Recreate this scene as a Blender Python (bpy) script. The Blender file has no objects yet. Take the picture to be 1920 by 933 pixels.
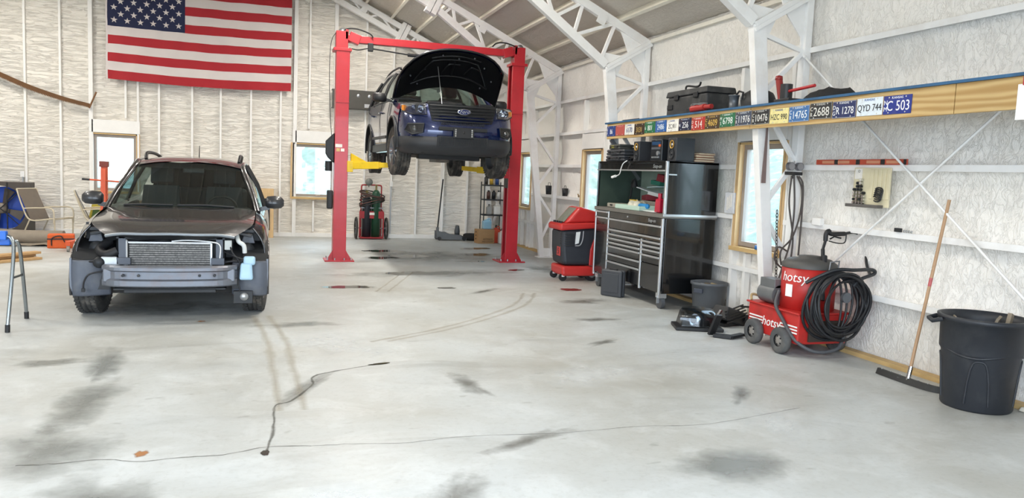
import bpy, bmesh, math, random
from mathutils import Vector, Matrix, noise as mnoise
random.seed(7)
S = bpy.context.scene
COL = S.collection
PI = math.pi

# ------------------------------------------------------------------ camera, sky, exposure
cam_data = bpy.data.cameras.new('camera')
cam = bpy.data.objects.new('camera', cam_data); COL.objects.link(cam)
cam_data.sensor_width = 36.0
cam_data.lens = 1450.0 / 1920.0 * 36.0
cam_data.clip_start = 0.05; cam_data.clip_end = 300
CR = ((0.953, 0.0106, 0.3035), (-0.3012, -0.1039, 0.9479), (0.0416, -0.9945, -0.0958))
_f = Vector((CR[0][2], CR[1][2], CR[2][2])).normalized()
_r = Vector((CR[0][0], CR[1][0], CR[2][0]))
_r = (_r - _f * _r.dot(_f)).normalized()
_u = _r.cross(_f)
cam.matrix_world = Matrix(((_r.x, _u.x, -_f.x, 0.0), (_r.y, _u.y, -_f.y, 0.0), (_r.z, _u.z, -_f.z, 1.62), (0, 0, 0, 1)))
S.camera = cam

world = bpy.data.worlds.new('overcast_sky'); S.world = world; world.use_nodes = True
wn = world.node_tree.nodes; wl = world.node_tree.links
bg = wn['Background']
wtc = wn.new('ShaderNodeTexCoord'); wsep = wn.new('ShaderNodeSeparateXYZ'); wr = wn.new('ShaderNodeValToRGB')
wl.new(wtc.outputs['Generated'], wsep.inputs[0]); wl.new(wsep.outputs['Z'], wr.inputs[0])
wr.color_ramp.elements[0].position = 0.0; wr.color_ramp.elements[0].color = (0.74, 0.85, 0.98, 1)
wr.color_ramp.elements[1].position = 0.7; wr.color_ramp.elements[1].color = (0.62, 0.79, 1.0, 1)
wl.new(wr.outputs[0], bg.inputs['Color']); bg.inputs['Strength'].default_value = 9.0

vs = S.view_settings
vs.view_transform = 'Standard'; vs.look = 'None'; vs.gamma = 1.0; vs.use_curve_mapping = False
vs.exposure = 0.22
S.cycles.use_denoising = True
S.cycles.max_bounces = 8; S.cycles.diffuse_bounces = 5; S.cycles.glossy_bounces = 4
S.cycles.transmission_bounces = 6; S.cycles.transparent_max_bounces = 10
S.cycles.caustics_reflective = False; S.cycles.caustics_refractive = False
S.cycles.sample_clamp_indirect = 6.0

# ------------------------------------------------------------------ helpers
def srgb(h):
    if isinstance(h, str):
        h = h.lstrip('#'); c = [int(h[i:i + 2], 16) / 255 for i in (0, 2, 4)]
    else:
        c = list(h)
    return tuple((x / 12.92 if x <= 0.04045 else ((x + 0.055) / 1.055) ** 2.4) for x in c) + (1.0,)

MATS = {}
def M(name, col, rough=0.5, metal=0.0, var=0.12, scale=9.0, bump=0.0, bscale=60.0, coat=0.0, spec=0.5, dirt=None, dirt_amt=0.0, dirt_scale=3.0, stretch=None, emit=0.0):
    if name in MATS: return MATS[name]
    m = bpy.data.materials.new(name); m.use_nodes = True
    n = m.node_tree.nodes; l = m.node_tree.links
    b = n['Principled BSDF']
    c = srgb(col)
    tc = n.new('ShaderNodeTexCoord'); src = tc.outputs['Object']
    if stretch:
        mp = n.new('ShaderNodeMapping'); mp.inputs['Scale'].default_value = stretch
        l.new(src, mp.inputs['Vector']); src = mp.outputs[0]
    nz = n.new('ShaderNodeTexNoise'); nz.inputs['Scale'].default_value = scale; nz.inputs['Detail'].default_value = 5
    l.new(src, nz.inputs['Vector'])
    mix = n.new('ShaderNodeMix'); mix.data_type = 'RGBA'
    mix.inputs[6].default_value = tuple(max(0, x * (1 - var)) for x in c[:3]) + (1,)
    mix.inputs[7].default_value = tuple(min(1, x * (1 + var) + var * 0.006) for x in c[:3]) + (1,)
    l.new(nz.outputs['Fac'], mix.inputs[0])
    out = mix.outputs[2]
    if dirt:
        nd = n.new('ShaderNodeTexNoise'); nd.inputs['Scale'].default_value = dirt_scale; nd.inputs['Detail'].default_value = 8; nd.inputs['Roughness'].default_value = 0.65
        l.new(src, nd.inputs['Vector'])
        rp = n.new('ShaderNodeValToRGB'); rp.color_ramp.elements[0].position = 0.5; rp.color_ramp.elements[1].position = 0.72
        rp.color_ramp.elements[1].color = (dirt_amt,) * 3 + (1,)
        l.new(nd.outputs['Fac'], rp.inputs[0])
        m2 = n.new('ShaderNodeMix'); m2.data_type = 'RGBA'
        l.new(rp.outputs[0], m2.inputs[0]); l.new(out, m2.inputs[6]); m2.inputs[7].default_value = srgb(dirt)
        out = m2.outputs[2]
    l.new(out, b.inputs['Base Color'])
    b.inputs['Roughness'].default_value = rough; b.inputs['Metallic'].default_value = metal
    b.inputs['Coat Weight'].default_value = coat; b.inputs['Specular IOR Level'].default_value = spec
    if coat: b.inputs['Coat Roughness'].default_value = 0.04
    if bump:
        nb = n.new('ShaderNodeTexNoise'); nb.inputs['Scale'].default_value = bscale; nb.inputs['Detail'].default_value = 4
        l.new(src, nb.inputs['Vector'])
        bp = n.new('ShaderNodeBump'); bp.inputs['Strength'].default_value = bump; bp.inputs['Distance'].default_value = 0.01
        l.new(nb.outputs['Fac'], bp.inputs['Height']); l.new(bp.outputs[0], b.inputs['Normal'])
    if emit:
        b.inputs['Emission Color'].default_value = c; b.inputs['Emission Strength'].default_value = emit
    MATS[name] = m
    return m

def glass_mat(name, tint=(0.9, 0.95, 0.95), alpha=0.25, rough=0.03):
    """thin clear pane: mostly see-through, with a mirror-like reflection"""
    if name in MATS: return MATS[name]
    m = bpy.data.materials.new(name); m.use_nodes = True
    n = m.node_tree.nodes; l = m.node_tree.links; n.remove(n['Principled BSDF'])
    o = n['Material Output']
    t = n.new('ShaderNodeBsdfTransparent'); t.inputs[0].default_value = tuple(tint) + (1,)
    g = n.new('ShaderNodeBsdfGlossy'); g.inputs['Roughness'].default_value = rough
    fr = n.new('ShaderNodeFresnel'); fr.inputs[0].default_value = 1.5
    ge = n.new('ShaderNodeNewGeometry'); io = n.new('ShaderNodeMath'); io.operation = 'MULTIPLY_ADD'; io.inputs[1].default_value = -0.8333; io.inputs[2].default_value = 1.5
    l.new(ge.outputs['Backfacing'], io.inputs[0]); l.new(io.outputs[0], fr.inputs[0])
    nz = n.new('ShaderNodeTexNoise'); nz.inputs['Scale'].default_value = 3
    mt = n.new('ShaderNodeMath'); mt.operation = 'MULTIPLY_ADD'; mt.inputs[1].default_value = 0.02; mt.inputs[2].default_value = alpha * 0.1
    l.new(nz.outputs['Fac'], mt.inputs[0])
    ad = n.new('ShaderNodeMath'); ad.operation = 'ADD'; l.new(fr.outputs[0], ad.inputs[0]); l.new(mt.outputs[0], ad.inputs[1])
    mx = n.new('ShaderNodeMixShader'); l.new(ad.outputs[0], mx.inputs[0]); l.new(t.outputs[0], mx.inputs[1]); l.new(g.outputs[0], mx.inputs[2])
    l.new(mx.outputs[0], o.inputs['Surface'])
    MATS[name] = m
    return m

class MB:
    """collects shapes into one mesh"""
    def __init__(s): s.v = []; s.f = []; s.m = []; s.sm = []
    def add(s, verts, faces, mi=0, smooth=False):
        o = len(s.v); s.v += [tuple(v) for v in verts]
        for f in faces: s.f.append(tuple(i + o for i in f)); s.m.append(mi); s.sm.append(smooth)
        return s
    def box(s, c, size, rot=None, mi=0, taper=None):
        x, y, z = (d / 2 for d in size)
        vs_ = [Vector((a * x, b * y, d * z)) for d in (-1, 1) for b in (-1, 1) for a in (-1, 1)]
        if taper:
            for v in vs_:
                if v.z > 0: v.x *= taper[0]; v.y *= taper[1]
        if rot is not None:
            R_ = rot if isinstance(rot, Matrix) else Matrix.Rotation(rot, 3, 'Z')
            vs_ = [R_ @ v for v in vs_]
        c = Vector(c)
        s.add([v + c for v in vs_], [(0, 2, 3, 1), (4, 5, 7, 6), (0, 1, 5, 4), (2, 6, 7, 3), (0, 4, 6, 2), (1, 3, 7, 5)], mi)
        return s
    def bar(s, p0, p1, w, h, up=(0, 0, 1), mi=0, w1=None, h1=None):
        p0, p1 = Vector(p0), Vector(p1); d = (p1 - p0).normalized(); u = Vector(up)
        a = d.cross(u)
        if a.length < 1e-4: a = d.cross(Vector((1, 0, 0)))
        a.normalize(); b = a.cross(d)
        w1 = w if w1 is None else w1; h1 = h if h1 is None else h1
        vs_ = []
        for p, ww, hh in ((p0, w, h), (p1, w1, h1)):
            for i, j in ((-1, -1), (1, -1), (1, 1), (-1, 1)): vs_.append(p + a * (i * ww / 2) + b * (j * hh / 2))
        s.add(vs_, [(0, 1, 2, 3), (7, 6, 5, 4), (4, 5, 1, 0), (5, 6, 2, 1), (6, 7, 3, 2), (7, 4, 0, 3)], mi)
        return s
    def cyl(s, p0, p1, r0, r1=None, n=16, cap=True, mi=0):
        p0, p1 = Vector(p0), Vector(p1); r1 = r0 if r1 is None else r1
        d = (p1 - p0).normalized(); a = d.orthogonal().normalized(); b = d.cross(a)
        vs_ = []
        for p, r in ((p0, r0), (p1, r1)):
            for i in range(n):
                t = 2 * PI * i / n; vs_.append(p + a * (math.cos(t) * r) + b * (math.sin(t) * r))
        s.add(vs_, [(i, (i + 1) % n, n + (i + 1) % n, n + i) for i in range(n)], mi, True)
        if cap: s.add(vs_, [tuple(range(n - 1, -1, -1)), tuple(range(n, 2 * n))], mi, False)
        return s
    def tube(s, pts, r, n=8, mi=0, closed=False):
        pts = [Vector(p) for p in pts]; N = len(pts); vs_ = []
        prev = None
        for i, p in enumerate(pts):
            if closed: d = pts[(i + 1) % N] - pts[i - 1]
            else: d = pts[min(i + 1, N - 1)] - pts[max(i - 1, 0)]
            if d.length < 1e-9: d = Vector((0, 0, 1))
            d.normalize()
            a = d.orthogonal().normalized() if prev is None else (prev - d * prev.dot(d))
            if a.length < 1e-6: a = d.orthogonal()
            a.normalize(); prev = a; b = d.cross(a)
            rr = r[i] if isinstance(r, (list, tuple)) else r
            for k in range(n):
                t = 2 * PI * k / n; vs_.append(p + a * (math.cos(t) * rr) + b * (math.sin(t) * rr))
        fs = []
        for i in range(N if closed else N - 1):
            j = (i + 1) % N
            for k in range(n): fs.append((i * n + k, i * n + (k + 1) % n, j * n + (k + 1) % n, j * n + k))
        s.add(vs_, fs, mi, True)
        if not closed: s.add(vs_, [tuple(range(n - 1, -1, -1)), tuple(range((N - 1) * n, N * n))], mi)
        return s
    def lathe(s, prof, origin=(0, 0, 0), axis='Z', n=28, mi=0, a0=0.0, a1=2 * PI):
        full = abs(a1 - a0 - 2 * PI) < 1e-6; o = Vector(origin); vs_ = []; k = n if full else n + 1
        for i in range(k):
            t = a0 + (a1 - a0) * i / n; c, sn = math.cos(t), math.sin(t)
            for r, z in prof:
                v = {'Z': (r * c, r * sn, z), 'X': (z, r * c, r * sn), 'Y': (r * sn, z, r * c)}[axis]
                vs_.append(o + Vector(v))
        P_ = len(prof); fs = []
        for i in range(n):
            j = (i + 1) % k
            for q in range(P_ - 1): fs.append((i * P_ + q, j * P_ + q, j * P_ + q + 1, i * P_ + q + 1))
        s.add(vs_, fs, mi, True); return s
    def prism(s, poly, origin, ax, ay, depth, mi=0):
        """flat polygon (2-D points along ax, ay from origin) given a thickness along ax x ay"""
        o, ax, ay = Vector(origin), Vector(ax), Vector(ay); nz = ax.cross(ay).normalized() * depth; N = len(poly)
        base = [o + ax * p[0] + ay * p[1] for p in poly]
        vs_ = base + [b + nz for b in base]
        area = sum(poly[i][0] * poly[(i + 1) % N][1] - poly[(i + 1) % N][0] * poly[i][1] for i in range(N))
        fs = [tuple(range(N - 1, -1, -1)), tuple(range(N, 2 * N))] + [(i, (i + 1) % N, N + (i + 1) % N, N + i) for i in range(N)]
        if area * depth < 0: fs = [tuple(reversed(f)) for f in fs]
        s.add(vs_, fs, mi)
        return s
    def grid(s, rows, mi=0, smooth=True, closed_u=False, drop=None, mif=None):
        """rows: list of equally long point lists"""
        R_ = len(rows); C_ = len(rows[0]); o = len(s.v)
        s.v += [tuple(p) for r in rows for p in r]
        for i in range(R_ - 1):
            for j in range(C_ if closed_u else C_ - 1):
                jj = (j + 1) % C_
                q = (o + i * C_ + j, o + i * C_ + jj, o + (i + 1) * C_ + jj, o + (i + 1) * C_ + j)
                if drop and drop(i, j, [Vector(s.v[k]) for k in q]): continue
                s.f.append(q); s.m.append(mif(i, j) if mif else mi); s.sm.append(smooth)
        return s
    def mesh(s, name, mats):
        me = bpy.data.meshes.new(name); me.from_pydata(s.v, [], s.f)
        for m in (mats if isinstance(mats, (list, tuple)) else [mats]): me.materials.append(m)
        me.polygons.foreach_set('material_index', s.m); me.polygons.foreach_set('use_smooth', s.sm)
        me.update(); return me
    def build(s, name, mats, parent=None, bevel=0.0, seg=2, fix=False, **tags):
        me = s.mesh(name, mats)
        if fix:
            b = bmesh.new(); b.from_mesh(me); bmesh.ops.remove_doubles(b, verts=b.verts, dist=1e-4)
            bmesh.ops.recalc_face_normals(b, faces=b.faces); b.to_mesh(me); b.free()
        return obj(name, me, parent, bevel, seg, **tags)

def obj(name, me, parent=None, bevel=0.0, seg=2, **tags):
    o = bpy.data.objects.new(name, me); COL.objects.link(o)
    if parent is not None: o.parent = parent
    if bevel:
        b = o.modifiers.new('bevel', 'BEVEL'); b.width = bevel; b.segments = seg; b.limit_method = 'ANGLE'; b.angle_limit = math.radians(40); b.harden_normals = False
    for k, v in tags.items(): o[k] = v
    return o

def thing(name, label, cat, loc=(0, 0, 0), rz=0.0, group=None, kind=None):
    o = bpy.data.objects.new(name, None); COL.objects.link(o); o.empty_display_size = 0.1
    o.location = loc; o.rotation_euler = (0, 0, rz)
    if label: o['label'] = label
    if cat: o['category'] = cat
    if group: o['group'] = group
    if kind: o['kind'] = kind
    return o
def tag(o, label, cat, group=None):
    o['label'] = label; o['category'] = cat
    if group: o['group'] = group
    return o
def copy_tree(o, parent=None):
    c = o.copy(); COL.objects.link(c); c.parent = parent
    for ch in list(o.children): copy_tree(ch, c)
    return c

_txt = {}
def text_mesh(s, size=1.0, depth=0.002, shear=0.0, sx=1.0):
    """lettering as a mesh in the XY plane, centred"""
    key = (s, size, depth, shear, sx)
    if key in _txt: return _txt[key]
    cu = bpy.data.curves.new('lettering', 'FONT'); cu.body = s; cu.size = size; cu.extrude = depth / 2; cu.shear = shear
    cu.align_x = 'CENTER'; cu.align_y = 'CENTER'; cu.resolution_u = 3
    to = bpy.data.objects.new('lettering', cu); COL.objects.link(to)
    dg = bpy.context.evaluated_depsgraph_get(); me = bpy.data.meshes.new_from_object(to.evaluated_get(dg))
    bpy.data.objects.remove(to); bpy.data.curves.remove(cu)
    if sx != 1.0:
        for v in me.vertices: v.co.x *= sx
    me.name = 'lettering'
    _txt[key] = me
    return me
def lettering(s, size, mat, parent, loc, ax, ay, depth=0.002, shear=0.0, sx=1.0, name='lettering', bend=0.0, **tags):
    """ax = reading direction, ay = up direction of the letters"""
    me = text_mesh(s, size, depth, shear, sx).copy(); me.materials.clear(); me.materials.append(mat)
    if bend:
        for v in me.vertices:
            th = v.co.x / bend; rr = bend + v.co.z; v.co.x = rr * math.sin(th); v.co.z = rr * math.cos(th) - bend
    o = obj(name, me, parent, **tags)
    ax, ay = Vector(ax).normalized(), Vector(ay).normalized(); az = ax.cross(ay)
    o.matrix_local = Matrix(((ax.x, ay.x, az.x, loc[0]), (ax.y, ay.y, az.y, loc[1]), (ax.z, ay.z, az.z, loc[2]), (0, 0, 0, 1)))
    return o

def catmull(pts, n):
    """smooth curve through the points, n samples per span"""
    P_ = [Vector(p) for p in pts]; out = []
    for i in range(len(P_) - 1):
        a, b, c, d = P_[max(i - 1, 0)], P_[i], P_[i + 1], P_[min(i + 2, len(P_) - 1)]
        for k in range(n):
            t = k / n; out.append(0.5 * ((2 * b) + (c - a) * t + (2 * a - 5 * b + 4 * c - d) * t * t + (3 * b - a - 3 * c + d) * t ** 3))
    out.append(P_[-1]); return out

def fbm(x, y, z=0.0, o=4):
    return mnoise.fractal(Vector((x, y, z)), 0.9, 2.1, o)
# ------------------------------------------------------------------ the building
XR, XL, YB, YF, XRIDGE = 5.5, -11.5, 18.38, -0.35, -3.0
def roof_z(x): return 3.72 + 0.47 * (XR - x) if x >= XRIDGE else 3.72 + 0.47 * (x - XL)

def foam_mat(name, col, stretch, strength, dist, sc=1.0):
    m = bpy.data.materials.new(name); m.use_nodes = True; n = m.node_tree.nodes; l = m.node_tree.links; b = n['Principled BSDF']
    tc = n.new('ShaderNodeTexCoord'); mp = n.new('ShaderNodeMapping'); mp.inputs['Scale'].default_value = stretch
    l.new(tc.outputs['Object'], mp.inputs['Vector'])
    n1 = n.new('ShaderNodeTexNoise'); n1.inputs['Scale'].default_value = 3.2 * sc; n1.inputs['Detail'].default_value = 6; n1.inputs['Roughness'].default_value = 0.6; n1.inputs['Distortion'].default_value = 0.5
    l.new(mp.outputs[0], n1.inputs['Vector'])
    n2 = n.new('ShaderNodeTexNoise'); n2.inputs['Scale'].default_value = 40; n2.inputs['Detail'].default_value = 3
    l.new(tc.outputs['Object'], n2.inputs['Vector'])
    # ridged creases
    r1 = n.new('ShaderNodeMath'); r1.operation = 'SUBTRACT'; r1.inputs[1].default_value = 0.5; l.new(n1.outputs['Fac'], r1.inputs[0])
    r2 = n.new('ShaderNodeMath'); r2.operation = 'ABSOLUTE'; l.new(r1.outputs[0], r2.inputs[0])
    r3 = n.new('ShaderNodeMath'); r3.operation = 'POWER'; r3.inputs[1].default_value = 0.38; l.new(r2.outputs[0], r3.inputs[0])
    ad = n.new('ShaderNodeMath'); ad.operation = 'MULTIPLY_ADD'; ad.inputs[1].default_value = 0.12; l.new(n2.outputs['Fac'], ad.inputs[0]); l.new(r3.outputs[0], ad.inputs[2])
    bp = n.new('ShaderNodeBump'); bp.inputs['Strength'].default_value = strength; bp.inputs['Distance'].default_value = dist
    l.new(ad.outputs[0], bp.inputs['Height']); l.new(bp.outputs[0], b.inputs['Normal'])
    n3 = n.new('ShaderNodeTexNoise'); n3.inputs['Scale'].default_value = 0.9; n3.inputs['Detail'].default_value = 4; l.new(tc.outputs['Object'], n3.inputs['Vector'])
    mx = n.new('ShaderNodeMix'); mx.data_type = 'RGBA'; c = srgb(col)
    mx.inputs[6].default_value = c; mx.inputs[7].default_value = (c[0] * 0.95, c[1] * 0.92, c[2] * 0.86, 1)
    l.new(n3.outputs['Fac'], mx.inputs[0]); l.new(mx.outputs[2], b.inputs['Base Color'])
    b.inputs['Roughness'].default_value = 0.75; b.inputs['Specular IOR Level'].default_value = 0.25
    return m
FOAM_B = foam_mat('spray_foam_ribbed', '#f5f1ea', (0.8, 1, 4.6), 0.8, 0.04)
FOAM_R = foam_mat('spray_foam_lumpy', '#f3f1ee', (1.6, 1.6, 1.0), 0.75, 0.015, 3.0)
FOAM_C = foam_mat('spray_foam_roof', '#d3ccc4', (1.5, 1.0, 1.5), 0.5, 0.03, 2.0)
WHITE = M('white_painted_wood', '#f0eeea', 0.55, var=0.05, bump=0.1)
STEEL_W = M('white_painted_steel', '#efeeec', 0.42, var=0.05, dirt='#b9a48c', dirt_amt=0.25, dirt_scale=2.0)
PINE = M('raw_pine', '#d3b283', 0.65, var=0.3, scale=5, stretch=(7, 7, 1), bump=0.1)
PINE_H = M('raw_pine_long', '#cbaa74', 0.65, var=0.25, scale=4, stretch=(1, 1, 8), bump=0.1)
VINYL = M('grey_vinyl', '#9b9189', 0.45, var=0.06)
PANE = glass_mat('window_pane')

def concrete():
    m = bpy.data.materials.new('concrete_floor'); m.use_nodes = True; n = m.node_tree.nodes; l = m.node_tree.links; b = n['Principled BSDF']
    tc = n.new('ShaderNodeTexCoord')
    def nz(scale, det=6, rough=0.6, dist=0.0, st=None):
        t = n.new('ShaderNodeTexNoise'); t.inputs['Scale'].default_value = scale; t.inputs['Detail'].default_value = det; t.inputs['Roughness'].default_value = rough; t.inputs['Distortion'].default_value = dist
        if st:
            mp = n.new('ShaderNodeMapping'); mp.inputs['Scale'].default_value = st; l.new(tc.outputs['Object'], mp.inputs['Vector']); l.new(mp.outputs[0], t.inputs['Vector'])
        else: l.new(tc.outputs['Object'], t.inputs['Vector'])
        return t
    def ramp(src, p0, p1, c0=0.0, c1=1.0):
        r = n.new('ShaderNodeMapRange'); r.inputs['From Min'].default_value = p0; r.inputs['From Max'].default_value = p1; r.inputs['To Min'].default_value = c0; r.inputs['To Max'].default_value = c1
        l.new(src, r.inputs['Value']); return r.outputs[0]
    def mix(f, a, bb):
        x = n.new('ShaderNodeMix'); x.data_type = 'RGBA'
        if isinstance(f, float): x.inputs[0].default_value = f
        else: l.new(f, x.inputs[0])
        for k, v in ((6, a), (7, bb)):
            if isinstance(v, tuple): x.inputs[k].default_value = v
            else: l.new(v, x.inputs[k])
        return x.outputs[2]
    big = nz(0.55, 5, 0.55, 0.4); med = nz(2.2, 7, 0.65, 0.6); fine = nz(22, 5, 0.7); streak = nz(1.1, 8, 0.7, 0.8, (0.55, 1.7, 1)); dots = nz(7.0, 3, 0.5, 0.2, (0.7, 1.3, 1))
    c = mix(ramp(big.outputs['Fac'], 0.35, 0.68), srgb('#bfc3c3'), srgb('#a8a7a0'))
    c = mix(ramp(med.outputs['Fac'], 0.48, 0.78, 0, 0.55), c, srgb('#d5d8d8'))
    c = mix(ramp(streak.outputs['Fac'], 0.54, 0.74, 0, 0.6), c, srgb('#92938d'))
    c = mix(ramp(fine.outputs['Fac'], 0.5, 0.8, 0, 0.3), c, srgb('#8a877e'))
    c = mix(ramp(dots.outputs['Fac'], 0.66, 0.74, 0, 0.35), c, srgb('#77766f'))
    l.new(c, b.inputs['Base Color'])
    l.new(ramp(streak.outputs['Fac'], 0.4, 0.7, 0.55, 0.34), b.inputs['Roughness'])
    bp = n.new('ShaderNodeBump'); bp.inputs['Strength'].default_value = 0.12; bp.inputs['Distance'].default_value = 0.004
    l.new(med.outputs['Fac'], bp.inputs['Height']); l.new(bp.outputs[0], b.inputs['Normal'])
    b.inputs['Specular IOR Level'].default_value = 0.45
    return m
CONC = concrete()

def axis_coords(a, b, step, extra):
    n = max(1, round((b - a) / step)); xs = [a + (b - a) * i / n for i in range(n + 1)]
    for e in extra:
        xs = [x for x in xs if abs(x - e) > step * 0.45 or x in (a, b)]; xs.append(e)
    return sorted(set(xs))

# floor
fl = MB(); fl.box(((XL + XR + 0.3) / 2, (YF + YB) / 2, -0.06), (XR - XL + 0.5, YB - YF + 0.3, 0.12))
floor = fl.build('floor', CONC, kind='structure')
gr = MB(); gr.box((0, -14, -0.09), (60, 27, 0.1)); ground_f = gr.build('ground_outside', M('gravel_yard', '#b9b4aa', 0.9, var=0.25, scale=30, bump=0.3), kind='structure')

WINS_B = [(-3.07, 1.512, 0.87, 1.235), (1.03, 1.512, 0.93, 1.235)]            # centre x, centre z, width, height
WINS_R = [(16.45, 1.50, 0.80, 1.22), (12.75, 1.50, 0.86, 1.24), (7.80, 1.48, 0.88, 1.28)]   # centre y ...
def in_holes(a, z, holes):
    return any(abs(a - h[0]) < h[2] / 2 - 1e-4 and abs(z - h[1]) < h[3] / 2 - 1e-4 for h in holes)
def edges(h): return [e for q in h for e in (q[0] - q[2] / 2, q[0] + q[2] / 2)], [e for q in h for e in (q[1] - q[3] / 2, q[1] + q[3] / 2)]

STUDS = [-11.2, -10.5, -9.8, -9.1, -8.4, -7.7, -7.0, -6.2, -5.4, -4.72, -4.08, -3.52, -2.62, -2.21, -1.55, -0.97, -0.34, 0.29, 0.60, 1.48, 2.17, 2.80, 3.40, 4.03, 4.65, 5.2]
# back wall: foam between the studs, gable top hidden by the roof
ex, ez = edges(WINS_B)
xs = axis_coords(XL - 0.1, XR + 0.12, 0.06, ex); zs = axis_coords(0, 7.9, 0.06, ez)
def foam_back(x, z):
    d = min(abs(x - s) for s in STUDS)
    return YB + 0.02 + 0.02 * fbm(x * 1.3, z * 5.5, 1.0) + 0.012 * fbm(x * 5, z * 9, 4.0) - 0.05 * max(0, 1 - d / 0.09)
w = MB()
w.grid([[(x, foam_back(x, z), z) for x in xs] for z in zs],
       drop=lambda i, j, q: in_holes(sum(v.x for v in q) / 4, sum(v.z for v in q) / 4, WINS_B) or min(v.z for v in q) > roof_z(sum(v.x for v in q) / 4) + 0.2)
wall_back = w.build('wall_back', FOAM_B, kind='structure')
sv = random.Random(3)
for k, x in enumerate(STUDS):
    top = roof_z(x) + 0.05
    dbl = x in (-3.52, 0.60, 1.48, 4.03)
    segs = [(0.0, top)]
    if x in (-3.52, -2.62, 0.60, 1.48): pass
    for z0, z1 in segs:
        wd = 0.075 if dbl else 0.042
        mb = MB().box((x, YB - 0.04, (z0 + z1) / 2), (wd, 0.09, z1 - z0))
        if dbl: mb.box((x + 0.028, YB - 0.045, (z0 + z1) / 2), (0.03, 0.09, z1 - z0))
        mb.build('stud', WHITE, wall_back, bevel=0.003)
for x, lo, hi in ((-2.86, 2.46, None), (0.91, 2.46, None), (1.03, 0.12, 0.83)):
    t = hi if hi else roof_z(x)
    MB().box((x, YB - 0.03, (lo + t) / 2), (0.04, 0.08, t - lo)).build('stud', WHITE, wall_back, bevel=0.003)
for cx, w_ in ((-3.07, 0.97), (1.03, 0.95)):
    MB().box((cx, YB - 0.045, 2.275), (w_, 0.09, 0.27)).build('header_board', WHITE, wall_back, bevel=0.004)
MB().box(((XL + XR) / 2, YB - 0.03, 0.045), (XR - XL, 0.09, 0.09)).build('sole_plate', WHITE, wall_back, bevel=0.003)

# right wall: foam between horizontal girts
ex, ez = edges(WINS_R)
ys = axis_coords(YF, YB + 0.05, 0.07, ex); zs = axis_coords(0, 3.78, 0.055, ez)
GIRTS = [0.60, 1.215, 1.825, 2.445, 3.065]
def foam_right(y, z):
    up = max(0.0, min(1.0, (z - 3.05) / 0.1))
    d = min(abs(z - g) for g in GIRTS)
    return XR + 0.105 - 0.055 * up + 0.022 * fbm(y * 3.0, z * 3.0, 2.0) + 0.012 * fbm(y * 9, z * 7, 7.0) - (0.03 * max(0, 1 - d / 0.12) if z > 0 else 0)
w = MB()
w.grid([[(foam_right(y, z), y, z) for y in reversed(ys)] for z in zs], drop=lambda i, j, q: in_holes(sum(v.y for v in q) / 4, sum(v.z for v in q) / 4, WINS_R))
wall_right = w.build('wall_right', FOAM_R, kind='structure')
def cut_runs(z, holes, a, b):
    runs = [(a, b)]
    for h in holes:
        if abs(z - h[1]) < h[3] / 2 + 0.03:
            runs = [r for (p, q) in runs for r in ((p, min(q, h[0] - h[2] / 2 - 0.05)), (max(p, h[0] + h[2] / 2 + 0.05), q)) if r[1] - r[0] > 0.05]
    return runs
for g in GIRTS:
    for p, q in cut_runs(g, WINS_R, YF, YB):
        mb = MB().box((XR + 0.066, (p + q) / 2, g), (0.108, q - p, 0.012)).box((XR + 0.006, (p + q) / 2, g), (0.012, q - p, 0.056))
        mb.build('girt', STEEL_W, wall_right)
for cy, cz, w_, h_ in WINS_R:
    for s_ in (-1, 1):
        MB().box((XR + 0.056, cy + s_ * (w_ / 2 + 0.045), 1.52), (0.1, 0.06, 3.0)).build('jamb_post', WHITE, wall_right, bevel=0.003)
    MB().box((XR + 0.045, cy, cz + h_ / 2 + 0.15), (0.09, w_ + 0.02, 0.27)).build('header_board', WHITE, wall_right, bevel=0.003)
    for dy in (-0.22, 0.2):
        MB().box((XR + 0.05, cy + dy, (cz - h_ / 2 - 0.05) / 2), (0.08, 0.05, cz - h_ / 2 - 0.06)).build('cripple_stud', WHITE, wall_right, bevel=0.003)
MB().box((XR + 0.03, (YF + YB) / 2, 0.02), (0.1, YB - YF, 0.04)).build('sill_plate', PINE_H, wall_right)
MB().box((XR + 0.09, (YF + YB) / 2, 3.70), (0.2, YB - YF, 0.05)).build('eave_trim', M('cream_paint', '#e9e4d8', 0.6), wall_right)

# left wall and front wall with its open overhead doors (behind the camera)
w = MB(); w.box((XL - 0.06, (YF + YB) / 2, 1.87), (0.12, YB - YF, 3.74)); wall_left = w.build('wall_left', FOAM_R, kind='structure')
w = MB(); D = [(-8.6, -4.0), (-2.3, 2.9)]; DH = 3.35
w.box(((XL + D[0][0]) / 2, YF - 0.06, DH / 2), (D[0][0] - XL, 0.12, DH)); w.box(((D[0][1] + D[1][0]) / 2, YF - 0.06, DH / 2), (D[1][0] - D[0][1], 0.12, DH))
w.box(((D[1][1] + XR + 0.1) / 2, YF - 0.06, DH / 2), (XR + 0.1 - D[1][1], 0.12, DH))
w.prism([(XL, DH), (XR + 0.1, DH), (XR + 0.1, 3.72), (XRIDGE, 7.75), (XL, 3.72)], (0, YF - 0.12, 0), (1, 0, 0), (0, 0, 1), -0.12)
wall_front = w.build('wall_front', FOAM_R, kind='structure', fix=True)
for x0, x1 in D:
    ld = bpy.data.lights.new('door_sky_portal', 'AREA'); ld.shape = 'RECTANGLE'; ld.size = x1 - x0; ld.size_y = DH; ld.cycles.is_portal = True
    lo = bpy.data.objects.new('door_sky_portal', ld); COL.objects.link(lo); lo.location = ((x0 + x1) / 2, YF - 0.13, DH / 2); lo.rotation_euler = (PI / 2, 0, 0)

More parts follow.
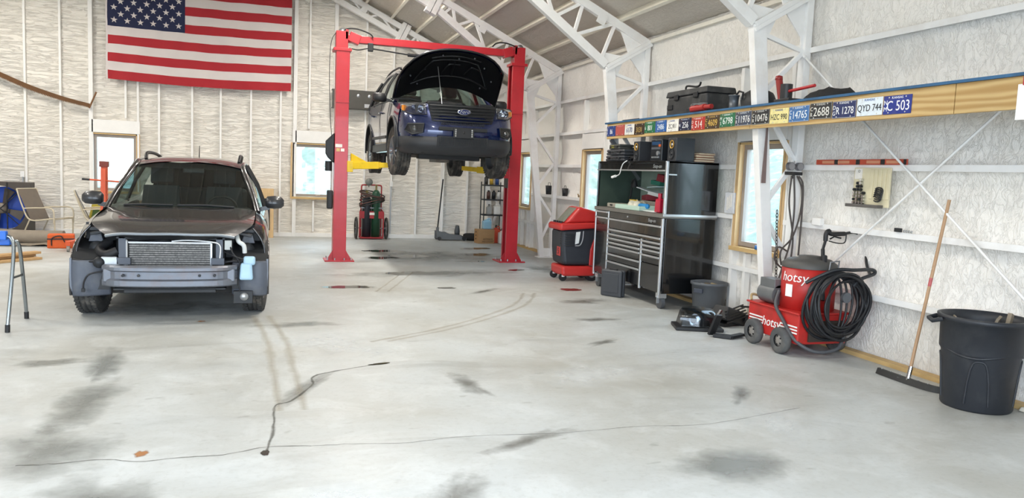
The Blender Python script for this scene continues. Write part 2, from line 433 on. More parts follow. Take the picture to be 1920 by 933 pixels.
# roof: two sprayed slopes and their purlins
c = MB()
ys2 = axis_coords(YF - 0.1, YB + 0.1, 0.16, [])
def slope_rows(x0, x1, n):
    rows = []
    for i in range(n + 1):
        x = x0 + (x1 - x0) * i / n
        rows.append([(x, y, roof_z(x) + 0.10 + 0.02 * fbm(x * 4, y * 2.2, 3) + 0.01 * fbm(x * 11, y * 7, 5)) for y in ys2])
    return rows
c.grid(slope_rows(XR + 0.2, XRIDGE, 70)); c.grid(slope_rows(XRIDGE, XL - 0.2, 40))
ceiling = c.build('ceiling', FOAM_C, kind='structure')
PUR = M('cream_purlin', '#e8e2d2', 0.5, var=0.08)
for k in range(14):
    for sgn in (1, -1):
        x = 5.01 - 0.578 * k; x = x if sgn > 0 else 2 * XRIDGE - x
        z = roof_z(x) + 0.045; a = math.atan(0.47) * sgn
        R3 = Matrix.Rotation(a, 3, 'Y')
        mb = MB().box((x, (YF + YB) / 2, z), (0.055, YB - YF, 0.10), rot=R3)
        mb.build('purlin', PUR, ceiling, bevel=0.004)

# windows
def window(name, loc, rz, w_, h_, crank=True):
    root = thing(name, None, None, loc, rz, kind='structure')
    for s_ in (-1, 1):
        MB().box((s_ * (w_ / 2 - 0.012), 0.04, 0), (0.024, 0.13, h_)).build('side_trim', PINE, root)
        MB().box((s_ * (w_ / 2 + 0.03), -0.005, -0.01), (0.035, 0.03, h_ + 0.03)).build('side_casing', PINE, root)
        MB().box((s_ * (w_ / 2 - 0.052), 0.07, 0), (0.06, 0.07, h_ - 0.05)).build('frame_stile', VINYL, root, bevel=0.004)
        MB().box((0, 0.07, s_ * (h_ / 2 - 0.055)), (w_ - 0.05, 0.068, 0.06)).build('frame_rail', VINYL, root, bevel=0.004)
    MB().box((0, 0.04, h_ / 2 - 0.012), (w_, 0.13, 0.024)).build('head_trim', PINE_H, root)
    MB().box((0, 0.02, -h_ / 2 - 0.005), (w_ + 0.06, 0.17, 0.05)).build('sill', PINE_H, root, bevel=0.003)
    MB().box((0, 0.075, 0), (w_ - 0.16, 0.006, h_ - 0.16)).build('pane', PANE, root)
    if crank:
        MB().box((0.1, 0.028, -h_ / 2 + 0.065), (0.1, 0.02, 0.02)).bar((0.1, 0.02, -h_ / 2 + 0.065), (0.17, 0.0, -h_ / 2 + 0.085), 0.012, 0.012).build('crank_handle', M('beige_plastic', '#c9c0b2', 0.4), root)
    return root
window('window_1', (-3.07, YB - 0.06, 1.512), 0, 0.87, 1.235)
window('window_2', (1.03, YB - 0.06, 1.512), 0, 0.93, 1.235)
for k, (cy, cz, w_, h_) in enumerate(WINS_R): window('window_%d' % (3 + k), (XR + 0.02, cy, cz), -PI / 2, w_, h_)
# what lies outside the windows: a snowy, brushy bank
BRUSH = M('pale_brush', '#666e60', 0.95, var=0.6, scale=5, bump=0.5, bscale=14, dirt='#a9aeb0', dirt_amt=0.9, dirt_scale=1.6)
o = MB(); n_ = 60
o.grid([[(-14 + 40 * i / n_, 20.5 + 0.6 * j, -0.1 + (0.34 * j) + 0.3 * fbm(i * 0.4, j * 0.5, 2)) for i in range(n_ + 1)] for j in range(16)])
o.build('hillside', BRUSH, kind='structure')
o = MB(); o.grid([[(7.5 + 0.6 * j, 26 - 34 * i / n_, -0.1 + (0.2 * j) + 0.25 * fbm(i * 0.4, j * 0.5, 9)) for i in range(n_ + 1)] for j in range(16)])
o.build('hillside', BRUSH, kind='structure')

# steel truss frames
def steel_frame(Y, label):
    root = thing('steel_truss_frame', label, 'steel frame', (0, Y, 0), 0, 'white steel truss frames across the roof')
    for s_ in (1, -1):
        def P3(x, z, y=0.0): return (x if s_ > 0 else 2 * XRIDGE - x, y, z)
        def bar(name, a, b, w_, d_, w1=None, y=0.0):
            # w_ = width seen in the frame plane, d_ = depth along the building
            mb = MB(); mb.bar(P3(*a, y), P3(*b, y), d_, w_, up=(0, 0, 1) if abs(a[0] - b[0]) > 0.4 * abs(a[1] - b[1]) else (1, 0, 0), w1=d_, h1=w1 or w_)
            return mb.build(name, STEEL_W, root, bevel=0.004)
        bar('column_leg', (5.26, 0.0), (4.862, 3.28), 0.10, 0.10, 0.16)
        bar('column_leg', (5.475, 0.0), (5.475, 3.66), 0.08, 0.10)
        MB().box(P3(5.36, 0.008), (0.40, 0.2, 0.016)).build('base_plate', STEEL_W, root)
        MB().box(P3(5.36, 0.10), (0.2, 0.02, 0.16)).build('gusset_plate', STEEL_W, root)
        nodes = [(5.45, 3.05), (4.95, 2.55), (5.45, 1.88), (5.06, 1.36), (5.45, 0.82), (5.20, 0.28)]
        bar('web_brace', (4.90, 3.2), nodes[0], 0.045, 0.04)
        for a, b in zip(nodes, nodes[1:]): bar('web_brace', a, b, 0.05, 0.045)
        # knee: bolted flange from the inner knee to the eave, with its gussets
        bar('knee_strut', (4.80, 3.27), (5.53, 3.71), 0.05, 0.16); bar('knee_strut', (4.80, 3.215), (5.53, 3.655), 0.045, 0.15)
        for poly in ([(4.78, 3.27), (5.08, 3.45), (4.80, 3.48), (4.66, 3.36)], [(4.80, 3.22), (5.1, 3.40), (4.98, 3.12), (4.93, 2.98), (4.86, 2.98)], [(5.5, 3.70), (5.17, 3.48), (5.07, 3.72), (4.98, 3.88), (5.1, 3.90)], [(5.51, 3.62), (5.2, 3.43), (5.4, 3.2), (5.44, 3.0), (5.51, 3.0)]):
            mb = MB(); pts = [P3(*q) for q in poly]
            mb.prism([(q[0], q[2]) for q in pts], (0, -0.008, 0), (1, 0, 0), (0, 0, 1), -0.016); mb.build('gusset_plate', STEEL_W, root, fix=True)
        T = lambda x: (x, 3.655 + 0.47 * (5.5 - x))           # centre line of the top chord
        Bm = lambda x: (x, 3.31 + 0.715 * (4.80 - x)) if x > 2.95 else (x, 4.633 + 0.47 * (2.95 - x))
        bar('top_chord', T(5.5), T(XRIDGE), 0.12, 0.09)
        bar('bottom_chord', (4.80, 3.30), Bm(2.95), 0.125, 0.11); bar('bottom_chord', Bm(2.95), Bm(XRIDGE), 0.12, 0.11)
        zz = [Bm(4.72), T(4.93), Bm(4.27), T(4.40), Bm(3.95), T(3.72), Bm(3.35), T(3.28), Bm(3.1)]
        for a, b in zip(zz, zz[1:]): bar('web_brace', a, b, 0.05, 0.045)
        x = 2.75; up = True
        while x > XRIDGE + 0.3:
            bar('web_brace', Bm(x), T(x - 0.32), 0.045, 0.04); bar('web_brace', T(x - 0.32), Bm(x - 0.62), 0.045, 0.04); x -= 0.66
        sl = math.atan(0.47) * s_; R3 = Matrix.Rotation(sl, 3, 'Y'); zc = (Bm(2.95)[1] + T(2.95)[1]) / 2
        for dx in (-0.055, 0.055):
            MB().box(Vector(P3(2.95, zc)) + R3 @ Vector((dx, 0, -0.01)), (0.10, 0.2, 0.46), rot=R3).build('splice_plate', STEEL_W, root, bevel=0.004)
        for px in (4.72, 3.9, 2.1, 1.0):
            MB().box(Vector(P3(*T(px))) + R3 @ Vector((0, -0.06, -0.09)), (0.14, 0.012, 0.13), rot=R3).build('clip_plate', STEEL_W, root)
    return root
fr_near = steel_frame(7.12, 'white steel truss frame whose column stands by the pressure washer')
steel_frame(10.81, 'white steel truss frame at the far end of the plate board')
steel_frame(14.50, 'white steel truss frame whose column stands behind the red wheeled machine')
steel_frame(18.12, 'white steel truss frame close against the flag wall')
steel_frame(3.50, 'white steel truss frame nearest the open overhead door')

# ceiling lamps (above the view): LED bays hung under the ridge
LAMP = M('lamp_diffuser', '#fff4e2', 0.4, emit=6.0)
HOUS = M('lamp_housing', '#d8d8d8', 0.4)
def bay_light(x, y, z, where):
    root = thing('bay_light', 'long LED shop light ' + where, 'lamp', (x, y, z), 0, 'LED shop lights')
    MB().box((0, 0, 0.04), (0.35, 1.25, 0.05)).build('housing', HOUS, root, bevel=0.01)
    MB().box((0, 0, 0.008), (0.31, 1.2, 0.012)).build('diffuser', LAMP, root)
    h = roof_z(x) + 0.05 - z
    for s_ in (-1, 1): MB().cyl((0, s_ * 0.5, 0.06), (0, s_ * 0.5, h), 0.006, n=6).build('hanger_rod', HOUS, root)
    ld = bpy.data.lights.new('bay_lamp', 'AREA'); ld.shape = 'RECTANGLE'; ld.size = 0.3; ld.size_y = 1.2; ld.energy = LED_W; ld.color = (1.0, 0.955, 0.88)
    lo = bpy.data.objects.new('bay_lamp', ld); COL.objects.link(lo); lo.parent = root; lo.location = (0, 0, -0.005)
LED_W = 106
for y, wy in ((2.6, 'by the door'), (8.8, 'over the car bay'), (12.0, 'before the lift'), (15.4, 'near the flag wall')):
    for x, wx in ((-5.0, 'window side'), (1.7 if y > 4 else 0.6, 'shelf side')):
        bay_light(x, y, 5.3, wy + ' ' + wx)
# ------------------------------------------------------------------ vehicles
def surf(ctrl, nu, nv):
    """smooth sheet through a grid of control points"""
    rows = [catmull(r, nu) for r in ctrl]
    cols = [catmull([rows[i][j] for i in range(len(rows))], nv) for j in range(len(rows[0]))]
    return [[cols[j][i] for j in range(len(cols))] for i in range(len(cols[0]))]
def mirror_rows(rows): return [[Vector((-p[0], p[1], p[2])) for p in reversed(r)] for r in rows]
TYRE = M('tyre_rubber', '#3a3937', 0.85, var=0.25, scale=20, bump=0.5, bscale=90, dirt='#8d857a', dirt_amt=0.55, dirt_scale=7)
RIM = M('alloy_rim', '#8f9296', 0.35, metal=0.8, dirt='#5b5048', dirt_amt=0.4)
BLACKP = M('black_plastic', '#1b1c1e', 0.5, var=0.2)
GREYP = M('grey_liner_plastic', '#575c66', 0.6, var=0.15, dirt='#8c8a86', dirt_amt=0.4)
DARKM = M('dark_engine_metal', '#26282b', 0.5, metal=0.3, var=0.4, scale=12, dirt='#6a625a', dirt_amt=0.35)
CHROME = M('chrome', '#d9dce0', 0.12, metal=1.0, var=0.03)
ALU = M('aluminium', '#b5b8bb', 0.35, metal=0.8, var=0.1)
RUBBER = M('black_rubber', '#17171a', 0.6, var=0.15)
CABIN = M('dark_cabin_fabric', '#25282b', 0.8, var=0.15)
CARGLASS = glass_mat('car_glass', (0.50, 0.60, 0.58), 0.0)
LENS = glass_mat('lamp_lens', (0.93, 0.95, 0.97), 0.6)

def wheel(parent, x, y, z, r, w_, side, steer=0.0, rim_r=None, spokes=5):
    """tyre with tread blocks (part) and a spoked rim (its sub-part); side = +1 when the outer face looks to +x"""
    rim_r = rim_r or r * 0.62; h = w_ / 2
    prof = [(rim_r, -h * 0.86), (rim_r + (r - rim_r) * 0.45, -h), (r - 0.035, -h * 0.96), (r - 0.008, -h * 0.78)]
    for g in (-0.45, 0.0, 0.45): prof += [(r, h * g - h * 0.28 * (1 if g > -0.4 else 0.8)), (r, h * g - 0.008), (r - 0.011, h * g - 0.006), (r - 0.011, h * g + 0.006), (r, h * g + 0.008)]
    prof += [(r, h * 0.72), (r - 0.008, h * 0.78), (r - 0.035, h * 0.96), (rim_r + (r - rim_r) * 0.45, h), (rim_r, h * 0.86)]
    mb = MB(); mb.lathe(prof, axis='X', n=48)
    for k in range(44):                                   # tread blocks across the shoulders
        t = 2 * PI * k / 44
        for s_ in (-1, 1):
            R_ = Matrix.Rotation(t, 3, 'X') @ Matrix.Rotation(0.35 * s_, 3, 'Z')
            c = Matrix.Rotation(t, 3, 'X') @ Vector((s_ * h * 0.66, 0, r - 0.002)); mb.box(c, (h * 0.42, 0.026, 0.014), rot=R_)
    ty = mb.build('tyre', TYRE, parent); ty.location = (x, y, z); ty.rotation_euler = (0, 0, steer)
    m2 = MB(); o_ = side * h * 0.62
    m2.lathe([(rim_r, -h * 0.86), (rim_r - 0.012, -h * 0.8), (rim_r - 0.03, 0), (rim_r - 0.012, h * 0.8), (rim_r, h * 0.86)], axis='X', n=36)
    m2.lathe([(0.0, o_ + side * 0.012), (0.055, o_ + side * 0.008), (0.06, o_ - side * 0.03)], axis='X', n=18)
    for k in range(spokes):
        t = 2 * PI * k / spokes
        for dt in (-0.13, 0.13):
            a = Vector((o_, 0.05 * math.cos(t + dt), 0.05 * math.sin(t + dt))); b = Vector((o_ + side * 0.012, (rim_r - 0.015) * math.cos(t + dt * 1.3), (rim_r - 0.015) * math.sin(t + dt * 1.3)))
            m2.bar(a, b, 0.022, 0.035, up=(1, 0, 0))
    m2.lathe([(0.0, -side * 0.03), (rim_r * 0.72, -side * 0.03)], axis='X', n=24)
    m2.build('rim', RIM, ty, fix=True)
    return ty

def seat(parent, x, y, z, mat):
    mb = MB(); mb.box((x, y, z), (0.50, 0.50, 0.16)); R_ = Matrix.Rotation(-0.28, 3, 'X')
    mb.box((x, y + 0.30, z + 0.36), (0.50, 0.14, 0.62), rot=R_, taper=(0.85, 0.9)); mb.box((x, y + 0.43, z + 0.80), (0.27, 0.11, 0.2), rot=R_)
    for d in (-0.06, 0.06): mb.cyl((x + d, y + 0.38, z + 0.62), (x + d, y + 0.42, z + 0.74), 0.008, n=6)
    return mb.build('seat', mat, parent, bevel=0.045, seg=3)
def steering(parent, x, y, z):
    mb = MB(); R_ = Matrix.Rotation(1.15, 3, 'X')
    mb.tube([Vector((x, y, z)) + R_ @ Vector((0.185 * math.cos(2 * PI * k / 24), 0.185 * math.sin(2 * PI * k / 24), 0)) for k in range(24)], 0.016, 8, closed=True)
    for t in (0, PI, -PI / 2): mb.bar(Vector((x, y, z)), Vector((x, y, z)) + R_ @ Vector((0.18 * math.cos(t), 0.18 * math.sin(t), 0)), 0.03, 0.02)
    mb.cyl(Vector((x, y, z)), Vector((x, y, z)) + R_ @ Vector((0, 0, 0.04)), 0.06)
    return mb.build('steering_wheel', BLACKP, parent)

def in_arch(q, arches):
    cy, cz = sum(v.y for v in q) / len(q), sum(v.z for v in q) / len(q)
    return any((cy - a[0]) ** 2 + (cz - a[1]) ** 2 < a[2] ** 2 for a in arches)
def snap_arch(rows, arches, band):
    for r in rows:
        for k, p in enumerate(r):
            for a in arches:
                d = math.hypot(p[1] - a[0], p[2] - a[1])
                if 1e-6 < abs(d - a[2]) < band:
                    s_ = a[2] / d; r[k] = Vector((p[0], a[0] + (p[1] - a[0]) * s_, a[1] + (p[2] - a[1]) * s_))
    return rows
def arch_lip(parent, side, x, a, mat, t0, t1, r=0.014):
    mb = MB(); pts = [(side * (x + 0.004), a[0] + a[2] * math.cos(t0 + (t1 - t0) * k / 28), a[1] + a[2] * math.sin(t0 + (t1 - t0) * k / 28)) for k in range(29)]
    mb.tube(pts, r, 8); return mb.build('arch_lip', mat, parent)
def wheel_well(parent, side, a, x0, x1, mat):
    mb = MB(); rows = []
    for k in range(17):
        t = -0.15 + (PI + 0.3) * k / 16
        rows.append([(side * x, a[0] + (a[2] + 0.01) * math.cos(t), a[1] + (a[2] + 0.01) * math.sin(t)) for x in (x0, (x0 + x1) / 2, x1)])
    mb.grid(rows); mb.lathe([(0.001, side * x0), (a[2] + 0.01, side * x0)], (0, a[0], a[1]), axis='X', n=14, a0=0.0, a1=PI)
    return mb.build('wheel_well', mat, parent)

# ---------------- the navy SUV raised on the lift (car front looks to -y, origin on its own ground line)
NAVY = M('navy_car_paint', '#13224f', 0.22, metal=0.4, var=0.06, coat=1.0, dirt='#4a4e58', dirt_amt=0.12, dirt_scale=2)
SUVX, SUVY, SUVZ = 2.825, 11.50, 1.66
car = thing('suv', 'dark navy SUV with its bonnet open, raised on the two-post lift', 'car', (SUVX, SUVY, SUVZ)); car.scale = (0.935, 1, 1)
AR = [(0.95, 0.37, 0.43), (3.81, 0.37, 0.43)]
side_ctrl = []
#            y     sill        low         mid         belt-        shoulder
for y, xs_ in ((0.50, ((.90, .30), (.955, .42), (.975, .60), (.965, .80), (.93, .97))),
               (0.95, ((.93, .27), (.985, .40), (1.0, .60), (.995, .82), (.955, 1.03))),
               (1.45, ((.93, .25), (.975, .38), (.985, .60), (.985, .84), (.945, 1.08))),
               (2.30, ((.93, .25), (.965, .38), (.98, .60), (.985, .86), (.945, 1.11))),
               (3.20, ((.93, .25), (.965, .38), (.98, .60), (.985, .87), (.945, 1.13))),
               (3.81, ((.93, .27), (.985, .40), (1.0, .60), (.995, .88), (.945, 1.15))),
               (4.45, ((.90, .32), (.955, .45), (.975, .62), (.965, .90), (.92, 1.16))),
               (4.92, ((.80, .38), (.86, .50), (.88, .66), (.87, .92), (.84, 1.17)))):
    side_ctrl.append([(x, y, z) for x, z in xs_])
rows = snap_arch(surf(side_ctrl, 7, 9), AR, 0.045)
for s_ in (1, -1):
    rr = rows if s_ > 0 else mirror_rows(rows)
    mb = MB(); mb.grid(rr, drop=lambda i, j, q: in_arch(q, AR)); mb.build('body_side', NAVY, car)
    for a in AR: arch_lip(car, s_, 1.0, a, BLACKP, -0.25, PI + 0.25, 0.018); wheel_well(car, s_, a, 0.62, 0.99, BLACKP)
    mb = MB(); mb.bar((s_ * 0.965, 1.42, 0.33), (s_ * 0.965, 3.33, 0.33), 0.05, 0.13); mb.build('rocker_cladding', BLACKP, car, bevel=0.015)
    for yy in (2.42, 3.50): MB().tube([(s_ * 0.9835, yy, 0.42), (s_ * 0.992, yy, 0.62), (s_ * 0.992, yy, 0.86), (s_ * 0.953, yy, 1.10)], 0.004, 6).build('door_seam', BLACKP, car)
    MB().tube([(s_ * 0.982, 1.5, 0.42), (s_ * 0.992, 1.5, 0.62), (s_ * 0.992, 1.5, 0.85), (s_ * 0.955, 1.5, 1.06)], 0.004, 6).build('door_seam', BLACKP, car)
    for yy in (2.18, 3.25): MB().tube([(s_ * 0.985, yy, 0.93), (s_ * 1.02, yy + 0.02, 0.935), (s_ * 1.02, yy + 0.17, 0.935), (s_ * 0.98, yy + 0.2, 0.94)], 0.012, 8).build('door_handle', NAVY, car)
    MB().bar((s_ * 0.992, 1.6, 0.50), (s_ * 0.992, 3.3, 0.52), 0.02, 0.05).build('door_moulding', CHROME if False else BLACKP, car, bevel=0.008)
# cabin: roof, pillars and glass
roof_ctrl = [[(0.60, 2.02, 1.60), (0.35, 1.95, 1.635), (0.0, 1.93, 1.645), (-0.35, 1.95, 1.635), (-0.60, 2.02, 1.60)],
             [(0.645, 2.5, 1.675), (0.36, 2.5, 1.73), (0.0, 2.5, 1.745), (-0.36, 2.5, 1.73), (-0.645, 2.5, 1.675)],
             [(0.65, 3.5, 1.69), (0.36, 3.5, 1.75), (0.0, 3.5, 1.765), (-0.36, 3.5, 1.75), (-0.65, 3.5, 1.69)],
             [(0.60, 4.6, 1.63), (0.34, 4.68, 1.69), (0.0, 4.7, 1.705), (-0.34, 4.68, 1.69), (-0.60, 4.6, 1.63)]]
mb = MB(); mb.grid(surf(roof_ctrl, 6, 6)); rf = mb.build('roof', NAVY, car)
ws_ctrl = [[(0.80, 1.42, 1.07), (0.42, 1.20, 1.06), (0.0, 1.13, 1.055), (-0.42, 1.20, 1.06), (-0.80, 1.42, 1.07)],
           [(0.70, 1.74, 1.36), (0.39, 1.60, 1.37), (0.0, 1.56, 1.375), (-0.39, 1.60, 1.37), (-0.70, 1.74, 1.36)],
           [(0.59, 2.03, 1.60), (0.34, 1.96, 1.632), (0.0, 1.94, 1.642), (-0.34, 1.96, 1.632), (-0.59, 2.03, 1.60)]]
mb = MB(); mb.grid(surf(ws_ctrl, 6, 6)); mb.build('windshield', CARGLASS, car)
for s_ in (1, -1):
    mb = MB(); mb.tube(catmull([(s_ * 0.88, 1.36, 1.06), (s_ * 0.80, 1.62, 1.27), (s_ * 0.68, 1.95, 1.56), (s_ * 0.655, 2.5, 1.67), (s_ * 0.66, 3.5, 1.685), (s_ * 0.61, 4.6, 1.62)], 6), 0.035, 8); mb.build('roof_pillar', NAVY, car)
    mb = MB(); mb.tube(catmull([(s_ * 0.62, 2.35, 1.72), (s_ * 0.63, 2.5, 1.765), (s_ * 0.63, 3.5, 1.785), (s_ * 0.59, 4.4, 1.74), (s_ * 0.58, 4.5, 1.70)], 5), 0.018, 8); mb.build('roof_rail', BLACKP, car)
    win_ctrl = [[(s_ * 0.93, 1.55, 1.09), (s_ * 0.935, 2.3, 1.115), (s_ * 0.935, 3.4, 1.135), (s_ * 0.90, 4.5, 1.16)],
                [(s_ * 0.82, 1.75, 1.33), (s_ * 0.82, 2.35, 1.42), (s_ * 0.82, 3.4, 1.44), (s_ * 0.78, 4.5, 1.42)],
                [(s_ * 0.67, 2.08, 1.58), (s_ * 0.675, 2.5, 1.645), (s_ * 0.675, 3.4, 1.655), (s_ * 0.63, 4.45, 1.60)]]
    mb = MB(); mb.grid(surf(win_ctrl, 8, 5)); mb.build('side_window', CARGLASS, car)
    for y0, y1 in ((2.42, 2.5), (3.5, 3.5), (4.35, 4.3)): MB().tube([(s_ * 0.945, y0, 1.11), (s_ * 0.83, (y0 + y1) / 2, 1.42), (s_ * 0.67, y1, 1.66)], 0.028, 6).build('window_pillar', BLACKP, car)
    mb = MB(); mb.tube([(s_ * 0.94, 1.40, 1.085), (s_ * 0.955, 2.3, 1.12), (s_ * 0.955, 3.4, 1.14), (s_ * 0.91, 4.55, 1.165)], 0.012, 6); mb.build('belt_trim', BLACKP, car)
    # door mirror
    mb = MB(); sec = [[(s_ * (1.0 + 0.24 * u), 1.62 - 0.05 * math.sin(PI * u) + dy, 1.10 + dz) for dy, dz in ((-.07, .0), (-.05, .085), (.0, .115), (.05, .11), (.06, .0), (.0, -.035))] for u in (0.0, 0.15, 0.5, 0.85, 1.0)]
    sec = [[Vector(p) for p in r] for r in sec]
    for r, k in ((sec[0], 0.75), (sec[4], 0.7)):
        c = sum((Vector(p) for p in r), Vector()) / 6
        for i in range(6): r[i] = c + (r[i] - c) * k
    if s_ < 0: sec = [list(reversed(r)) for r in sec]
    mb.grid(sec, closed_u=True); mb.add(sec[0], [(0, 1, 2, 3, 4, 5)]); mb.add(sec[4], [(5, 4, 3, 2, 1, 0)]); mb.bar((s_ * 0.93, 1.63, 1.10), (s_ * 1.03, 1.63, 1.12), 0.07, 0.04)
    mb.build('door_mirror', BLACKP, car, fix=True)
mb = MB(); mb.grid(surf([[(0.87, 4.90, 1.16), (0.4, 5.0, 1.16), (0, 5.02, 1.16), (-0.4, 5.0, 1.16), (-0.87, 4.90, 1.16)], [(0.75, 4.75, 1.45), (0.4, 4.84, 1.45), (0, 4.86, 1.45), (-0.4, 4.84, 1.45), (-0.75, 4.75, 1.45)], [(0.6, 4.6, 1.63), (0.34, 4.68, 1.69), (0, 4.70, 1.705), (-0.34, 4.68, 1.69), (-0.6, 4.6, 1.63)]], 4, 4)); mb.build('rear_window', CARGLASS, car)
mb = MB(); mb.grid(surf([[(0.80, 4.95, 0.38), (0.4, 5.03, 0.36), (-0.4, 5.03, 0.36), (-0.80, 4.95, 0.38)], [(0.88, 4.95, 0.75), (0.4, 5.06, 0.75), (-0.4, 5.06, 0.75), (-0.88, 4.95, 0.75)], [(0.86, 4.90, 1.17), (0.4, 5.0, 1.17), (-0.4, 5.0, 1.17), (-0.86, 4.90, 1.17)]], 4, 4)); mb.build('tailgate', NAVY, car)
# front fascia: painted bumper over dark lower fascia
plan = [(0, .015), (.34, .025), (.60, .075), (.78, .165), (.90, .33), (.96, .52)]
def fascia(zs_, name, mat):
    for s_ in (1, -1):
        ctrl = [[(x * k, y + off, z) for x, y in plan] for z, off, k in zs_]
        rr = surf(ctrl, 6, 5); rr = rr if s_ > 0 else mirror_rows(rr)
        MB().grid([list(reversed(r)) for r in rr]).build(name, mat, car)
fascia([(.46, .0, 1.0), (.56, -.015, 1.005), (.68, .0, 1.01), (.80, .03, 1.005), (.90, .07, .99), (.965, .12, .97)], 'front_bumper', NAVY)
LOWF = M('dark_grey_fascia', '#2b2d31', 0.55, var=0.12)
fascia([(.215, .12, .93), (.26, .03, .97), (.34, -.03, 1.0), (.42, -.03, 1.005), (.475, -.005, 1.0)], 'lower_fascia', LOWF)
# lower intake mesh, plate bracket
mb = MB()
for k in range(7): mb.bar((-0.40 + 0.01 * k, -0.035, 0.36 + 0.018 * k), (0.40 - 0.01 * k, -0.035, 0.36 + 0.018 * k), 0.02, 0.008)
for k in range(25): mb.bar((-0.39 + 0.0325 * k, -0.03, 0.355), (-0.39 + 0.0325 * k, -0.03, 0.475), 0.02, 0.006)
mb.box((0, -0.012, 0.415), (0.84, 0.03, 0.15)); mb.build('lower_intake', BLACKP, car)
MB().box((0, -0.02, 0.60), (0.80, 0.05, 0.055)).build('bumper_slot', BLACKP, car, bevel=0.01)
pb = MB().box((0, -0.055, 0.545), (0.34, 0.03, 0.16)).build('plate_bracket', BLACKP, car, bevel=0.008)
for sx in (-1, 1):
    for k in range(4): MB().cyl((sx * 0.135, -0.073, 0.50 + 0.03 * k), (sx * 0.135, -0.068, 0.50 + 0.03 * k), 0.013, n=10).build('bracket_rivet', CHROME, pb)
MB().lathe([(0.0, -0.072), (0.02, -0.072), (0.02, -0.06)], (0, 0, 0.55), axis='Y', n=14).build('bracket_boss', BLACKP, pb)
# grille of black slats with the oval badge
gp = [(-0.57, .97), (-0.50, .70), (-0.44, .665), (0.44, .665), (0.50, .70), (0.57, .97)]
mb = MB(); mb.prism(gp, (0, 0.055, 0), (1, 0, 0), (0, 0, 1), -0.04)
grl = mb.build('grille', M('grille_black', '#0c0d0f', 0.35, var=0.1), car, fix=True)
for k in range(6):
    z = 0.715 + 0.045 * k; hw = 0.49 + 0.012 * k
    MB().tube(catmull([(-hw, 0.06, z), (-0.3, 0.008, z), (0, -0.012, z), (0.3, 0.008, z), (hw, 0.06, z)], 4), 0.013, 6).build('slat', BLACKP, grl)
mb = MB()
for i in range(18):
    for j in range(2): mb.lathe([(0.010, -0.0), (0.016, -0.004), (0.02, 0.0)], (-0.34 + 0.04 * i, 0.012, 0.675 + 0.022 * j), axis='Y', n=6)
mb.build('honeycomb', BLACKP, grl)
bd = MB(); bd.lathe([(0.0, -0.02), (0.9, -0.016), (0.97, -0.012), (1.0, -0.002), (1.0, 0.02)], axis='Y', n=32)
badge = bd.build('oval_badge', CHROME, grl); badge.scale = (0.115, 1, 0.046); badge.location = (0, -0.035, 0.86)
bd = MB(); bd.lathe([(0.0, -0.021), (0.93, -0.0175)], axis='Y', n=32); b2 = bd.build('badge_field', M('badge_blue', '#13245a', 0.3), grl); b2.scale = (0.107, 1.15, 0.040); b2.location = (0, -0.035, 0.86)
lettering('Ford', 0.075, CHROME, grl, (0, -0.061, 0.862), (1, 0, 0), (0, 0, 1), 0.003, 0.3, 1.1)
# headlights with chrome inner bowls
HOUSING = M('lamp_reflector', '#c4c8cc', 0.18, metal=0.9, var=0.15)
AMBER = M('amber_marker', '#e08a2a', 0.3)
for s_ in (1, -1):
    hl = [(s_ * .585, .045, .80), (s_ * .80, .175, .80), (s_ * .935, .37, .855), (s_ * .945, .43, .97), (s_ * .80, .26, .975), (s_ * .60, .12, .965)]
    c = sum((Vector(p) for p in hl), Vector()) / 6
    back = [Vector(p) + Vector((0, 0.05, 0)) for p in hl]
    order = (lambda f: f) if s_ > 0 else (lambda f: tuple(reversed(f)))
    mb = MB(); mb.add(back, [order((0, 1, 4, 5)), order((1, 2, 3, 4))]); h_ = mb.build('headlight', HOUSING, car)
    for u, rr in ((0.30, 0.055), (0.62, 0.05)):
        p = Vector((s_ * (.60 + .27 * u), .09 + .19 * u, .885)); MB().lathe([(rr, -0.03), (rr * 0.8, 0.0), (0.015, 0.03), (0.0, 0.03)], p, axis='Y', n=20).build('reflector_bowl', CHROME, h_)
    MB().box((s_ * 0.905, 0.37, 0.90), (0.05, 0.05, 0.08), rot=s_ * 0.9).build('turn_marker', AMBER, h_)
    MB().tube([Vector(p) + Vector((0, -0.004, 0)) for p in hl], 0.009, 6, closed=True).build('lamp_bezel', BLACKP, h_)
    mb = MB(); mb.add([Vector(p) + Vector((0, -0.006, 0)) for p in hl], [order((0, 1, 4, 5)), order((1, 2, 3, 4))]); mb.build('lens', LENS, h_)
    # fog lamp pocket
    fp = [(s_ * .63, .055, .66), (s_ * .86, .21, .655), (s_ * .90, .28, .56), (s_ * .80, .14, .50), (s_ * .65, .04, .53)]
    mb = MB(); mb.add([Vector(p) + Vector((0, -0.012, 0)) for p in fp], [order((0, 1, 2, 3, 4))]); f_ = mb.build('fog_pocket', BLACKP, car)
    MB().tube([Vector(p) + Vector((0, -0.016, 0)) for p in fp], 0.012, 6, closed=True).build('pocket_rim', LOWF, f_)
    MB().lathe([(0.0, -0.02), (0.045, -0.012), (0.05, 0.0)], (s_ * .76, .105, .575), axis='Y', n=18).build('fog_lamp', LENS, f_)
    for k in range(3): MB().bar((s_ * (.65 + 0.01 * k), .045 + .0 * k, .62 - 0.035 * k), (s_ * .86, .20, .63 - 0.035 * k), 0.012, 0.008).build('pocket_slat', BLACKP, f_)
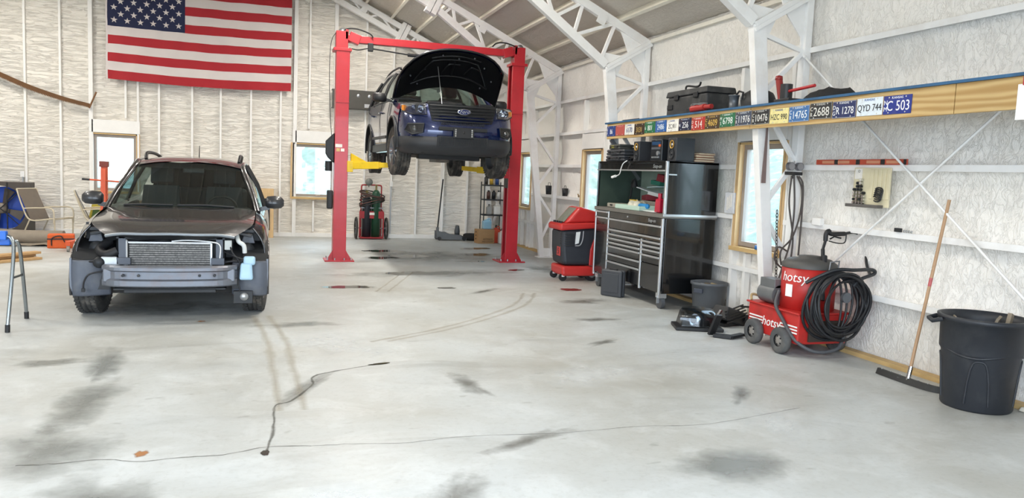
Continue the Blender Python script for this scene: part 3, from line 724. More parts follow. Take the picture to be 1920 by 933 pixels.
# engine bay, cowl and open bonnet
MB().box((0, 0.72, 0.86), (1.50, 1.1, 0.2)).box((-0.2, 0.7, 0.99), (0.6, 0.5, 0.10)).box((0.5, 0.6, 0.98), (0.25, 0.3, 0.12)).build('engine', DARKM, car, bevel=0.02)
mb = MB(); mb.grid(surf([[(0.90, 1.25, 1.035), (0.42, 1.02, 1.03), (0, 0.96, 1.03), (-0.42, 1.02, 1.03), (-0.90, 1.25, 1.035)], [(0.88, 1.45, 1.075), (0.42, 1.22, 1.065), (0, 1.15, 1.06), (-0.42, 1.22, 1.065), (-0.88, 1.45, 1.075)]], 6, 3)); mb.build('cowl', BLACKP, car)
for s_, a in ((0.1, 0.55), (-0.55, 0.02)): MB().tube([(s_ + 0.1, 1.16, 1.085), (s_ - 0.1, 1.20, 1.115), (s_ - 0.42, 1.32, 1.11)], 0.012, 6).build('wiper', BLACKP, car)
# bonnet shape in plan (x, distance from its hinge edge to the nose), then swung up about the cowl
HB = M('bonnet_underside', '#0b0c0f', 0.45, var=0.3)
ang = math.radians(38)
def bon(x, d, h): # x, distance forward of the hinge line, height above the sheet
    y, z = 1.38 - d * math.cos(ang) + h * math.sin(ang), 1.06 + d * math.sin(ang) + h * math.cos(ang)
    return Vector((x, y, z))
def bon_rows(off, inset=0.0):
    rows = []
    for k in range(17):
        u = -1 + k / 8.0; x = u * (0.93 - inset)
        d0 = 0.05 + 0.26 * (1 - u * u) + inset
        d1 = 1.24 - 0.13 * u * u - 0.20 * abs(u) ** 5 - inset
        xs2 = lambda t: x * (1 - 0.10 * t ** 2.5)
        rows.append([bon(xs2(t), d0 + (d1 - d0) * t, off + 0.10 * (1 - u * u) - 0.09 * t ** 3 + 0.02 * math.sin(PI * t)) for t in [i / 12 for i in range(13)]])
    return rows
bn = MB(); bn.grid(bon_rows(0.03)); bonnet = bn.build('bonnet', NAVY, car)
s2 = bonnet.modifiers.new('solid', 'SOLIDIFY'); s2.thickness = 0.012; s2.offset = 0
un = MB(); un.grid(bon_rows(-0.01, 0.025)); u_o = un.build('inner_panel', HB, bonnet)
rim_pts = [r[-1] for r in bon_rows(0.01)]; edge = [bon_rows(0.01)[0][k] for k in range(13)] + rim_pts[1:] + [bon_rows(0.01)[-1][k] for k in range(11, -1, -1)]
MB().tube(edge, 0.016, 8).build('bonnet_edge', HB, bonnet)
def under(u, t):
    r = bon_rows(-0.022, 0.025); i = min(15.999, (u + 1) * 8); j = min(11.999, t * 12)
    a, b = int(i), int(j); fa, fb = i - a, j - b
    return (r[a][b] * (1 - fa) + r[a + 1][b] * fa) * (1 - fb) + (r[a][b + 1] * (1 - fa) + r[a + 1][b + 1] * fa) * fb
for path in ([(-.75, .25), (-.35, .3), (.35, .3), (.75, .25)], [(-.7, .3), (-.45, .75), (.45, .75), (.7, .3)], [(-.2, .35), (-.1, .62), (.12, .62)], [(.25, .38), (.35, .62), (.55, .6)], [(-.5, .85), (0, .88), (.5, .85)], [(0.0, .32), (0, .74)]):
    pts = []
    for (u0, t0), (u1, t1) in zip(path, path[1:]): pts += [under(u0 + (u1 - u0) * k / 5, t0 + (t1 - t0) * k / 5) for k in range(6)]
    MB().tube(pts, 0.016, 6).build('panel_rib', HB, bonnet)
for uu, tt in ((-.8, .5), (-.55, .55), (.05, .8), (.6, .72), (.8, .5), (-.3, .9), (.35, .9), (-.62, .2), (.62, .2)):
    p = under(uu, tt); MB().cyl(p, p + Vector((0, -0.012, -0.006)), 0.014, n=8).build('trim_clip', M('clip_grey', '#4a4c50', 0.5), bonnet)
MB().cyl((-0.30, 0.25, 0.98), under(-0.3, 0.55), 0.006, n=6).build('prop_rod', ALU, car)
# cabin interior, wheels, underbody
MB().box((0, 1.52, 0.98), (1.55, 0.45, 0.18)).build('dashboard', CABIN, car, bevel=0.04)
seat(car, -0.40, 2.25, 0.62, CABIN); seat(car, 0.40, 2.25, 0.62, CABIN); steering(car, 0.40, 1.82, 1.0)
MB().box((0, 1.78, 1.50), (0.24, 0.04, 0.07)).build('rear_view_mirror', BLACKP, car, bevel=0.015)
for s_ in (1, -1):
    wheel(car, s_ * 0.865, 0.95, 0.262, 0.385, 0.245, s_, 0.10); wheel(car, s_ * 0.86, 3.81, 0.262, 0.385, 0.245, s_)
UND = M('underbody_grime', '#2a2826', 0.8, var=0.4, scale=7, dirt='#6b5f50', dirt_amt=0.5)
MB().box((0, 2.5, 0.29), (1.5, 4.6, 0.12)).box((0, 2.4, 0.40), (1.84, 1.9, 0.14)).build('underbody', UND, car, bevel=0.03)
MB().box((0, 0.55, 0.25), (1.3, 0.8, 0.05)).box((0, 0.95, 0.20), (1.1, 0.18, 0.1)).build('undertray', BLACKP, car, bevel=0.02)
for s_ in (1, -1):
    MB().bar((s_ * 0.3, 0.95, 0.24), (s_ * 0.76, 0.95, 0.24), 0.12, 0.05).cyl((s_ * 0.62, 0.95, 0.3), (s_ * 0.56, 0.95, 0.75), 0.05, n=12).build('front_suspension', UND, car)
    MB().bar((s_ * 0.25, 3.75, 0.25), (s_ * 0.76, 3.81, 0.25), 0.14, 0.06).cyl((s_ * 0.55, 3.81, 0.28), (s_ * 0.5, 3.81, 0.7), 0.045, n=12).build('rear_suspension', UND, car)
MB().tube([(0.1, 0.9, 0.22), (0.15, 1.6, 0.19), (0.2, 2.8, 0.19), (0.3, 3.4, 0.22), (0.55, 4.5, 0.26)], 0.035, 8).box((0.22, 2.6, 0.19), (0.26, 0.6, 0.13)).build('exhaust', M('exhaust_steel', '#7b736a', 0.5, metal=0.6, var=0.3), car)
# ---------------- the dark grey SUV with its front bumper, grille and lamps taken off
GPAINT = M('charcoal_car_paint', '#3b393a', 0.25, metal=0.4, var=0.06, coat=0.9, dirt='#6f6a68', dirt_amt=0.15)
g = thing('suv', 'charcoal grey SUV with its front bumper and headlights removed, standing on the floor', 'car', (-0.91, 8.31, 0))
GA = [(0.66, 0.365, 0.41), (3.51, 0.365, 0.41)]
sc = []
for y, pts in ((0.40, ((.85, .42), (.885, .50), (.905, .62), (.90, .72), (.86, .83), (.79, .925))),
               (0.66, ((.89, .30), (.915, .45), (.935, .62), (.935, .76), (.89, .90), (.80, .985))),
               (1.10, ((.88, .24), (.915, .40), (.935, .62), (.935, .80), (.905, .95), (.80, 1.05))),
               (1.65, ((.86, .24), (.90, .40), (.915, .62), (.92, .82), (.895, .97), (.79, 1.08))),
               (2.6, ((.86, .24), (.90, .40), (.92, .62), (.92, .84), (.90, 1.0), (.80, 1.09))),
               (3.51, ((.88, .30), (.92, .45), (.945, .62), (.945, .84), (.91, 1.02), (.80, 1.11))),
               (4.4, ((.78, .36), (.83, .48), (.85, .64), (.85, .86), (.83, 1.03), (.75, 1.13)))):
    sc.append([(x, y, z) for x, z in pts])
rows = snap_arch(surf(sc, 6, 9), GA, 0.045)
for s_ in (1, -1):
    rr = rows if s_ > 0 else mirror_rows(rows)
    MB().grid(rr, drop=lambda i, j, q: in_arch(q, GA)).build('body_side', GPAINT, g)
    for a in GA: arch_lip(g, s_, 0.932, a, GPAINT, -0.3, PI + 0.3, 0.012); wheel_well(g, s_, a, 0.58, 0.94, BLACKP)
    MB().bar((s_ * 0.895, 1.1, 0.28), (s_ * 0.895, 3.1, 0.28), 0.05, 0.12).build('rocker_cladding', BLACKP, g, bevel=0.015)
    for yy in (1.25, 2.30, 3.25): MB().tube([(s_ * 0.905, yy, 0.42), (s_ * 0.925, yy, 0.62), (s_ * 0.927, yy, 0.82), (s_ * 0.902, yy, 0.98)], 0.004, 6).build('door_seam', BLACKP, g)
    # cavity edge: fender front flange
    MB().tube(catmull([(s_ * 0.78, 0.41, 0.93), (s_ * 0.85, 0.385, 0.84), (s_ * 0.893, 0.385, 0.73), (s_ * 0.903, 0.385, 0.62), (s_ * 0.885, 0.39, 0.50)], 4), 0.012, 6).build('fender_flange', GPAINT, g)
    # plastic inner fender liner, bare now that the bumper is off
    mb = MB(); lin = [[(s_ * x, y, z) for x, y in ((0.58, 0.28 + b), (0.72, 0.20 + b), (0.85, 0.17 + b), (0.925, 0.22 + b))] for z, b in ((0.60, 0.03), (0.47, 0.015), (0.34, 0.02), (0.235, 0.06))]
    mb.grid(surf(lin, 5, 4)); ln = mb.build('fender_liner', GREYP, g); sd = ln.modifiers.new('s', 'SOLIDIFY'); sd.thickness = 0.012
    MB().tube([(s_ * 0.928, 0.245, 0.62), (s_ * 0.928, 0.23, 0.44), (s_ * 0.926, 0.24, 0.34), (s_ * 0.905, 0.285, 0.235)], 0.012, 6).build('liner_edge', M('liner_edge_grey', '#7b818c', 0.5), ln)
    # headlight cavity: dark shelf, mounts, duct
    MB().box((s_ * 0.68, 0.62, 0.76), (0.36, 0.02, 0.38)).box((s_ * 0.70, 0.45, 0.585), (0.42, 0.32, 0.02)).box((s_ * 0.66, 0.50, 0.90), (0.26, 0.18, 0.03)).build('lamp_cavity', BLACKP, g)
    MB().lathe([(0.0, -0.02), (0.075, -0.02), (0.085, 0.03), (0.06, 0.10)], (s_ * 0.72, 0.42, 0.70), axis='Y', n=20).build('lamp_socket', DARKM, g)
    MB().box((s_ * 0.73, 0.43, 0.82), (0.14, 0.05, 0.10), taper=(0.6, 1)).build('lamp_mount', GREYP, g, bevel=0.008)
    MB().box((s_ * 0.67, 0.36, 0.875), (0.20, 0.10, 0.03), rot=Matrix.Rotation(0.2 * s_, 3, 'Y')).build('upper_bracket', DARKM, g, bevel=0.006)
    MB().tube(catmull([(s_ * 0.92, 0.30, 0.595), (s_ * 0.75, 0.22, 0.585), (s_ * 0.58, 0.18, 0.60), (s_ * 0.45, 0.2, 0.57)], 5), 0.012, 6).build('wiring_loom', RUBBER, g)
    MB().box((s_ * 0.455, 0.20, 0.72), (0.07, 0.05, 0.30)).box((s_ * 0.44, 0.17, 0.60), (0.13, 0.05, 0.07)).build('radiator_support', GREYP, g, bevel=0.006)
    # windows and pillars
    win = [[(s_ * 0.865, 1.50, 1.035), (s_ * 0.885, 2.3, 1.05), (s_ * 0.88, 3.2, 1.06), (s_ * 0.83, 4.0, 1.08)],
           [(s_ * 0.77, 1.85, 1.28), (s_ * 0.79, 2.35, 1.33), (s_ * 0.78, 3.2, 1.34), (s_ * 0.73, 4.0, 1.33)],
           [(s_ * 0.62, 2.26, 1.53), (s_ * 0.645, 2.6, 1.58), (s_ * 0.64, 3.2, 1.585), (s_ * 0.60, 4.0, 1.55)]]
    MB().grid(surf(win, 6, 4)).build('side_window', CARGLASS, g)
    MB().tube(catmull([(s_ * 0.815, 1.40, 1.04), (s_ * 0.745, 1.72, 1.26), (s_ * 0.625, 2.18, 1.545), (s_ * 0.635, 2.7, 1.605), (s_ * 0.63, 3.5, 1.60), (s_ * 0.58, 4.2, 1.54)], 6), 0.034, 8).build('roof_pillar', GPAINT, g)
    for y0 in (2.33, 3.3): MB().tube([(s_ * 0.892, y0, 1.05), (s_ * 0.79, y0 + 0.03, 1.33), (s_ * 0.645, y0 + 0.06, 1.59)], 0.025, 6).build('window_pillar', BLACKP, g)
    MB().tube(catmull([(s_ * 0.56, 2.62, 1.62), (s_ * 0.57, 2.72, 1.685), (s_ * 0.57, 2.95, 1.71), (s_ * 0.57, 3.6, 1.70), (s_ * 0.55, 3.95, 1.66), (s_ * 0.54, 4.05, 1.61)], 4), 0.022, 8).build('roof_rail', BLACKP, g)
    # mirror
    mb = MB(); prof = ((-.055, -.06), (-.075, .0), (-.05, .07), (.0, .085), (.05, .075), (.055, -.05), (.0, -.07))
    sec = [[Vector((s_ * (0.90 + 0.22 * u), 1.74 + dy * k, 1.145 + dz * k)) for dy, dz in prof] for u, k in ((0, .55), (.12, .95), (.5, 1.05), (.85, .92), (1.0, .5))]
    if s_ < 0: sec = [list(reversed(r)) for r in sec]
    mb.grid(sec, closed_u=True); mb.add(sec[0], [tuple(range(7))]); mb.add(sec[4], [tuple(range(6, -1, -1))]); mb.bar((s_ * 0.83, 1.75, 1.06), (s_ * 0.95, 1.75, 1.09), 0.06, 0.05)
    mb.build('door_mirror', M('mirror_shell', '#2f3033', 0.35, coat=0.3), g, fix=True)
# bonnet
bc = []
for y, k, zc in ((0.06, 0.60, 0.885), (0.16, 0.68, 0.925), (0.42, 0.77, 0.985), (0.85, 0.79, 1.035), (1.20, 0.79, 1.065), (1.40, 0.80, 1.085)):
    bk = 0.0 if y > 0.5 else (0.5 - y) * 0.0
    bc.append([(x * k, y + (0.10 * abs(x) ** 2.4 if y < 0.3 else 0) + (0.13 * (abs(x) ** 2) if y > 1.1 else 0) - (0.13 if y > 1.1 else 0) * 1.0, zc + 0.012 - 0.035 * abs(x) ** 2 + (0.012 if 0.4 < abs(x) < 0.8 else 0)) for x in (1, 0.75, 0.4, 0.0, -0.4, -0.75, -1)])
MB().grid(surf(bc, 5, 6)).build('bonnet', GPAINT, g)
lip = [(p[0], p[1] - 0.004, p[2] - 0.012) for p in bc[0]]
MB().tube(catmull(lip, 4), 0.016, 8).build('bonnet_lip', M('lip_bare_metal', '#8a9096', 0.4, metal=0.5), g)
mb = MB(); mb.add([Vector(p) + Vector((0, 0.01, 0)) for p in lip] + [Vector(p) + Vector((0, 0.10, -0.06)) for p in lip], [(i, i + 1, 8 + i, 7 + i) for i in range(6)]); mb.build('bonnet_underfold', DARKM, g, fix=True)
# windscreen, roof
ws = [[(0.765, 1.40, 1.065), (0.42, 1.26, 1.085), (0, 1.20, 1.09), (-0.42, 1.26, 1.085), (-0.765, 1.40, 1.065)],
      [(0.70, 1.76, 1.30), (0.38, 1.68, 1.34), (0, 1.645, 1.35), (-0.38, 1.68, 1.34), (-0.70, 1.76, 1.30)],
      [(0.595, 2.17, 1.545), (0.34, 2.12, 1.59), (0, 2.10, 1.605), (-0.34, 2.12, 1.59), (-0.595, 2.17, 1.545)]]
MB().grid(surf(ws, 6, 6)).build('windshield', CARGLASS, g)
rc = [[(0.60, 2.16, 1.55), (0.34, 2.11, 1.595), (0, 2.09, 1.61), (-0.34, 2.11, 1.595), (-0.60, 2.16, 1.55)],
      [(0.62, 2.5, 1.605), (0.35, 2.5, 1.65), (0, 2.5, 1.662), (-0.35, 2.5, 1.65), (-0.62, 2.5, 1.605)],
      [(0.625, 3.2, 1.61), (0.35, 3.2, 1.665), (0, 3.2, 1.68), (-0.35, 3.2, 1.665), (-0.625, 3.2, 1.61)],
      [(0.57, 4.2, 1.55), (0.33, 4.28, 1.60), (0, 4.3, 1.61), (-0.33, 4.28, 1.60), (-0.57, 4.2, 1.55)]]
MB().grid(surf(rc, 5, 6)).build('roof', GPAINT, g)
MB().grid(surf([[(0.75, 4.42, 0.5), (0, 4.6, 0.5), (-0.75, 4.42, 0.5)], [(0.78, 4.42, 1.0), (0, 4.6, 1.0), (-0.78, 4.42, 1.0)], [(0.57, 4.2, 1.55), (0, 4.32, 1.61), (-0.57, 4.2, 1.55)]], 5, 4)).build('tailgate', GPAINT, g)
MB().grid(surf([[(0.72, 4.30, 0.55), (0, 4.45, 0.55), (-0.72, 4.30, 0.55)], [(0.74, 4.30, 1.0), (0, 4.45, 1.0), (-0.74, 4.30, 1.0)], [(0.56, 4.08, 1.55), (0, 4.18, 1.60), (-0.56, 4.08, 1.55)]], 5, 4)).build('tailgate_trim', CABIN, g)
MB().grid([[(x, y, z) for x in (-0.6, 0, 0.6)] for y, z in ((2.2, 1.52), (2.6, 1.585), (3.3, 1.59), (4.1, 1.53))]).build('headliner', M('headliner_grey', '#6d7072', 0.9), g)
MB().tube([(0.0, 3.55, 1.67), (0.0, 3.60, 1.84)], [0.008, 0.004], 6).build('antenna', BLACKP, g)
mb = MB(); mb.grid(surf([[(0.76, 1.30, 1.05), (0, 1.08, 1.065), (-0.76, 1.30, 1.05)], [(0.765, 1.42, 1.072), (0, 1.215, 1.092), (-0.765, 1.42, 1.072)]], 8, 2)); mb.build('cowl', BLACKP, g)
for pts in ([(0.55, 1.32, 1.10), (0.25, 1.26, 1.12), (-0.05, 1.235, 1.115)], [(-0.10, 1.235, 1.115), (-0.40, 1.27, 1.115), (-0.62, 1.34, 1.10)]): MB().tube(pts, 0.012, 6).build('wiper', BLACKP, g)
# bare front end: crash beam, condenser, hoses, washer bottle, undertray
BEAM = M('crash_beam_steel', '#767a82', 0.42, metal=0.45, var=0.15, dirt='#7d5a42', dirt_amt=0.35, dirt_scale=5)
mb = MB(); bp = [(-0.63, 0.14), (-0.5, 0.02), (-0.25, -0.03), (0, -0.045), (0.25, -0.03), (0.5, 0.02), (0.63, 0.14)]
cs = [(0.0, .572), (-.02, .555), (-.02, .525), (.014, .51), (.014, .44), (-.02, .425), (-.02, .375), (0.0, .36), (.05, .36), (.05, .572)]
cb = catmull([(x, y, 0) for x, y in bp], 4)
mb.grid([[(p.x, p.y + dy, z) for dy, z in cs] for p in cb], closed_u=True, smooth=False); mb.build('crash_beam', BEAM, g, fix=True)
for x in (-0.42, -0.28, 0.28, 0.42): MB().cyl((x, -0.03, 0.478), (x, 0.02, 0.478), 0.014, n=10).build('beam_bolt', DARKM, g)
for s_ in (1, -1): MB().box((s_ * 0.56, 0.14, 0.47), (0.10, 0.16, 0.13)).build('beam_mount', BEAM, g, bevel=0.01)
fin = bpy.data.materials.new('condenser_fins'); fin.use_nodes = True
_n = fin.node_tree.nodes; _l = fin.node_tree.links; _b = _n['Principled BSDF']; _tc = _n.new('ShaderNodeTexCoord'); _w = _n.new('ShaderNodeTexWave'); _w.bands_direction = 'Z'; _w.inputs['Scale'].default_value = 14.0
_nz = _n.new('ShaderNodeTexNoise'); _nz.inputs['Scale'].default_value = 60; _rp = _n.new('ShaderNodeValToRGB'); _rp.color_ramp.elements[0].color = (0.02, 0.02, 0.02, 1); _rp.color_ramp.elements[1].color = (0.42, 0.40, 0.37, 1)
_mx = _n.new('ShaderNodeMath'); _mx.operation = 'MULTIPLY'; _l.new(_tc.outputs['Object'], _w.inputs['Vector']); _l.new(_tc.outputs['Object'], _nz.inputs['Vector']); _l.new(_w.outputs['Fac'], _mx.inputs[0]); _l.new(_nz.outputs['Fac'], _mx.inputs[1])
_l.new(_mx.outputs[0], _rp.inputs[0]); _l.new(_rp.outputs[0], _b.inputs['Base Color']); _b.inputs['Roughness'].default_value = 0.5; _b.inputs['Metallic'].default_value = 0.4
MB().box((-0.015, 0.22, 0.655), (0.76, 0.025, 0.245)).build('condenser', fin, g)
mb = MB(); mb.box((-0.015, 0.215, 0.785), (0.78, 0.035, 0.018)).box((-0.015, 0.215, 0.528), (0.78, 0.035, 0.018)).box((0.375, 0.215, 0.655), (0.022, 0.035, 0.26)).build('condenser_rail', ALU, g, bevel=0.003)
MB().cyl((-0.425, 0.20, 0.545), (-0.425, 0.20, 0.805), 0.021, n=14).cyl((-0.425, 0.20, 0.80), (-0.425, 0.20, 0.815), 0.015, n=10).build('receiver_drier', M('bare_aluminium', '#d7d8d8', 0.35, metal=0.5), g)
MB().tube(catmull([(0.0, 0.19, 0.80), (0.15, 0.17, 0.815), (0.38, 0.17, 0.80), (0.46, 0.17, 0.765), (0.462, 0.17, 0.65), (0.45, 0.17, 0.60), (0.40, 0.18, 0.59)], 5), 0.009, 8).build('coolant_pipe', M('bare_aluminium', '#d7d8d8'), g)
MB().tube(catmull([(0.62, 0.3, 0.86), (0.64, 0.26, 0.80), (0.69, 0.26, 0.76), (0.70, 0.27, 0.68)], 5), 0.024, 8).build('filler_neck', M('translucent_plastic', '#d9dad6', 0.4), g)
wb = MB().box((0.72, 0.17, 0.50), (0.14, 0.12, 0.18), taper=(0.8, 0.9)).box((0.75, 0.17, 0.61), (0.12, 0.10, 0.09)).build('washer_bottle', M('washer_bottle_blue', '#a9c9dd', 0.35, var=0.1), g, bevel=0.025, seg=3)
MB().box((0.54, 0.20, 0.77), (0.07, 0.07, 0.10)).build('fuse_box', M('fuse_box_grey', '#b8bcb9', 0.5), g, bevel=0.006)
MB().lathe([(0.0, -0.045), (0.045, -0.04), (0.055, -0.01), (0.055, 0.05), (0.03, 0.08)], (-0.66, 0.16, 0.585), axis='Y', n=20).build('horn', DARKM, g)
MB().box((-0.57, 0.17, 0.60), (0.20, 0.05, 0.09), taper=(0.7, 1)).build('horn_bracket', ALU, g, bevel=0.01)
MB().tube(catmull([(-0.62, 0.15, 0.50), (-0.74, 0.14, 0.47), (-0.79, 0.15, 0.40), (-0.80, 0.15, 0.33)], 5), 0.008, 6).box((-0.80, 0.15, 0.31), (0.03, 0.02, 0.035)).build('loose_wire', RUBBER, g)
fg = MB().lathe([(0.0, -0.03), (0.04, -0.025), (0.045, 0.0), (0.03, 0.05)], (0.70, 0.15, 0.235), axis='Y', n=18).build('fog_lamp', ALU, g)
MB().box((0.69, 0.19, 0.225), (0.19, 0.06, 0.13)).tube([(0.66, 0.16, 0.28), (0.64, 0.16, 0.40), (0.68, 0.18, 0.5)], 0.007, 6).build('fog_bracket', BLACKP, g, bevel=0.012)
MB().tube(catmull([(0.55, 0.2, 0.80), (0.58, 0.15, 0.70), (0.64, 0.14, 0.62), (0.66, 0.15, 0.55), (0.60, 0.16, 0.50)], 5), 0.010, 6).tube(catmull([(0.50, 0.2, 0.70), (0.60, 0.13, 0.66), (0.70, 0.14, 0.62)], 5), 0.008, 6).build('wiring_loom', RUBBER, g)
MB().tube(catmull([(-0.60, 0.4, 0.78), (-0.68, 0.3, 0.70), (-0.60, 0.2, 0.66), (-0.5, 0.2, 0.70)], 5), 0.045, 10).build('intake_hose', RUBBER, g)
MB().box((0, 0.55, 0.72), (1.0, 0.4, 0.28)).box((-0.1, 0.45, 0.86), (0.5, 0.3, 0.06)).box((0.32, 0.42, 0.84), (0.2, 0.2, 0.08)).build('engine', DARKM, g, bevel=0.015)
MB().tube(catmull([(-0.35, 0.3, 0.80), (-0.1, 0.26, 0.83), (0.1, 0.3, 0.80), (0.3, 0.28, 0.83)], 6), 0.022, 8).build('radiator_hose', RUBBER, g)
MB().box((0, 0.20, 0.835), (1.02, 0.05, 0.03)).build('radiator_crossbar', DARKM, g, bevel=0.006)
MB().box((0, 0.16, 0.355), (0.72, 0.02, 0.035)).build('lower_cooler', fin, g)
MB().box((0, 0.22, 0.325), (1.05, 0.26, 0.025)).box((0.0, 0.10, 0.305), (0.86, 0.04, 0.04)).build('undertray', BLACKP, g, bevel=0.008)
MB().box((0, 2.4, 0.30), (1.4, 4.0, 0.12)).build('underbody', UND, g)
MB().box((0, 1.66, 0.99), (1.5, 0.5, 0.16)).build('dashboard', CABIN, g, bevel=0.05)
GSEAT = M('grey_seat_fabric', '#3c4043', 0.85, var=0.15)
seat(g, -0.38, 2.30, 0.62, GSEAT); seat(g, 0.38, 2.30, 0.62, GSEAT); steering(g, 0.38, 1.93, 1.03)
MB().box((0, 3.35, 0.95), (1.3, 0.16, 0.62)).build('rear_seat', GSEAT, g, bevel=0.05)
MB().box((0.06, 2.02, 1.50), (0.26, 0.04, 0.075)).build('rear_view_mirror', BLACKP, g, bevel=0.018)
for s_ in (1, -1):
    wheel(g, s_ * 0.80, 0.66, 0.365, 0.365, 0.225, s_, -0.10); wheel(g, s_ * 0.80, 3.51, 0.365, 0.365, 0.225, s_)
# ------------------------------------------------------------------ two-post lift
RED = M('lift_red_paint', '#b8202c', 0.38, var=0.08, coat=0.2, dirt='#7a1a1e', dirt_amt=0.3)
YEL = M('lift_yellow_paint', '#e6c01d', 0.42, var=0.08, dirt='#8b7a2a', dirt_amt=0.4, dirt_scale=6)
lift = thing('two_post_lift', 'red two-post car lift with yellow arms holding up the navy SUV', 'car lift', (0, 13.72, 0))
def post(cx, s_):
    """s_ = +1 when the open side of the post looks to +x"""
    MB().box((cx, 0, 0.012), (0.50, 0.46, 0.024)).build('base_plate', RED, lift, bevel=0.004)
    for dx, dy in ((-.2, -.17), (-.08, -.19), (.08, -.19), (.2, -.17), (-.2, .17), (.2, .17)): MB().cyl((cx + dx, dy, 0.02), (cx + dx, dy, 0.06), 0.013, n=8).build('anchor_bolt', ALU, lift)
    for sx in (-1, 1): MB().prism([(0, 0), (sx * 0.10, 0), (0, 0.17)], (cx + sx * 0.11, -0.11, 0.024), (1, 0, 0), (0, 0, 1), 0.012 * sx).build('base_gusset', RED, lift, fix=True)
    mb = MB(); h = 3.62
    mb.box((cx - s_ * 0.105, 0, h / 2), (0.012, 0.28, h)); mb.box((cx, -0.137, h / 2), (0.222, 0.012, h)); mb.box((cx, 0.137, h / 2), (0.222, 0.012, h))
    mb.box((cx + s_ * 0.106, -0.11, h / 2), (0.012, 0.05, h)); mb.box((cx + s_ * 0.106, 0.11, h / 2), (0.012, 0.05, h))
    mb.build('post', RED, lift, bevel=0.004)
    MB().box((cx, -0.005, 1.36), (0.245, 0.30, 2.72)).build('post_sleeve', RED, lift) if False else None
    MB().box((cx, -0.147, 2.72), (0.232, 0.012, 0.012)).build('post_seam', RED, lift)
    MB().box((cx - s_ * 0.01, 0, 3.60), (0.30, 0.32, 0.05)).build('post_flange', RED, lift, bevel=0.004)
    MB().box((cx - s_ * 0.02, 0, 3.76), (0.20, 0.24, 0.30)).build('post_extension', RED, lift, bevel=0.006)
    MB().box((cx + s_ * 0.06, -0.06, 3.86), (0.05, 0.12, 0.16)).build('pulley_bracket', RED, lift, bevel=0.004)
    MB().lathe([(0.0, -0.015), (0.06, -0.015), (0.05, 0.0), (0.06, 0.015), (0, 0.015)], (cx - s_ * 0.02, -0.10, 3.90), axis='Y', n=18).build('pulley', ALU, lift)
    # carriage inside the post
    MB().box((cx + s_ * 0.02, 0, 1.74), (0.19, 0.24, 0.75)).build('carriage', BLACKP, lift, bevel=0.006)
    MB().box((cx + s_ * 0.15, 0, 1.64), (0.10, 0.34, 0.19)).build('arm_bracket', YEL if s_ > 0 else RED, lift, bevel=0.008)
    MB().box((cx + s_ * 0.02, -0.02, 0.7), (0.03, 0.03, 1.3)).build('lift_cylinder', ALU, lift)
    MB().tube([(cx + s_ * 0.09, -0.10, 0.3), (cx + s_ * 0.085, -0.10, 1.5), (cx + s_ * 0.08, -0.11, 3.5)], 0.009, 6).build('lift_cable', RUBBER, lift)
LX, RX = 1.215, 4.335
post(LX, 1); post(RX, -1)
bm = MB().bar((LX + 0.02, 0, 3.80), (RX - 0.02, 0, 3.80), 0.14, 0.12).build('overhead_beam', RED, lift, bevel=0.006)
MB().bar((LX + 0.1, -0.02, 3.84), (LX + 0.28, -0.02, 3.78), 0.17, 0.16).build('beam_socket', RED, bm, bevel=0.006)
MB().bar((RX - 0.28, -0.02, 3.78), (RX - 0.1, -0.02, 3.84), 0.17, 0.16).build('beam_socket', RED, bm, bevel=0.006)
MB().tube([(LX + 0.50, -0.08, 3.66), (LX + 1.2, -0.10, 3.60), (RX - 0.6, -0.10, 3.58)], 0.012, 8).build('safety_bar', RUBBER, lift)
MB().tube([(LX + 1.1, -0.10, 3.605), (LX + 2.0, -0.10, 3.595)], 0.03, 10).build('safety_bar_padding', RUBBER, lift)
MB().box((LX + 0.46, -0.08, 3.68), (0.09, 0.07, 0.14)).build('limit_switch', BLACKP, lift, bevel=0.01)
MB().tube(catmull([(LX + 0.1, -0.08, 3.64), (LX + 0.25, -0.08, 3.62), (LX + 0.42, -0.08, 3.66)], 5), 0.009, 6).build('switch_cord', RUBBER, lift)
for a, b in ((LX - 0.02, LX + 0.5), (RX - 0.5, RX + 0.03)):
    MB().tube(catmull([(a, -0.10, 3.88), (a + 0.08, -0.11, 3.95), ((a + b) / 2, -0.11, 3.96), (b - 0.06, -0.11, 3.90), (b, -0.10, 3.84)], 6), 0.013, 6).build('hydraulic_hose', RUBBER, lift)
MB().tube(catmull([(LX - 0.06, -0.10, 3.92), (LX - 0.19, -0.11, 3.75), (LX - 0.22, -0.11, 3.3), (LX - 0.20, -0.11, 2.6), (LX - 0.16, -0.10, 2.1)], 6), 0.006, 6).build('hydraulic_hose', RUBBER, lift)
# arms (swung towards the sills) with screw pads
def arm(px, py, qx, qy, col):
    p, q = Vector((px, py, 1.655)), Vector((qx, qy, 1.70)); m_ = p + (q - p) * 0.58
    a = MB().bar(p, m_, 0.11, 0.12).build('arm', col, lift, bevel=0.006)
    MB().bar(p + (q - p) * 0.4, q, 0.085, 0.085).build('arm_extension', col, a, bevel=0.005)
    MB().prism([(0, 0), (0.30, 0), (0.0, 0.16)], p + Vector((0, -0.01, 0.05)), (q - p).normalized(), (0, 0, 1), 0.02).build('arm_rib', col, a, fix=True)
    MB().cyl(q + Vector((0, 0, 0.03)), q + Vector((0, 0, 0.18)), 0.035, n=12).cyl(q + Vector((0, 0, 0.17)), q + Vector((0, 0, 0.215)), 0.07, n=16).build('lift_pad', BLACKP, a)
arm(LX + 0.18, -0.10, 2.17, -0.55, YEL); arm(LX + 0.18, 0.10, 2.12, 1.05, YEL)
arm(RX - 0.18, -0.10, 3.61, -0.55, YEL); arm(RX - 0.18, 0.10, 3.66, 1.05, YEL)
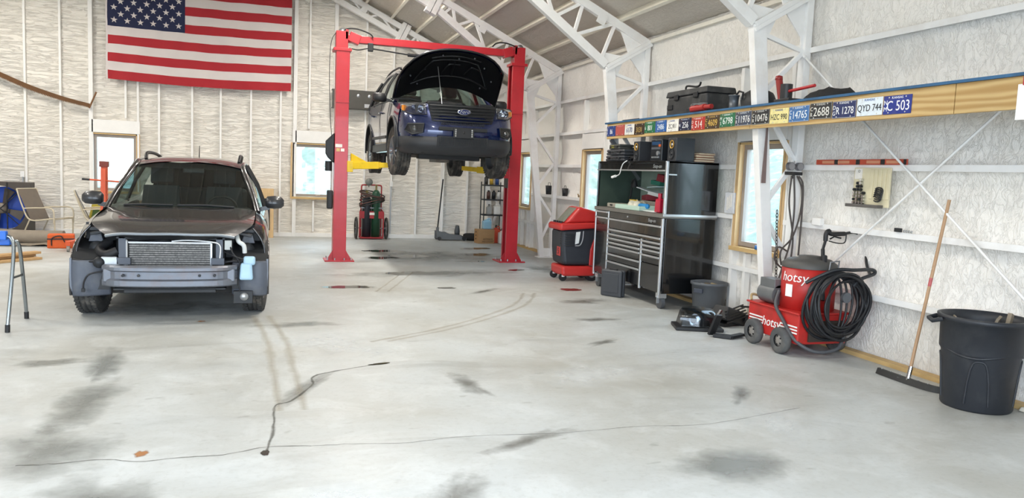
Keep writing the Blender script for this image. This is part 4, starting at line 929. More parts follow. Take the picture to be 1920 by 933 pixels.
# power unit on the outer side of the left post, warning labels
pu = MB().prism([(0, -0.21), (-0.10, -0.12), (-0.14, -0.05), (-0.14, 0.16), (0, 0.30)], (LX - 0.115, 0.06, 1.90), (1, 0, 0), (0, 0, 1), 0.16).build('power_unit', BLACKP, lift, bevel=0.012, fix=True)
MB().cyl((LX - 0.20, -0.02, 1.55), (LX - 0.20, -0.02, 1.72), 0.06, n=14).build('pump_motor', DARKM, pu)
MB().box((LX - 0.17, -0.02, 1.06), (0.10, 0.12, 0.32)).build('oil_tank', BLACKP, pu, bevel=0.02)
LABEL = M('paper_label', '#e8e4dc', 0.6, var=0.1, scale=30)
MB().box((LX - 0.045, -0.146, 1.985), (0.115, 0.004, 0.055)).build('warning_label', LABEL, lift)
MB().box((LX - 0.055, -0.146, 1.915), (0.06, 0.004, 0.055)).build('warning_label', M('beige_label', '#d8b27a', 0.6, var=0.2, scale=30), lift)
MB().box((LX + 0.02, -0.146, 1.915), (0.06, 0.004, 0.05)).build('warning_label', LABEL, lift)
# ------------------------------------------------------------------ right wall: plate board, shelf, wall items
def wood_board(name, light, dark):
    m = bpy.data.materials.new(name); m.use_nodes = True; n = m.node_tree.nodes; l = m.node_tree.links; b = n['Principled BSDF']
    tc = n.new('ShaderNodeTexCoord'); mp = n.new('ShaderNodeMapping'); mp.inputs['Scale'].default_value = (1.0, 0.22, 1.6); l.new(tc.outputs['Object'], mp.inputs['Vector'])
    wv = n.new('ShaderNodeTexWave'); wv.bands_direction = 'Z'; wv.inputs['Scale'].default_value = 3.2; wv.inputs['Distortion'].default_value = 14.0; wv.inputs['Detail'].default_value = 3.0; wv.inputs['Detail Scale'].default_value = 0.7; l.new(mp.outputs[0], wv.inputs['Vector'])
    nz = n.new('ShaderNodeTexNoise'); nz.inputs['Scale'].default_value = 1.3; l.new(tc.outputs['Object'], nz.inputs['Vector'])
    m1 = n.new('ShaderNodeMix'); m1.data_type = 'RGBA'; m1.inputs[6].default_value = srgb(light); m1.inputs[7].default_value = srgb(dark); l.new(wv.outputs['Fac'], m1.inputs[0])
    m2 = n.new('ShaderNodeMix'); m2.data_type = 'RGBA'; m2.blend_type = 'MULTIPLY'; m2.inputs[0].default_value = 0.35; l.new(m1.outputs[2], m2.inputs[6]); l.new(nz.outputs['Fac'], m2.inputs[7])
    l.new(m2.outputs[2], b.inputs['Base Color']); b.inputs['Roughness'].default_value = 0.6
    return m
ROUGHPINE = wood_board('yellow_pine_board', '#d8b87f', '#bb945a')
shelf = thing('wall_shelf', 'long plank-fronted wall shelf with number plates along its face', 'shelf', (4.86, 0, 0))
for a, b in ((7.13, 10.75), (4.57, 7.125), (0.6, 4.565)):
    MB().box((0.019, (a + b) / 2, 2.315), (0.038, b - a - 0.004, 0.222)).build('front_plank', ROUGHPINE, shelf, bevel=0.003)
DECK = M('blue_painted_deck', '#2f5f86', 0.6, var=0.2, scale=4, dirt='#1d2f3d', dirt_amt=0.6)
MB().box((0.31, 5.70, 2.437), (0.66, 10.2, 0.022)).build('deck', DECK, shelf)
MB().box((0.60, 5.70, 2.36), (0.04, 10.2, 0.13)).build('wall_ledger', PINE_H, shelf)
GREYST = M('grey_steel_brace', '#6f7377', 0.5, metal=0.3)
for y, x1 in ((10.715, 0.5), (3.6, 0.5)): MB().bar((0.06, y, 2.20), (0.55, y, 1.62), 0.05, 0.05, up=(0, 1, 0)).build('bracket_brace', GREYST, shelf)

def plate_text(p, s, x, z, size, mat, sx=1.0):
    return lettering(s, size, mat, p, (-0.0035, x, z), (0, -1, 0), (0, 0, 1), 0.0015, 0, sx)
PL = [ # colour, letter colour, number, small stacked letters at the left, state line colour or None, x of the number, size
 ('#24407e', '#e8e8ea', '86', 'SF', None, -.03, .085), ('#b5544f', '#c98a84', '', '', '#d09a94', 0, .08), ('#e4e2dc', '#2b3d7c', '6170', '', '#3b4f97', -.01, .085),
 ('#3a2c20', '#c8a85e', '3131', '', None, -.01, .085), ('#1f6b46', '#e9eee6', '801', 'G', '#e9eee6', -.01, .085), ('#2e5f9f', '#dfe6ee', '2486', '', '#dfe6ee', -.02, .085),
 ('#ebe9e2', '#22252d', 'ZC 911', '', '#3a4a86', 0, .072), ('#1d2340', '#e4e4e6', '256', 'N', '#b9bccb', -.02, .09), ('#b5342c', '#efe3dd', '514', 'DG', '#efe3dd', -.02, .10),
 ('#43331f', '#d7b25a', '4609', 'CS', '#c0a060', -.02, .09), ('#1e6a48', '#e6ece6', '6798', 'MS', '#e6ece6', -.02, .09), ('#3c4658', '#e4e4e2', '11976', 'CR', '#c9ccd2', -.02, .09),
 ('#232528', '#e2e0da', '10476', 'CR', '#c9c8c4', -.02, .09), ('#ecdf9a', '#23252b', 'HZC 990', '', '#2f4a92', 0, .075), ('#3d6ea5', '#e9eef2', '14765', 'CR', '#dfe7ee', -.02, .09),
 ('#26282a', '#e0ded6', '2688', 'CR', '#cfcdc6', -.03, .10), ('#1c2b5c', '#f0f0f0', 'R 1278', 'DG', '#e8e8ec', -.03, .086), ('#dfe9f0', '#1d2026', 'QYD 744', '', '#3a5ea0', 0, .078), ('#1c3186', '#f3f3f5', 'C 503', 'NM', '#f3f3f5', -.02, .10)]
NAMES = ['small blue number plate at the far end of the plank by the pipes', 'faded red number plate with hardly readable print', 'white number plate with blue digits, next to the faded red one', 'brown number plate with yellow digits, between white and green plates', 'green number plate between the brown and the blue plate', 'blue number plate with four pale digits, next to a green plate', 'white number plate reading ZC with dark digits', 'dark navy number plate between the white and the red plate', 'bright red number plate with three white digits', 'brown number plate with yellow digits, next to the bright red plate', 'green number plate with stacked letters, between brown and slate plates', 'slate grey number plate with five pale digits', 'black number plate with five pale digits beside the yellow plate', 'yellow number plate reading HZC', 'light blue number plate with five white digits', 'black number plate with four large digits beside a light blue plate', 'navy number plate beside the white QYD plate', 'white and sky blue number plate reading QYD', 'royal blue number plate, last of the row before the bare plank']
pr = random.Random(5)
for k, (bc_, tc_, num, small, state, tx, tsz) in enumerate(PL):
    yc = 10.595 - 0.3045 * k
    p = thing('number_plate', NAMES[k], 'number plate', (4.8565, yc, 2.315 + pr.uniform(-.006, .006)), 0, 'number plates along the plank')
    p.rotation_euler = (pr.uniform(-.012, .012), 0, 0)
    pm = M('plate_%02d' % k, bc_, 0.45, var=0.12, scale=14, dirt='#6b5540', dirt_amt=0.5 if k < 12 else 0.25, dirt_scale=9)
    tm = M('plate_ink_%s' % tc_[1:], tc_, 0.5, var=0.08)
    MB().box((0, 0, 0), (0.004, 0.294, 0.15)).build('plate', pm, p, bevel=0.0015)
    mb = MB(); r_ = [(-0.001, s1 * 0.143, s2 * 0.071) for s1, s2 in ((-1, -1), (1, -1), (1, 1), (-1, 1))]; mb.tube(r_, 0.002, 4, closed=True); mb.build('plate_rim', tm if k in (11, 12, 14, 15, 16) else pm, p)
    for s1 in (-1, 1):
        for s2 in (-1, 1): MB().cyl((-0.002, s1 * 0.088, s2 * 0.061), (-0.005, s1 * 0.088, s2 * 0.061), 0.006, n=8).build('plate_screw', M('screw_head', '#d9d9d6', 0.4, metal=0.4), p)
    if num: plate_text(p, num, -0.012 if small else 0, -0.012, tsz * (1.15 if len(num) < 6 else 1.05), tm, 0.95 if len(num) < 5 else 0.86)
    if small:
        for q, ch in enumerate(small): plate_text(p, ch, 0.122, (0.018 - 0.052 * q) if len(small) > 1 else -0.012, 0.052, tm)
    if state: plate_text(p, 'KANSAS', 0.0, 0.057, 0.026, M('plate_ink_%s' % state[1:], state, 0.5), 1.25)

# things on the shelf deck
def box_obj(name, label, cat, loc, size, mat, rz=0, bevel=0.01, group=None, parts=()):
    root = thing(name, label, cat, loc, rz, group)
    MB().box((0, 0, size[2] / 2), size).build('body', mat, root, bevel=bevel, seg=3)
    for nm, c, sz, mt in parts: MB().box(c, sz).build(nm, mt, root, bevel=min(sz) * 0.25)
    return root
CASEB = M('scuffed_black_plastic', '#2c2d2e', 0.6, var=0.25, scale=6, dirt='#6c6a66', dirt_amt=0.4, dirt_scale=5)
t = thing('tool_case', 'large scuffed black plastic tool case lying on the plank shelf', 'tool case', (5.19, 8.72, 2.448))
MB().box((0, 0, 0.125), (0.40, 0.98, 0.25), taper=(0.97, 0.98)).build('case_body', CASEB, t, bevel=0.03, seg=3)
MB().box((0, 0, 0.285), (0.42, 1.00, 0.075), taper=(0.93, 0.97)).build('case_lid', CASEB, t, bevel=0.012)
for yy in (-0.25, 0.22): MB().box((-0.21, yy, 0.235), (0.02, 0.10, 0.07)).build('latch', BLACKP, t, bevel=0.006)
MB().box((-0.205, 0.38, 0.12), (0.014, 0.13, 0.06)).build('hand_grip', BLACKP, t, bevel=0.004)
MB().tube(catmull([(-0.1, 0.18, 0.32), (-0.1, 0.16, 0.38), (-0.1, -0.05, 0.355), (-0.1, -0.14, 0.36), (-0.1, -0.17, 0.40)], 5), 0.013, 8).build('carry_handle', RUBBER, t)
t = thing('grinder', 'red angle grinder with coiled grey cord on the plank shelf', 'power tool', (4.90, 8.22, 2.450))
MB().cyl((0, 0.16, 0.045), (0, -0.12, 0.05), 0.045, 0.04, n=16).cyl((0, -0.12, 0.05), (0, -0.26, 0.05), 0.028, n=12).build('motor_body', M('tool_red', '#a82a25', 0.4, var=0.15, dirt='#3a2b28', dirt_amt=0.5), t)
MB().cyl((0, 0.16, 0.045), (0, 0.22, 0.045), 0.035, n=12).cyl((0, 0.22, 0.045), (0, 0.22, 0.0), 0.05, n=16).build('gear_head', DARKM, t)
mb = MB(); mb.tube([(0.02 + 0.05 * math.cos(a * 0.5) * (1 + 0.1 * math.sin(a)), 0.05 + 0.17 * math.sin(a * 0.5), 0.03 + 0.07 * abs(math.sin(a * 0.31))) for a in range(0, 60)], 0.007, 6); mb.build('power_cord', M('cord_grey', '#6c6e70', 0.6), t)
t = thing('wire_spool', 'dull grey wire spool standing on the plank shelf', 'spool', (4.97, 7.62, 2.448))
MB().lathe([(0.0, 0.0), (0.062, 0.0), (0.062, 0.012), (0.05, 0.014), (0.052, 0.14), (0.062, 0.142), (0.062, 0.155), (0.0, 0.155)], n=24).build('spool_body', M('spool_grey', '#5f646a', 0.4, metal=0.4, var=0.2, scale=40, stretch=(1, 1, 14)), t)
MB().tube([(0.0, -0.04, 0.155), (0.0, -0.09, 0.19), (0.0, -0.17, 0.17), (0.0, -0.15, 0.10)], 0.012, 6).build('wire_tail', RUBBER, t)
t = thing('tool_bag', 'black soft tool bag slumped on the plank shelf', 'bag', (5.15, 7.42, 2.448))
mb = MB(); mb.grid([[(0.16 * math.cos(a) * k, 0.22 * math.sin(a) * k, z + 0.02 * math.sin(3 * a)) for a in [2 * PI * i / 20 for i in range(20)]] for z, k in ((0.0, 1.0), (0.08, 1.06), (0.15, 0.9), (0.19, 0.5), (0.195, 0.05))], closed_u=True); mb.build('bag_body', CASEB, t)
t = thing('bottle_jack', 'red and black hydraulic jack with a red lever on the plank shelf', 'jack', (4.99, 6.70, 2.448))
MB().box((0, 0, 0.02), (0.16, 0.24, 0.04)).cyl((0, 0.03, 0.04), (0, 0.03, 0.19), 0.06, n=16).build('jack_body', M('jack_black', '#232325', 0.45, var=0.2), t, bevel=0.006)
MB().cyl((0, 0.10, 0.04), (0, 0.16, 0.24), 0.035, n=12).lathe([(0.0, 0.0), (0.04, 0.01), (0.035, 0.05), (0.0, 0.06)], (0, 0.165, 0.235), n=14).build('ram', M('jack_red', '#8e2723', 0.4, var=0.2), t)
MB().cyl((0, 0.14, 0.11), (-0.02, -0.42, 0.135), 0.016, n=10).build('lever', M('jack_red_lever', '#b5262a', 0.4), t)
t = thing('rag_heap', 'crumpled black rags on the plank shelf', 'rags', (5.0, 6.10, 2.448))
mb = MB(); mb.grid([[(0.16 * math.cos(a) * k + 0.02 * fbm(a, k * 3), 0.33 * math.sin(a) * k, z * (1 + 0.5 * fbm(a * 1.2, k * 2, 4))) for a in [2 * PI * i / 26 for i in range(26)]] for z, k in ((0.002, 1.0), (0.03, 0.9), (0.06, 0.7), (0.075, 0.4), (0.08, 0.03))], closed_u=True); mb.build('rag_cloth', M('rag_black', '#1a1a1c', 0.9, var=0.3, bump=0.4), t)
t = thing('pipe_bundle', 'short dark steel pipes lying at the far end of the plank shelf', 'pipes', (5.12, 10.38, 2.448))
for k, (dx, dy, l_) in enumerate(((0, 0, 0.7), (0.05, -0.1, 0.6), (-0.04, 0.05, 0.5))): MB().cyl((dx, dy + 0.25, 0.015 + 0.012 * k), (dx + 0.01, dy + 0.25 - l_, 0.015 + 0.012 * k), 0.013, n=8).build('pipe', DARKM, t)
t = thing('hang_tag', 'white printed tag with a red clip hanging on the plank', 'tag', (4.853, 3.995, 2.25))
MB().box((0, 0, 0), (0.004, 0.12, 0.24)).build('card', M('tag_white', '#f1f0ee', 0.6), t, bevel=0.002)
MB().box((0, 0.0, 0.14), (0.012, 0.05, 0.06)).build('clip', M('clip_red', '#b0283a', 0.4), t, bevel=0.004)

# spirit level and socket board on the girt
t = thing('spirit_level', 'long orange-red spirit level lying on a wall girt', 'spirit level', (5.485, 6.20, 1.853))
LVL = M('level_red', '#b4472f', 0.45, var=0.12)
MB().box((0, 0, 0.026), (0.022, 1.20, 0.052)).build('level_body', LVL, t, bevel=0.002)
for yy, mt in ((0.42, LVL), (-0.45, LVL), (0.2, LVL), (-0.2, LVL)):
    MB().box((-0.012, yy, 0.026), (0.004, 0.17, 0.028)).build('level_recess', M('level_recess', '#c98a6a', 0.5), t, bevel=0.001)
for yy in (0.30, 0.0, -0.32): MB().box((-0.012, yy, 0.026), (0.006, 0.05, 0.048)).build('vial_block', BLACKP, t, bevel=0.002)
MB().box((-0.012, -0.585, 0.026), (0.004, 0.03, 0.05)).build('end_cap', BLACKP, t)
t = thing('socket_board', 'cream wall board with rows of steel sockets and a small tray', 'tool board', (5.47, 6.0, 1.64))
MB().box((0.01, 0, 0), (0.02, 0.46, 0.37)).build('board', M('cream_board', '#d9cfae', 0.55, var=0.12), t, bevel=0.004)
for k in range(5): MB().box((-0.004, -0.01 - 0.052 * k, 0.03), (0.008, 0.038, 0.28)).build('rib', M('cream_board', '#d9cfae'), t, bevel=0.003)
MB().box((-0.004, 0.165, 0.125), (0.008, 0.09, 0.10)).build('sticker', LABEL, t)
lettering('O', 0.035, BLACKP, t, (-0.0095, 0.155, 0.15), (0, -1, 0), (0, 0, 1), 0.001)
MB().box((-0.035, 0.035, -0.178), (0.07, 0.42, 0.03)).build('tray', M('grey_tray', '#5b5753', 0.5), t, bevel=0.004)
sr = random.Random(9)
for i in range(4):
    n_s = (5, 7, 8, 4)[i]
    for j in range(n_s):
        z = -0.15 + 0.031 * j; y = 0.19 - 0.04 * i
        MB().cyl((-0.004, y, z), (-0.03, y, z), 0.013 + 0.002 * sr.random(), n=10).build('socket', CHROME if sr.random() < 0.6 else DARKM, t)
for j in range(5):
    a = 0.6 * j; MB().tube([(-0.012 - 0.004 * j, -0.12 + 0.05 * math.cos(q), -0.03 + 0.03 * math.sin(q) - 0.018 * j) for q in [0.5 + 5.0 * i / 10 for i in range(11)]], 0.007, 6).build('hose_clamp', DARKM, t)
# bracing rods across the bay
for a, b, w_ in (((5.44, 7.16, 3.06), (5.44, 3.55, 0.25), 'down towards the black bin'), ((5.452, 3.55, 3.2), (5.452, 7.1, 0.30), 'down towards the pressure washer')):
    r = MB().cyl(a, b, 0.011, n=10).build('brace_rod', STEEL_W, wall_right)
    MB().box((a[0], a[1], a[2]), (0.06, 0.10, 0.12)).build('anchor_plate', STEEL_W, r); MB().cyl(Vector(a) + (Vector(b) - Vector(a)) * 0.012, Vector(a) + (Vector(b) - Vector(a)) * 0.03, 0.02, n=8).build('lock_nut', STEEL_W, r)
t = thing('hitch_pin', 'small black clevis with chain links on a wall girt', 'hardware', (5.49, 5.60, 1.245))
MB().box((0, 0.04, 0.018), (0.03, 0.07, 0.036)).build('clevis', DARKM, t, bevel=0.004)
for k in range(4): MB().tube([(0.0 + 0.006 * math.cos(q), -0.03 - 0.028 * k + 0.014 * math.cos(q), 0.012 + 0.009 * math.sin(q)) for q in [2 * PI * i / 8 for i in range(8)]], 0.004, 5, closed=True).build('chain_link', ALU, t)
t = box_obj('outlet_box', 'small white electrical box on a wall girt by the pressure washer', 'electrical box', (5.49, 6.72, 1.225), (0.05, 0.13, 0.075), WHITE, bevel=0.004)
t = thing('document_holder', 'clear plastic holder with papers on the wall behind the tool chest', 'holder', (5.50, 8.35, 1.25))
CLEARP = M('clear_plastic', '#d4d6da', 0.2, var=0.2, scale=20)
MB().box((0, 0, 0.13), (0.05, 0.20, 0.26)).build('pocket', CLEARP, t, bevel=0.008)
for k in range(3): MB().box((-0.028, 0.03 - 0.04 * k, 0.12 + 0.02 * k), (0.004, 0.03, 0.16)).build('paper_slip', LABEL, t)
# ------------------------------------------------------------------ tool chest and what is on it
CHB = M('gloss_black_enamel', '#0d0e10', 0.22, var=0.1, coat=0.6)
SATIN = M('satin_trim', '#c9ccce', 0.3, metal=0.75, var=0.06)
chest = thing('tool_chest', 'big black roller tool chest with silver trim and a lit hutch', 'tool chest', (4.74, 8.62, 0))
CL, CD = 2.10, 0.73
MB().box((CD / 2 + 0.01, CL / 2, 0.675), (CD - 0.02, CL, 0.95)).build('cabinet_body', CHB, chest, bevel=0.006)
wt = MB().box((CD / 2 - 0.01, CL / 2, 1.178), (CD + 0.04, CL + 0.02, 0.05)).build('worktop', M('worktop_grey', '#6d6a64', 0.5, var=0.15), chest, bevel=0.006)
for y in (0.02, 0.62, 1.62, 2.07):      # vertical trims (y measured from the near end)
    MB().box((-0.008, y, 0.665), (0.03, 0.036 if y in (0.02, 2.07) else 0.03, 0.97 if y != 0.62 else 0.62)).build('corner_trim', SATIN, chest, bevel=0.006) if y != 0.62 else MB().box((-0.008, 0.56, 0.52), (0.028, 0.035, 0.66)).build('corner_trim', SATIN, chest, bevel=0.006)
def drawer(y0, y1, z0, z1):
    d = MB().box((-0.004, (y0 + y1) / 2, (z0 + z1) / 2), (0.02, y1 - y0 - 0.008, z1 - z0 - 0.008)).build('drawer', CHB, chest, bevel=0.003)
    MB().box((-0.02, (y0 + y1) / 2, z1 - 0.018), (0.018, y1 - y0 - 0.01, 0.026)).build('drawer_pull', SATIN, d, bevel=0.004)
def bank(y0, y1, zs_):
    for a, b in zip(zs_, zs_[1:]): drawer(y0, y1, b, a)
MB().box((-0.004, 0.82, 1.105), (0.018, 1.55, 0.09)).build('lid_panel', CHB, chest, bevel=0.003)
bank(0.04, 1.60, (1.06, 0.91, 0.85))
bank(0.585, 1.60, (0.845, 0.785, 0.725, 0.67, 0.555, 0.45, 0.22))
bank(0.04, 0.54, (0.845, 0.79, 0.735, 0.665, 0.555))
MB().box((-0.004, 0.29, 0.385), (0.02, 0.49, 0.32)).build('cupboard_door', CHB, chest, bevel=0.003)
drawer(1.64, 2.05, 1.06, 1.15); MB().box((-0.004, 1.845, 0.63), (0.02, 0.40, 0.80)).build('locker_door', CHB, chest, bevel=0.003)
MB().box((-0.02, 1.845, 1.045), (0.018, 0.40, 0.026)).build('locker_pull', SATIN, chest, bevel=0.004)
MB().cyl((-0.012, 1.0, 1.11), (-0.022, 1.0, 1.11), 0.012, n=12).build('lock', SATIN, chest)
lettering('Snap-on', 0.062, SATIN, chest, (-0.016, 0.30, 1.105), (0, -1, 0), (0, 0, 1), 0.004, 0.25)
# hutch
MB().box((CD / 2, 0.012, 1.535), (CD, 0.024, 0.665)).build('hutch_side', CHB, chest, bevel=0.004); MB().box((CD / 2, CL - 0.012, 1.535), (CD, 0.024, 0.665)).build('hutch_side', M('hutch_side_lit_green', '#3c4a42', 0.3, var=0.15), chest, bevel=0.004)  # far side of the black hutch tinted greener and lighter, light painted in
MB().box((CD - 0.012, CL / 2, 1.535), (0.024, CL - 0.05, 0.665)).build('hutch_back', M('hutch_back_lit_green', '#9fb3a4', 0.4, var=0.15), chest)  # back colour lightened to stand for light inside the hutch
MB().box((CD / 2, CL / 2, 1.855), (CD, CL, 0.03)).build('hutch_roof', CHB, chest, bevel=0.004)
MB().box((0.10, CL / 2, 1.80), (0.18, CL - 0.04, 0.10)).build('hutch_canopy', CHB, chest, bevel=0.01)
MB().box((0.0, CL / 2, 1.745), (0.03, CL + 0.02, 0.018)).build('hutch_lip', SATIN, chest, bevel=0.003)
MB().box((0.006, 0.018, 1.535), (0.035, 0.04, 0.66)).build('corner_trim', SATIN, chest, bevel=0.006); MB().box((0.006, CL - 0.018, 1.535), (0.03, 0.03, 0.66)).build('corner_trim', CHB, chest, bevel=0.006)
MB().box((CD / 2 - 0.005, -0.004, 1.19), (CD + 0.04, 0.014, 0.03)).build('side_trim', SATIN, chest, bevel=0.003)
MB().box((0.08, -0.004, 1.70), (0.11, 0.006, 0.016)).build('side_badge', SATIN, chest)
MB().box((0.42, 0.75, 1.535), (0.02, 0.02, 0.62)).build('hutch_divider', CHB, chest)
lettering('Snap-on', 0.07, SATIN, chest, (0.006, 0.28, 1.80), (0, -1, 0), (0, 0, 1), 0.004, 0.25)
for dx, dy in ((0.06, 0.08), (CD - 0.08, 0.08), (0.06, CL - 0.1), (CD - 0.08, CL - 0.1)):
    c_ = MB().cyl((dx - 0.025, dy, 0.075), (dx + 0.025, dy, 0.075), 0.075, n=18).build('caster', M('caster_grey', '#4a4c4e', 0.6), chest)
    MB().box((dx, dy, 0.17), (0.10, 0.10, 0.06)).bar((dx - 0.035, dy, 0.17), (dx - 0.035, dy, 0.07), 0.05, 0.008, up=(0, 1, 0)).bar((dx + 0.035, dy, 0.17), (dx + 0.035, dy, 0.07), 0.05, 0.008, up=(0, 1, 0)).build('caster_fork', SATIN, c_, fix=True)
WTZ = 1.205
# on the worktop
MINT = M('mint_tray', '#bcd6c6', 0.4, var=0.08)
t = thing('parts_tray', 'pale mint green plastic tray on the tool chest worktop', 'tray', (4.96, 9.78, WTZ))
MB().box((0, 0, 0.012), (0.36, 0.75, 0.024)).build('tray_base', MINT, t, bevel=0.005)
for c_, sz in (((-0.175, 0, 0.03), (0.012, 0.75, 0.06)), ((0.175, 0, 0.03), (0.012, 0.75, 0.06)), ((0, -0.37, 0.03), (0.36, 0.012, 0.06)), ((0, 0.37, 0.03), (0.36, 0.012, 0.06))): MB().box(c_, sz).build('tray_wall', MINT, t, bevel=0.003)
t = thing('paper_sheets', 'loose white sheets on the near end of the worktop', 'papers', (4.90, 9.20, WTZ))
for k in range(3): MB().box((0.02 * k, 0.05 * k - 0.05, 0.003 + 0.004 * k), (0.22, 0.30, 0.003), rot=0.2 * k - 0.15).build('sheet', M('sheet_white', '#e9f1ec', 0.6), t)
t = thing('tape_roll', 'blue rag or cloth roll lying in the mint tray', 'cloth', (4.90, 9.50, WTZ + 0.026))
MB().cyl((0, -0.11, 0.035), (0, 0.11, 0.035), 0.033, n=16).lathe([(0.0, -0.13), (0.025, -0.115), (0.034, -0.09), (0.034, 0.09), (0.02, 0.125), (0, 0.13)], (0, 0, 0.035), axis='Y', n=18).build('cloth_roll', M('cloth_blue', '#2a86c4', 0.7, var=0.2, bump=0.3), t)
t = thing('plastic_bags', 'clear crumpled parts bags heaped in the tray', 'plastic bags', (5.0, 9.93, WTZ + 0.026))
pr = random.Random(4)
for k in range(5):
    mb = MB(); cx, cy = pr.uniform(-.08, .08), pr.uniform(-.16, .16)
    mb.grid([[(cx + 0.09 * math.cos(a) * q, cy + 0.09 * math.sin(a) * q, z + 0.03 * fbm(3 * math.cos(a) + k, 3 * math.sin(a), q * 4)) for a in [2 * PI * i / 14 for i in range(14)]] for z, q in ((0.01, 1.0), (0.05, 0.85), (0.08, 0.5), (0.085, 0.05))], closed_u=True)
    mb.build('bag', M('crumpled_clear_film', '#cfcbb8', 0.2, var=0.3, scale=25, bump=0.5), t)
MB().box((-0.02, 0.05, 0.09), (0.05, 0.16, 0.03)).build('yellow_tag', M('tag_yellow', '#d8b84a', 0.5), t)
t = thing('oil_bottle', 'red plastic bottle with a red cap at the near end of the worktop', 'bottle', (4.87, 9.0, WTZ))
REDB = M('bottle_red', '#b8203a', 0.3, var=0.08)
MB().box((0, 0, 0.09), (0.09, 0.14, 0.18), taper=(0.9, 0.85)).cyl((0, 0, 0.17), (0, 0, 0.215), 0.03, 0.025, n=14).build('bottle_body', REDB, t, bevel=0.02, seg=3)
MB().cyl((0, 0, 0.21), (0, 0, 0.25), 0.028, n=14).build('cap', REDB, t)
t = thing('parts_box_pile', 'heap of open cartons and leaflets inside the hutch', 'cartons', (5.30, 9.95, WTZ))
for k, (dx, dy, z, sz, mt, r) in enumerate(((0, 0, 0.06, (0.22, 0.34, 0.12), '#b9b3a6', 0.1), (-0.03, 0.1, 0.16, (0.18, 0.22, 0.08), '#8c2f38', -0.2), (0.02, -0.08, 0.22, (0.2, 0.26, 0.05), '#dfe3e2', 0.3), (-0.05, 0.16, 0.27, (0.12, 0.3, 0.012), '#e9eceb', 0.5), (0.04, 0.0, 0.32, (0.2, 0.36, 0.012), '#cfe6ea', -0.1), (0.05, -0.05, 0.38, (0.2, 0.2, 0.06), '#2f7d6a', 0.2), (0.02, -0.16, 0.45, (0.12, 0.12, 0.1), '#8e2a34', 0.4))):
    MB().box((dx, dy, z), sz, rot=Matrix.Rotation(r, 3, 'Z') @ Matrix.Rotation(r * 0.5, 3, 'X')).build('carton', M('carton_%s' % mt[1:], mt, 0.55, var=0.15), t, bevel=0.003)
t = thing('desk_lamp', 'black flexible work lamp leaning in the hutch corner', 'lamp', (5.16, 10.52, WTZ))
MB().lathe([(0.0, 0.0), (0.09, 0.0), (0.09, 0.02), (0.02, 0.03), (0.0, 0.03)], n=20).build('lamp_base', BLACKP, t)
MB().tube(catmull([(0, 0, 0.03), (0.02, -0.04, 0.2), (0.0, -0.10, 0.38), (-0.02, -0.22, 0.42)], 6), 0.014, 8).build('lamp_arm', BLACKP, t)
MB().lathe([(0.02, 0.0), (0.035, -0.04), (0.055, -0.11)], (-0.02, -0.23, 0.41), n=16).build('lamp_shade', BLACKP, t)
t = thing('beige_case', 'flat beige tool case lying by the hutch corner', 'tool case', (4.93, 10.33, WTZ))
MB().box((0, 0, 0.03), (0.26, 0.30, 0.06)).build('case_shell', M('beige_case', '#a8a294', 0.5), t, bevel=0.012, seg=3)
MB().box((-0.132, 0, 0.035), (0.01, 0.08, 0.02)).build('case_latch', BLACKP, t)
# work light with white cord clipped to the canopy
t = thing('work_light', 'small white clip light with a cord under the hutch canopy', 'lamp', (4.70, 10.02, 1.66))
MB().cyl((0, 0, 0), (-0.01, 0.10, -0.02), 0.018, n=12).build('light_head', M('white_plastic', '#efefee', 0.35), t)
MB().tube(catmull([(0, -0.02, 0.0), (0.0, -0.12, 0.03), (0.0, -0.17, 0.12), (0.0, -0.23, 0.18), (0.03, -0.28, 0.215)], 5), 0.007, 6).build('light_cord', M('white_plastic', '#efefee'), t)
# on top of the hutch
TZ = 1.872
def hardcase(name, label, loc, sz, mt, rz=0.0, badge=None):
    t = thing(name, label, 'tool case', loc, rz)
    MB().box((0, 0, sz[2] * 0.25), (sz[0], sz[1], sz[2] * 0.48)).build('case_bottom', mt, t, bevel=0.02, seg=3)
    MB().box((0, 0, sz[2] * 0.75), (sz[0] * 0.99, sz[1] * 0.99, sz[2] * 0.48)).build('case_lid', mt, t, bevel=0.02, seg=3)
    for yy in (-0.28, 0.28): MB().box((-sz[0] / 2 - 0.008, yy * sz[1], sz[2] * 0.5), (0.018, 0.05, sz[2] * 0.35)).build('latch', BLACKP, t, bevel=0.004)
    MB().tube([(-sz[0] / 2, -0.07, sz[2] * 0.5), (-sz[0] / 2 - 0.03, -0.06, sz[2] * 0.5), (-sz[0] / 2 - 0.03, 0.06, sz[2] * 0.5), (-sz[0] / 2, 0.07, sz[2] * 0.5)], 0.009, 6).build('handle', BLACKP, t)
    if badge: MB().box((-sz[0] / 2 - 0.003, 0.06, sz[2] * 0.5), (0.006, 0.12, 0.035)).build('badge', badge, t)
    return t
GRC = M('charcoal_case', '#3d4045', 0.5, var=0.12)
hardcase('tool_case', 'charcoal hard tool case flat on the hutch, lowest of its stack', (5.03, 10.36, TZ), (0.42, 0.62, 0.085), GRC)
hardcase('tool_case', 'charcoal hard tool case in the middle of the stack on the hutch', (5.02, 10.35, TZ + 0.088), (0.40, 0.60, 0.085), GRC)
hardcase('tool_case', 'small drill case with a yellow badge, topmost on the hutch', (4.97, 10.45, TZ + 0.176), (0.24, 0.36, 0.075), M('small_case_grey', '#4c4d4a', 0.5), 0, M('badge_yellow', '#c9c057', 0.5))
t = thing('cable_coil', 'tangle of black cable between the cases and the stereo', 'cable', (4.93, 9.90, TZ))
mb = MB(); mb.tube([(0.07 * math.cos(a * 0.6) + 0.02 * math.sin(a), 0.10 * math.sin(a * 0.6), 0.015 + 0.05 * abs(math.sin(a * 0.27))) for a in range(48)], 0.008, 6); mb.build('coil', RUBBER, t)
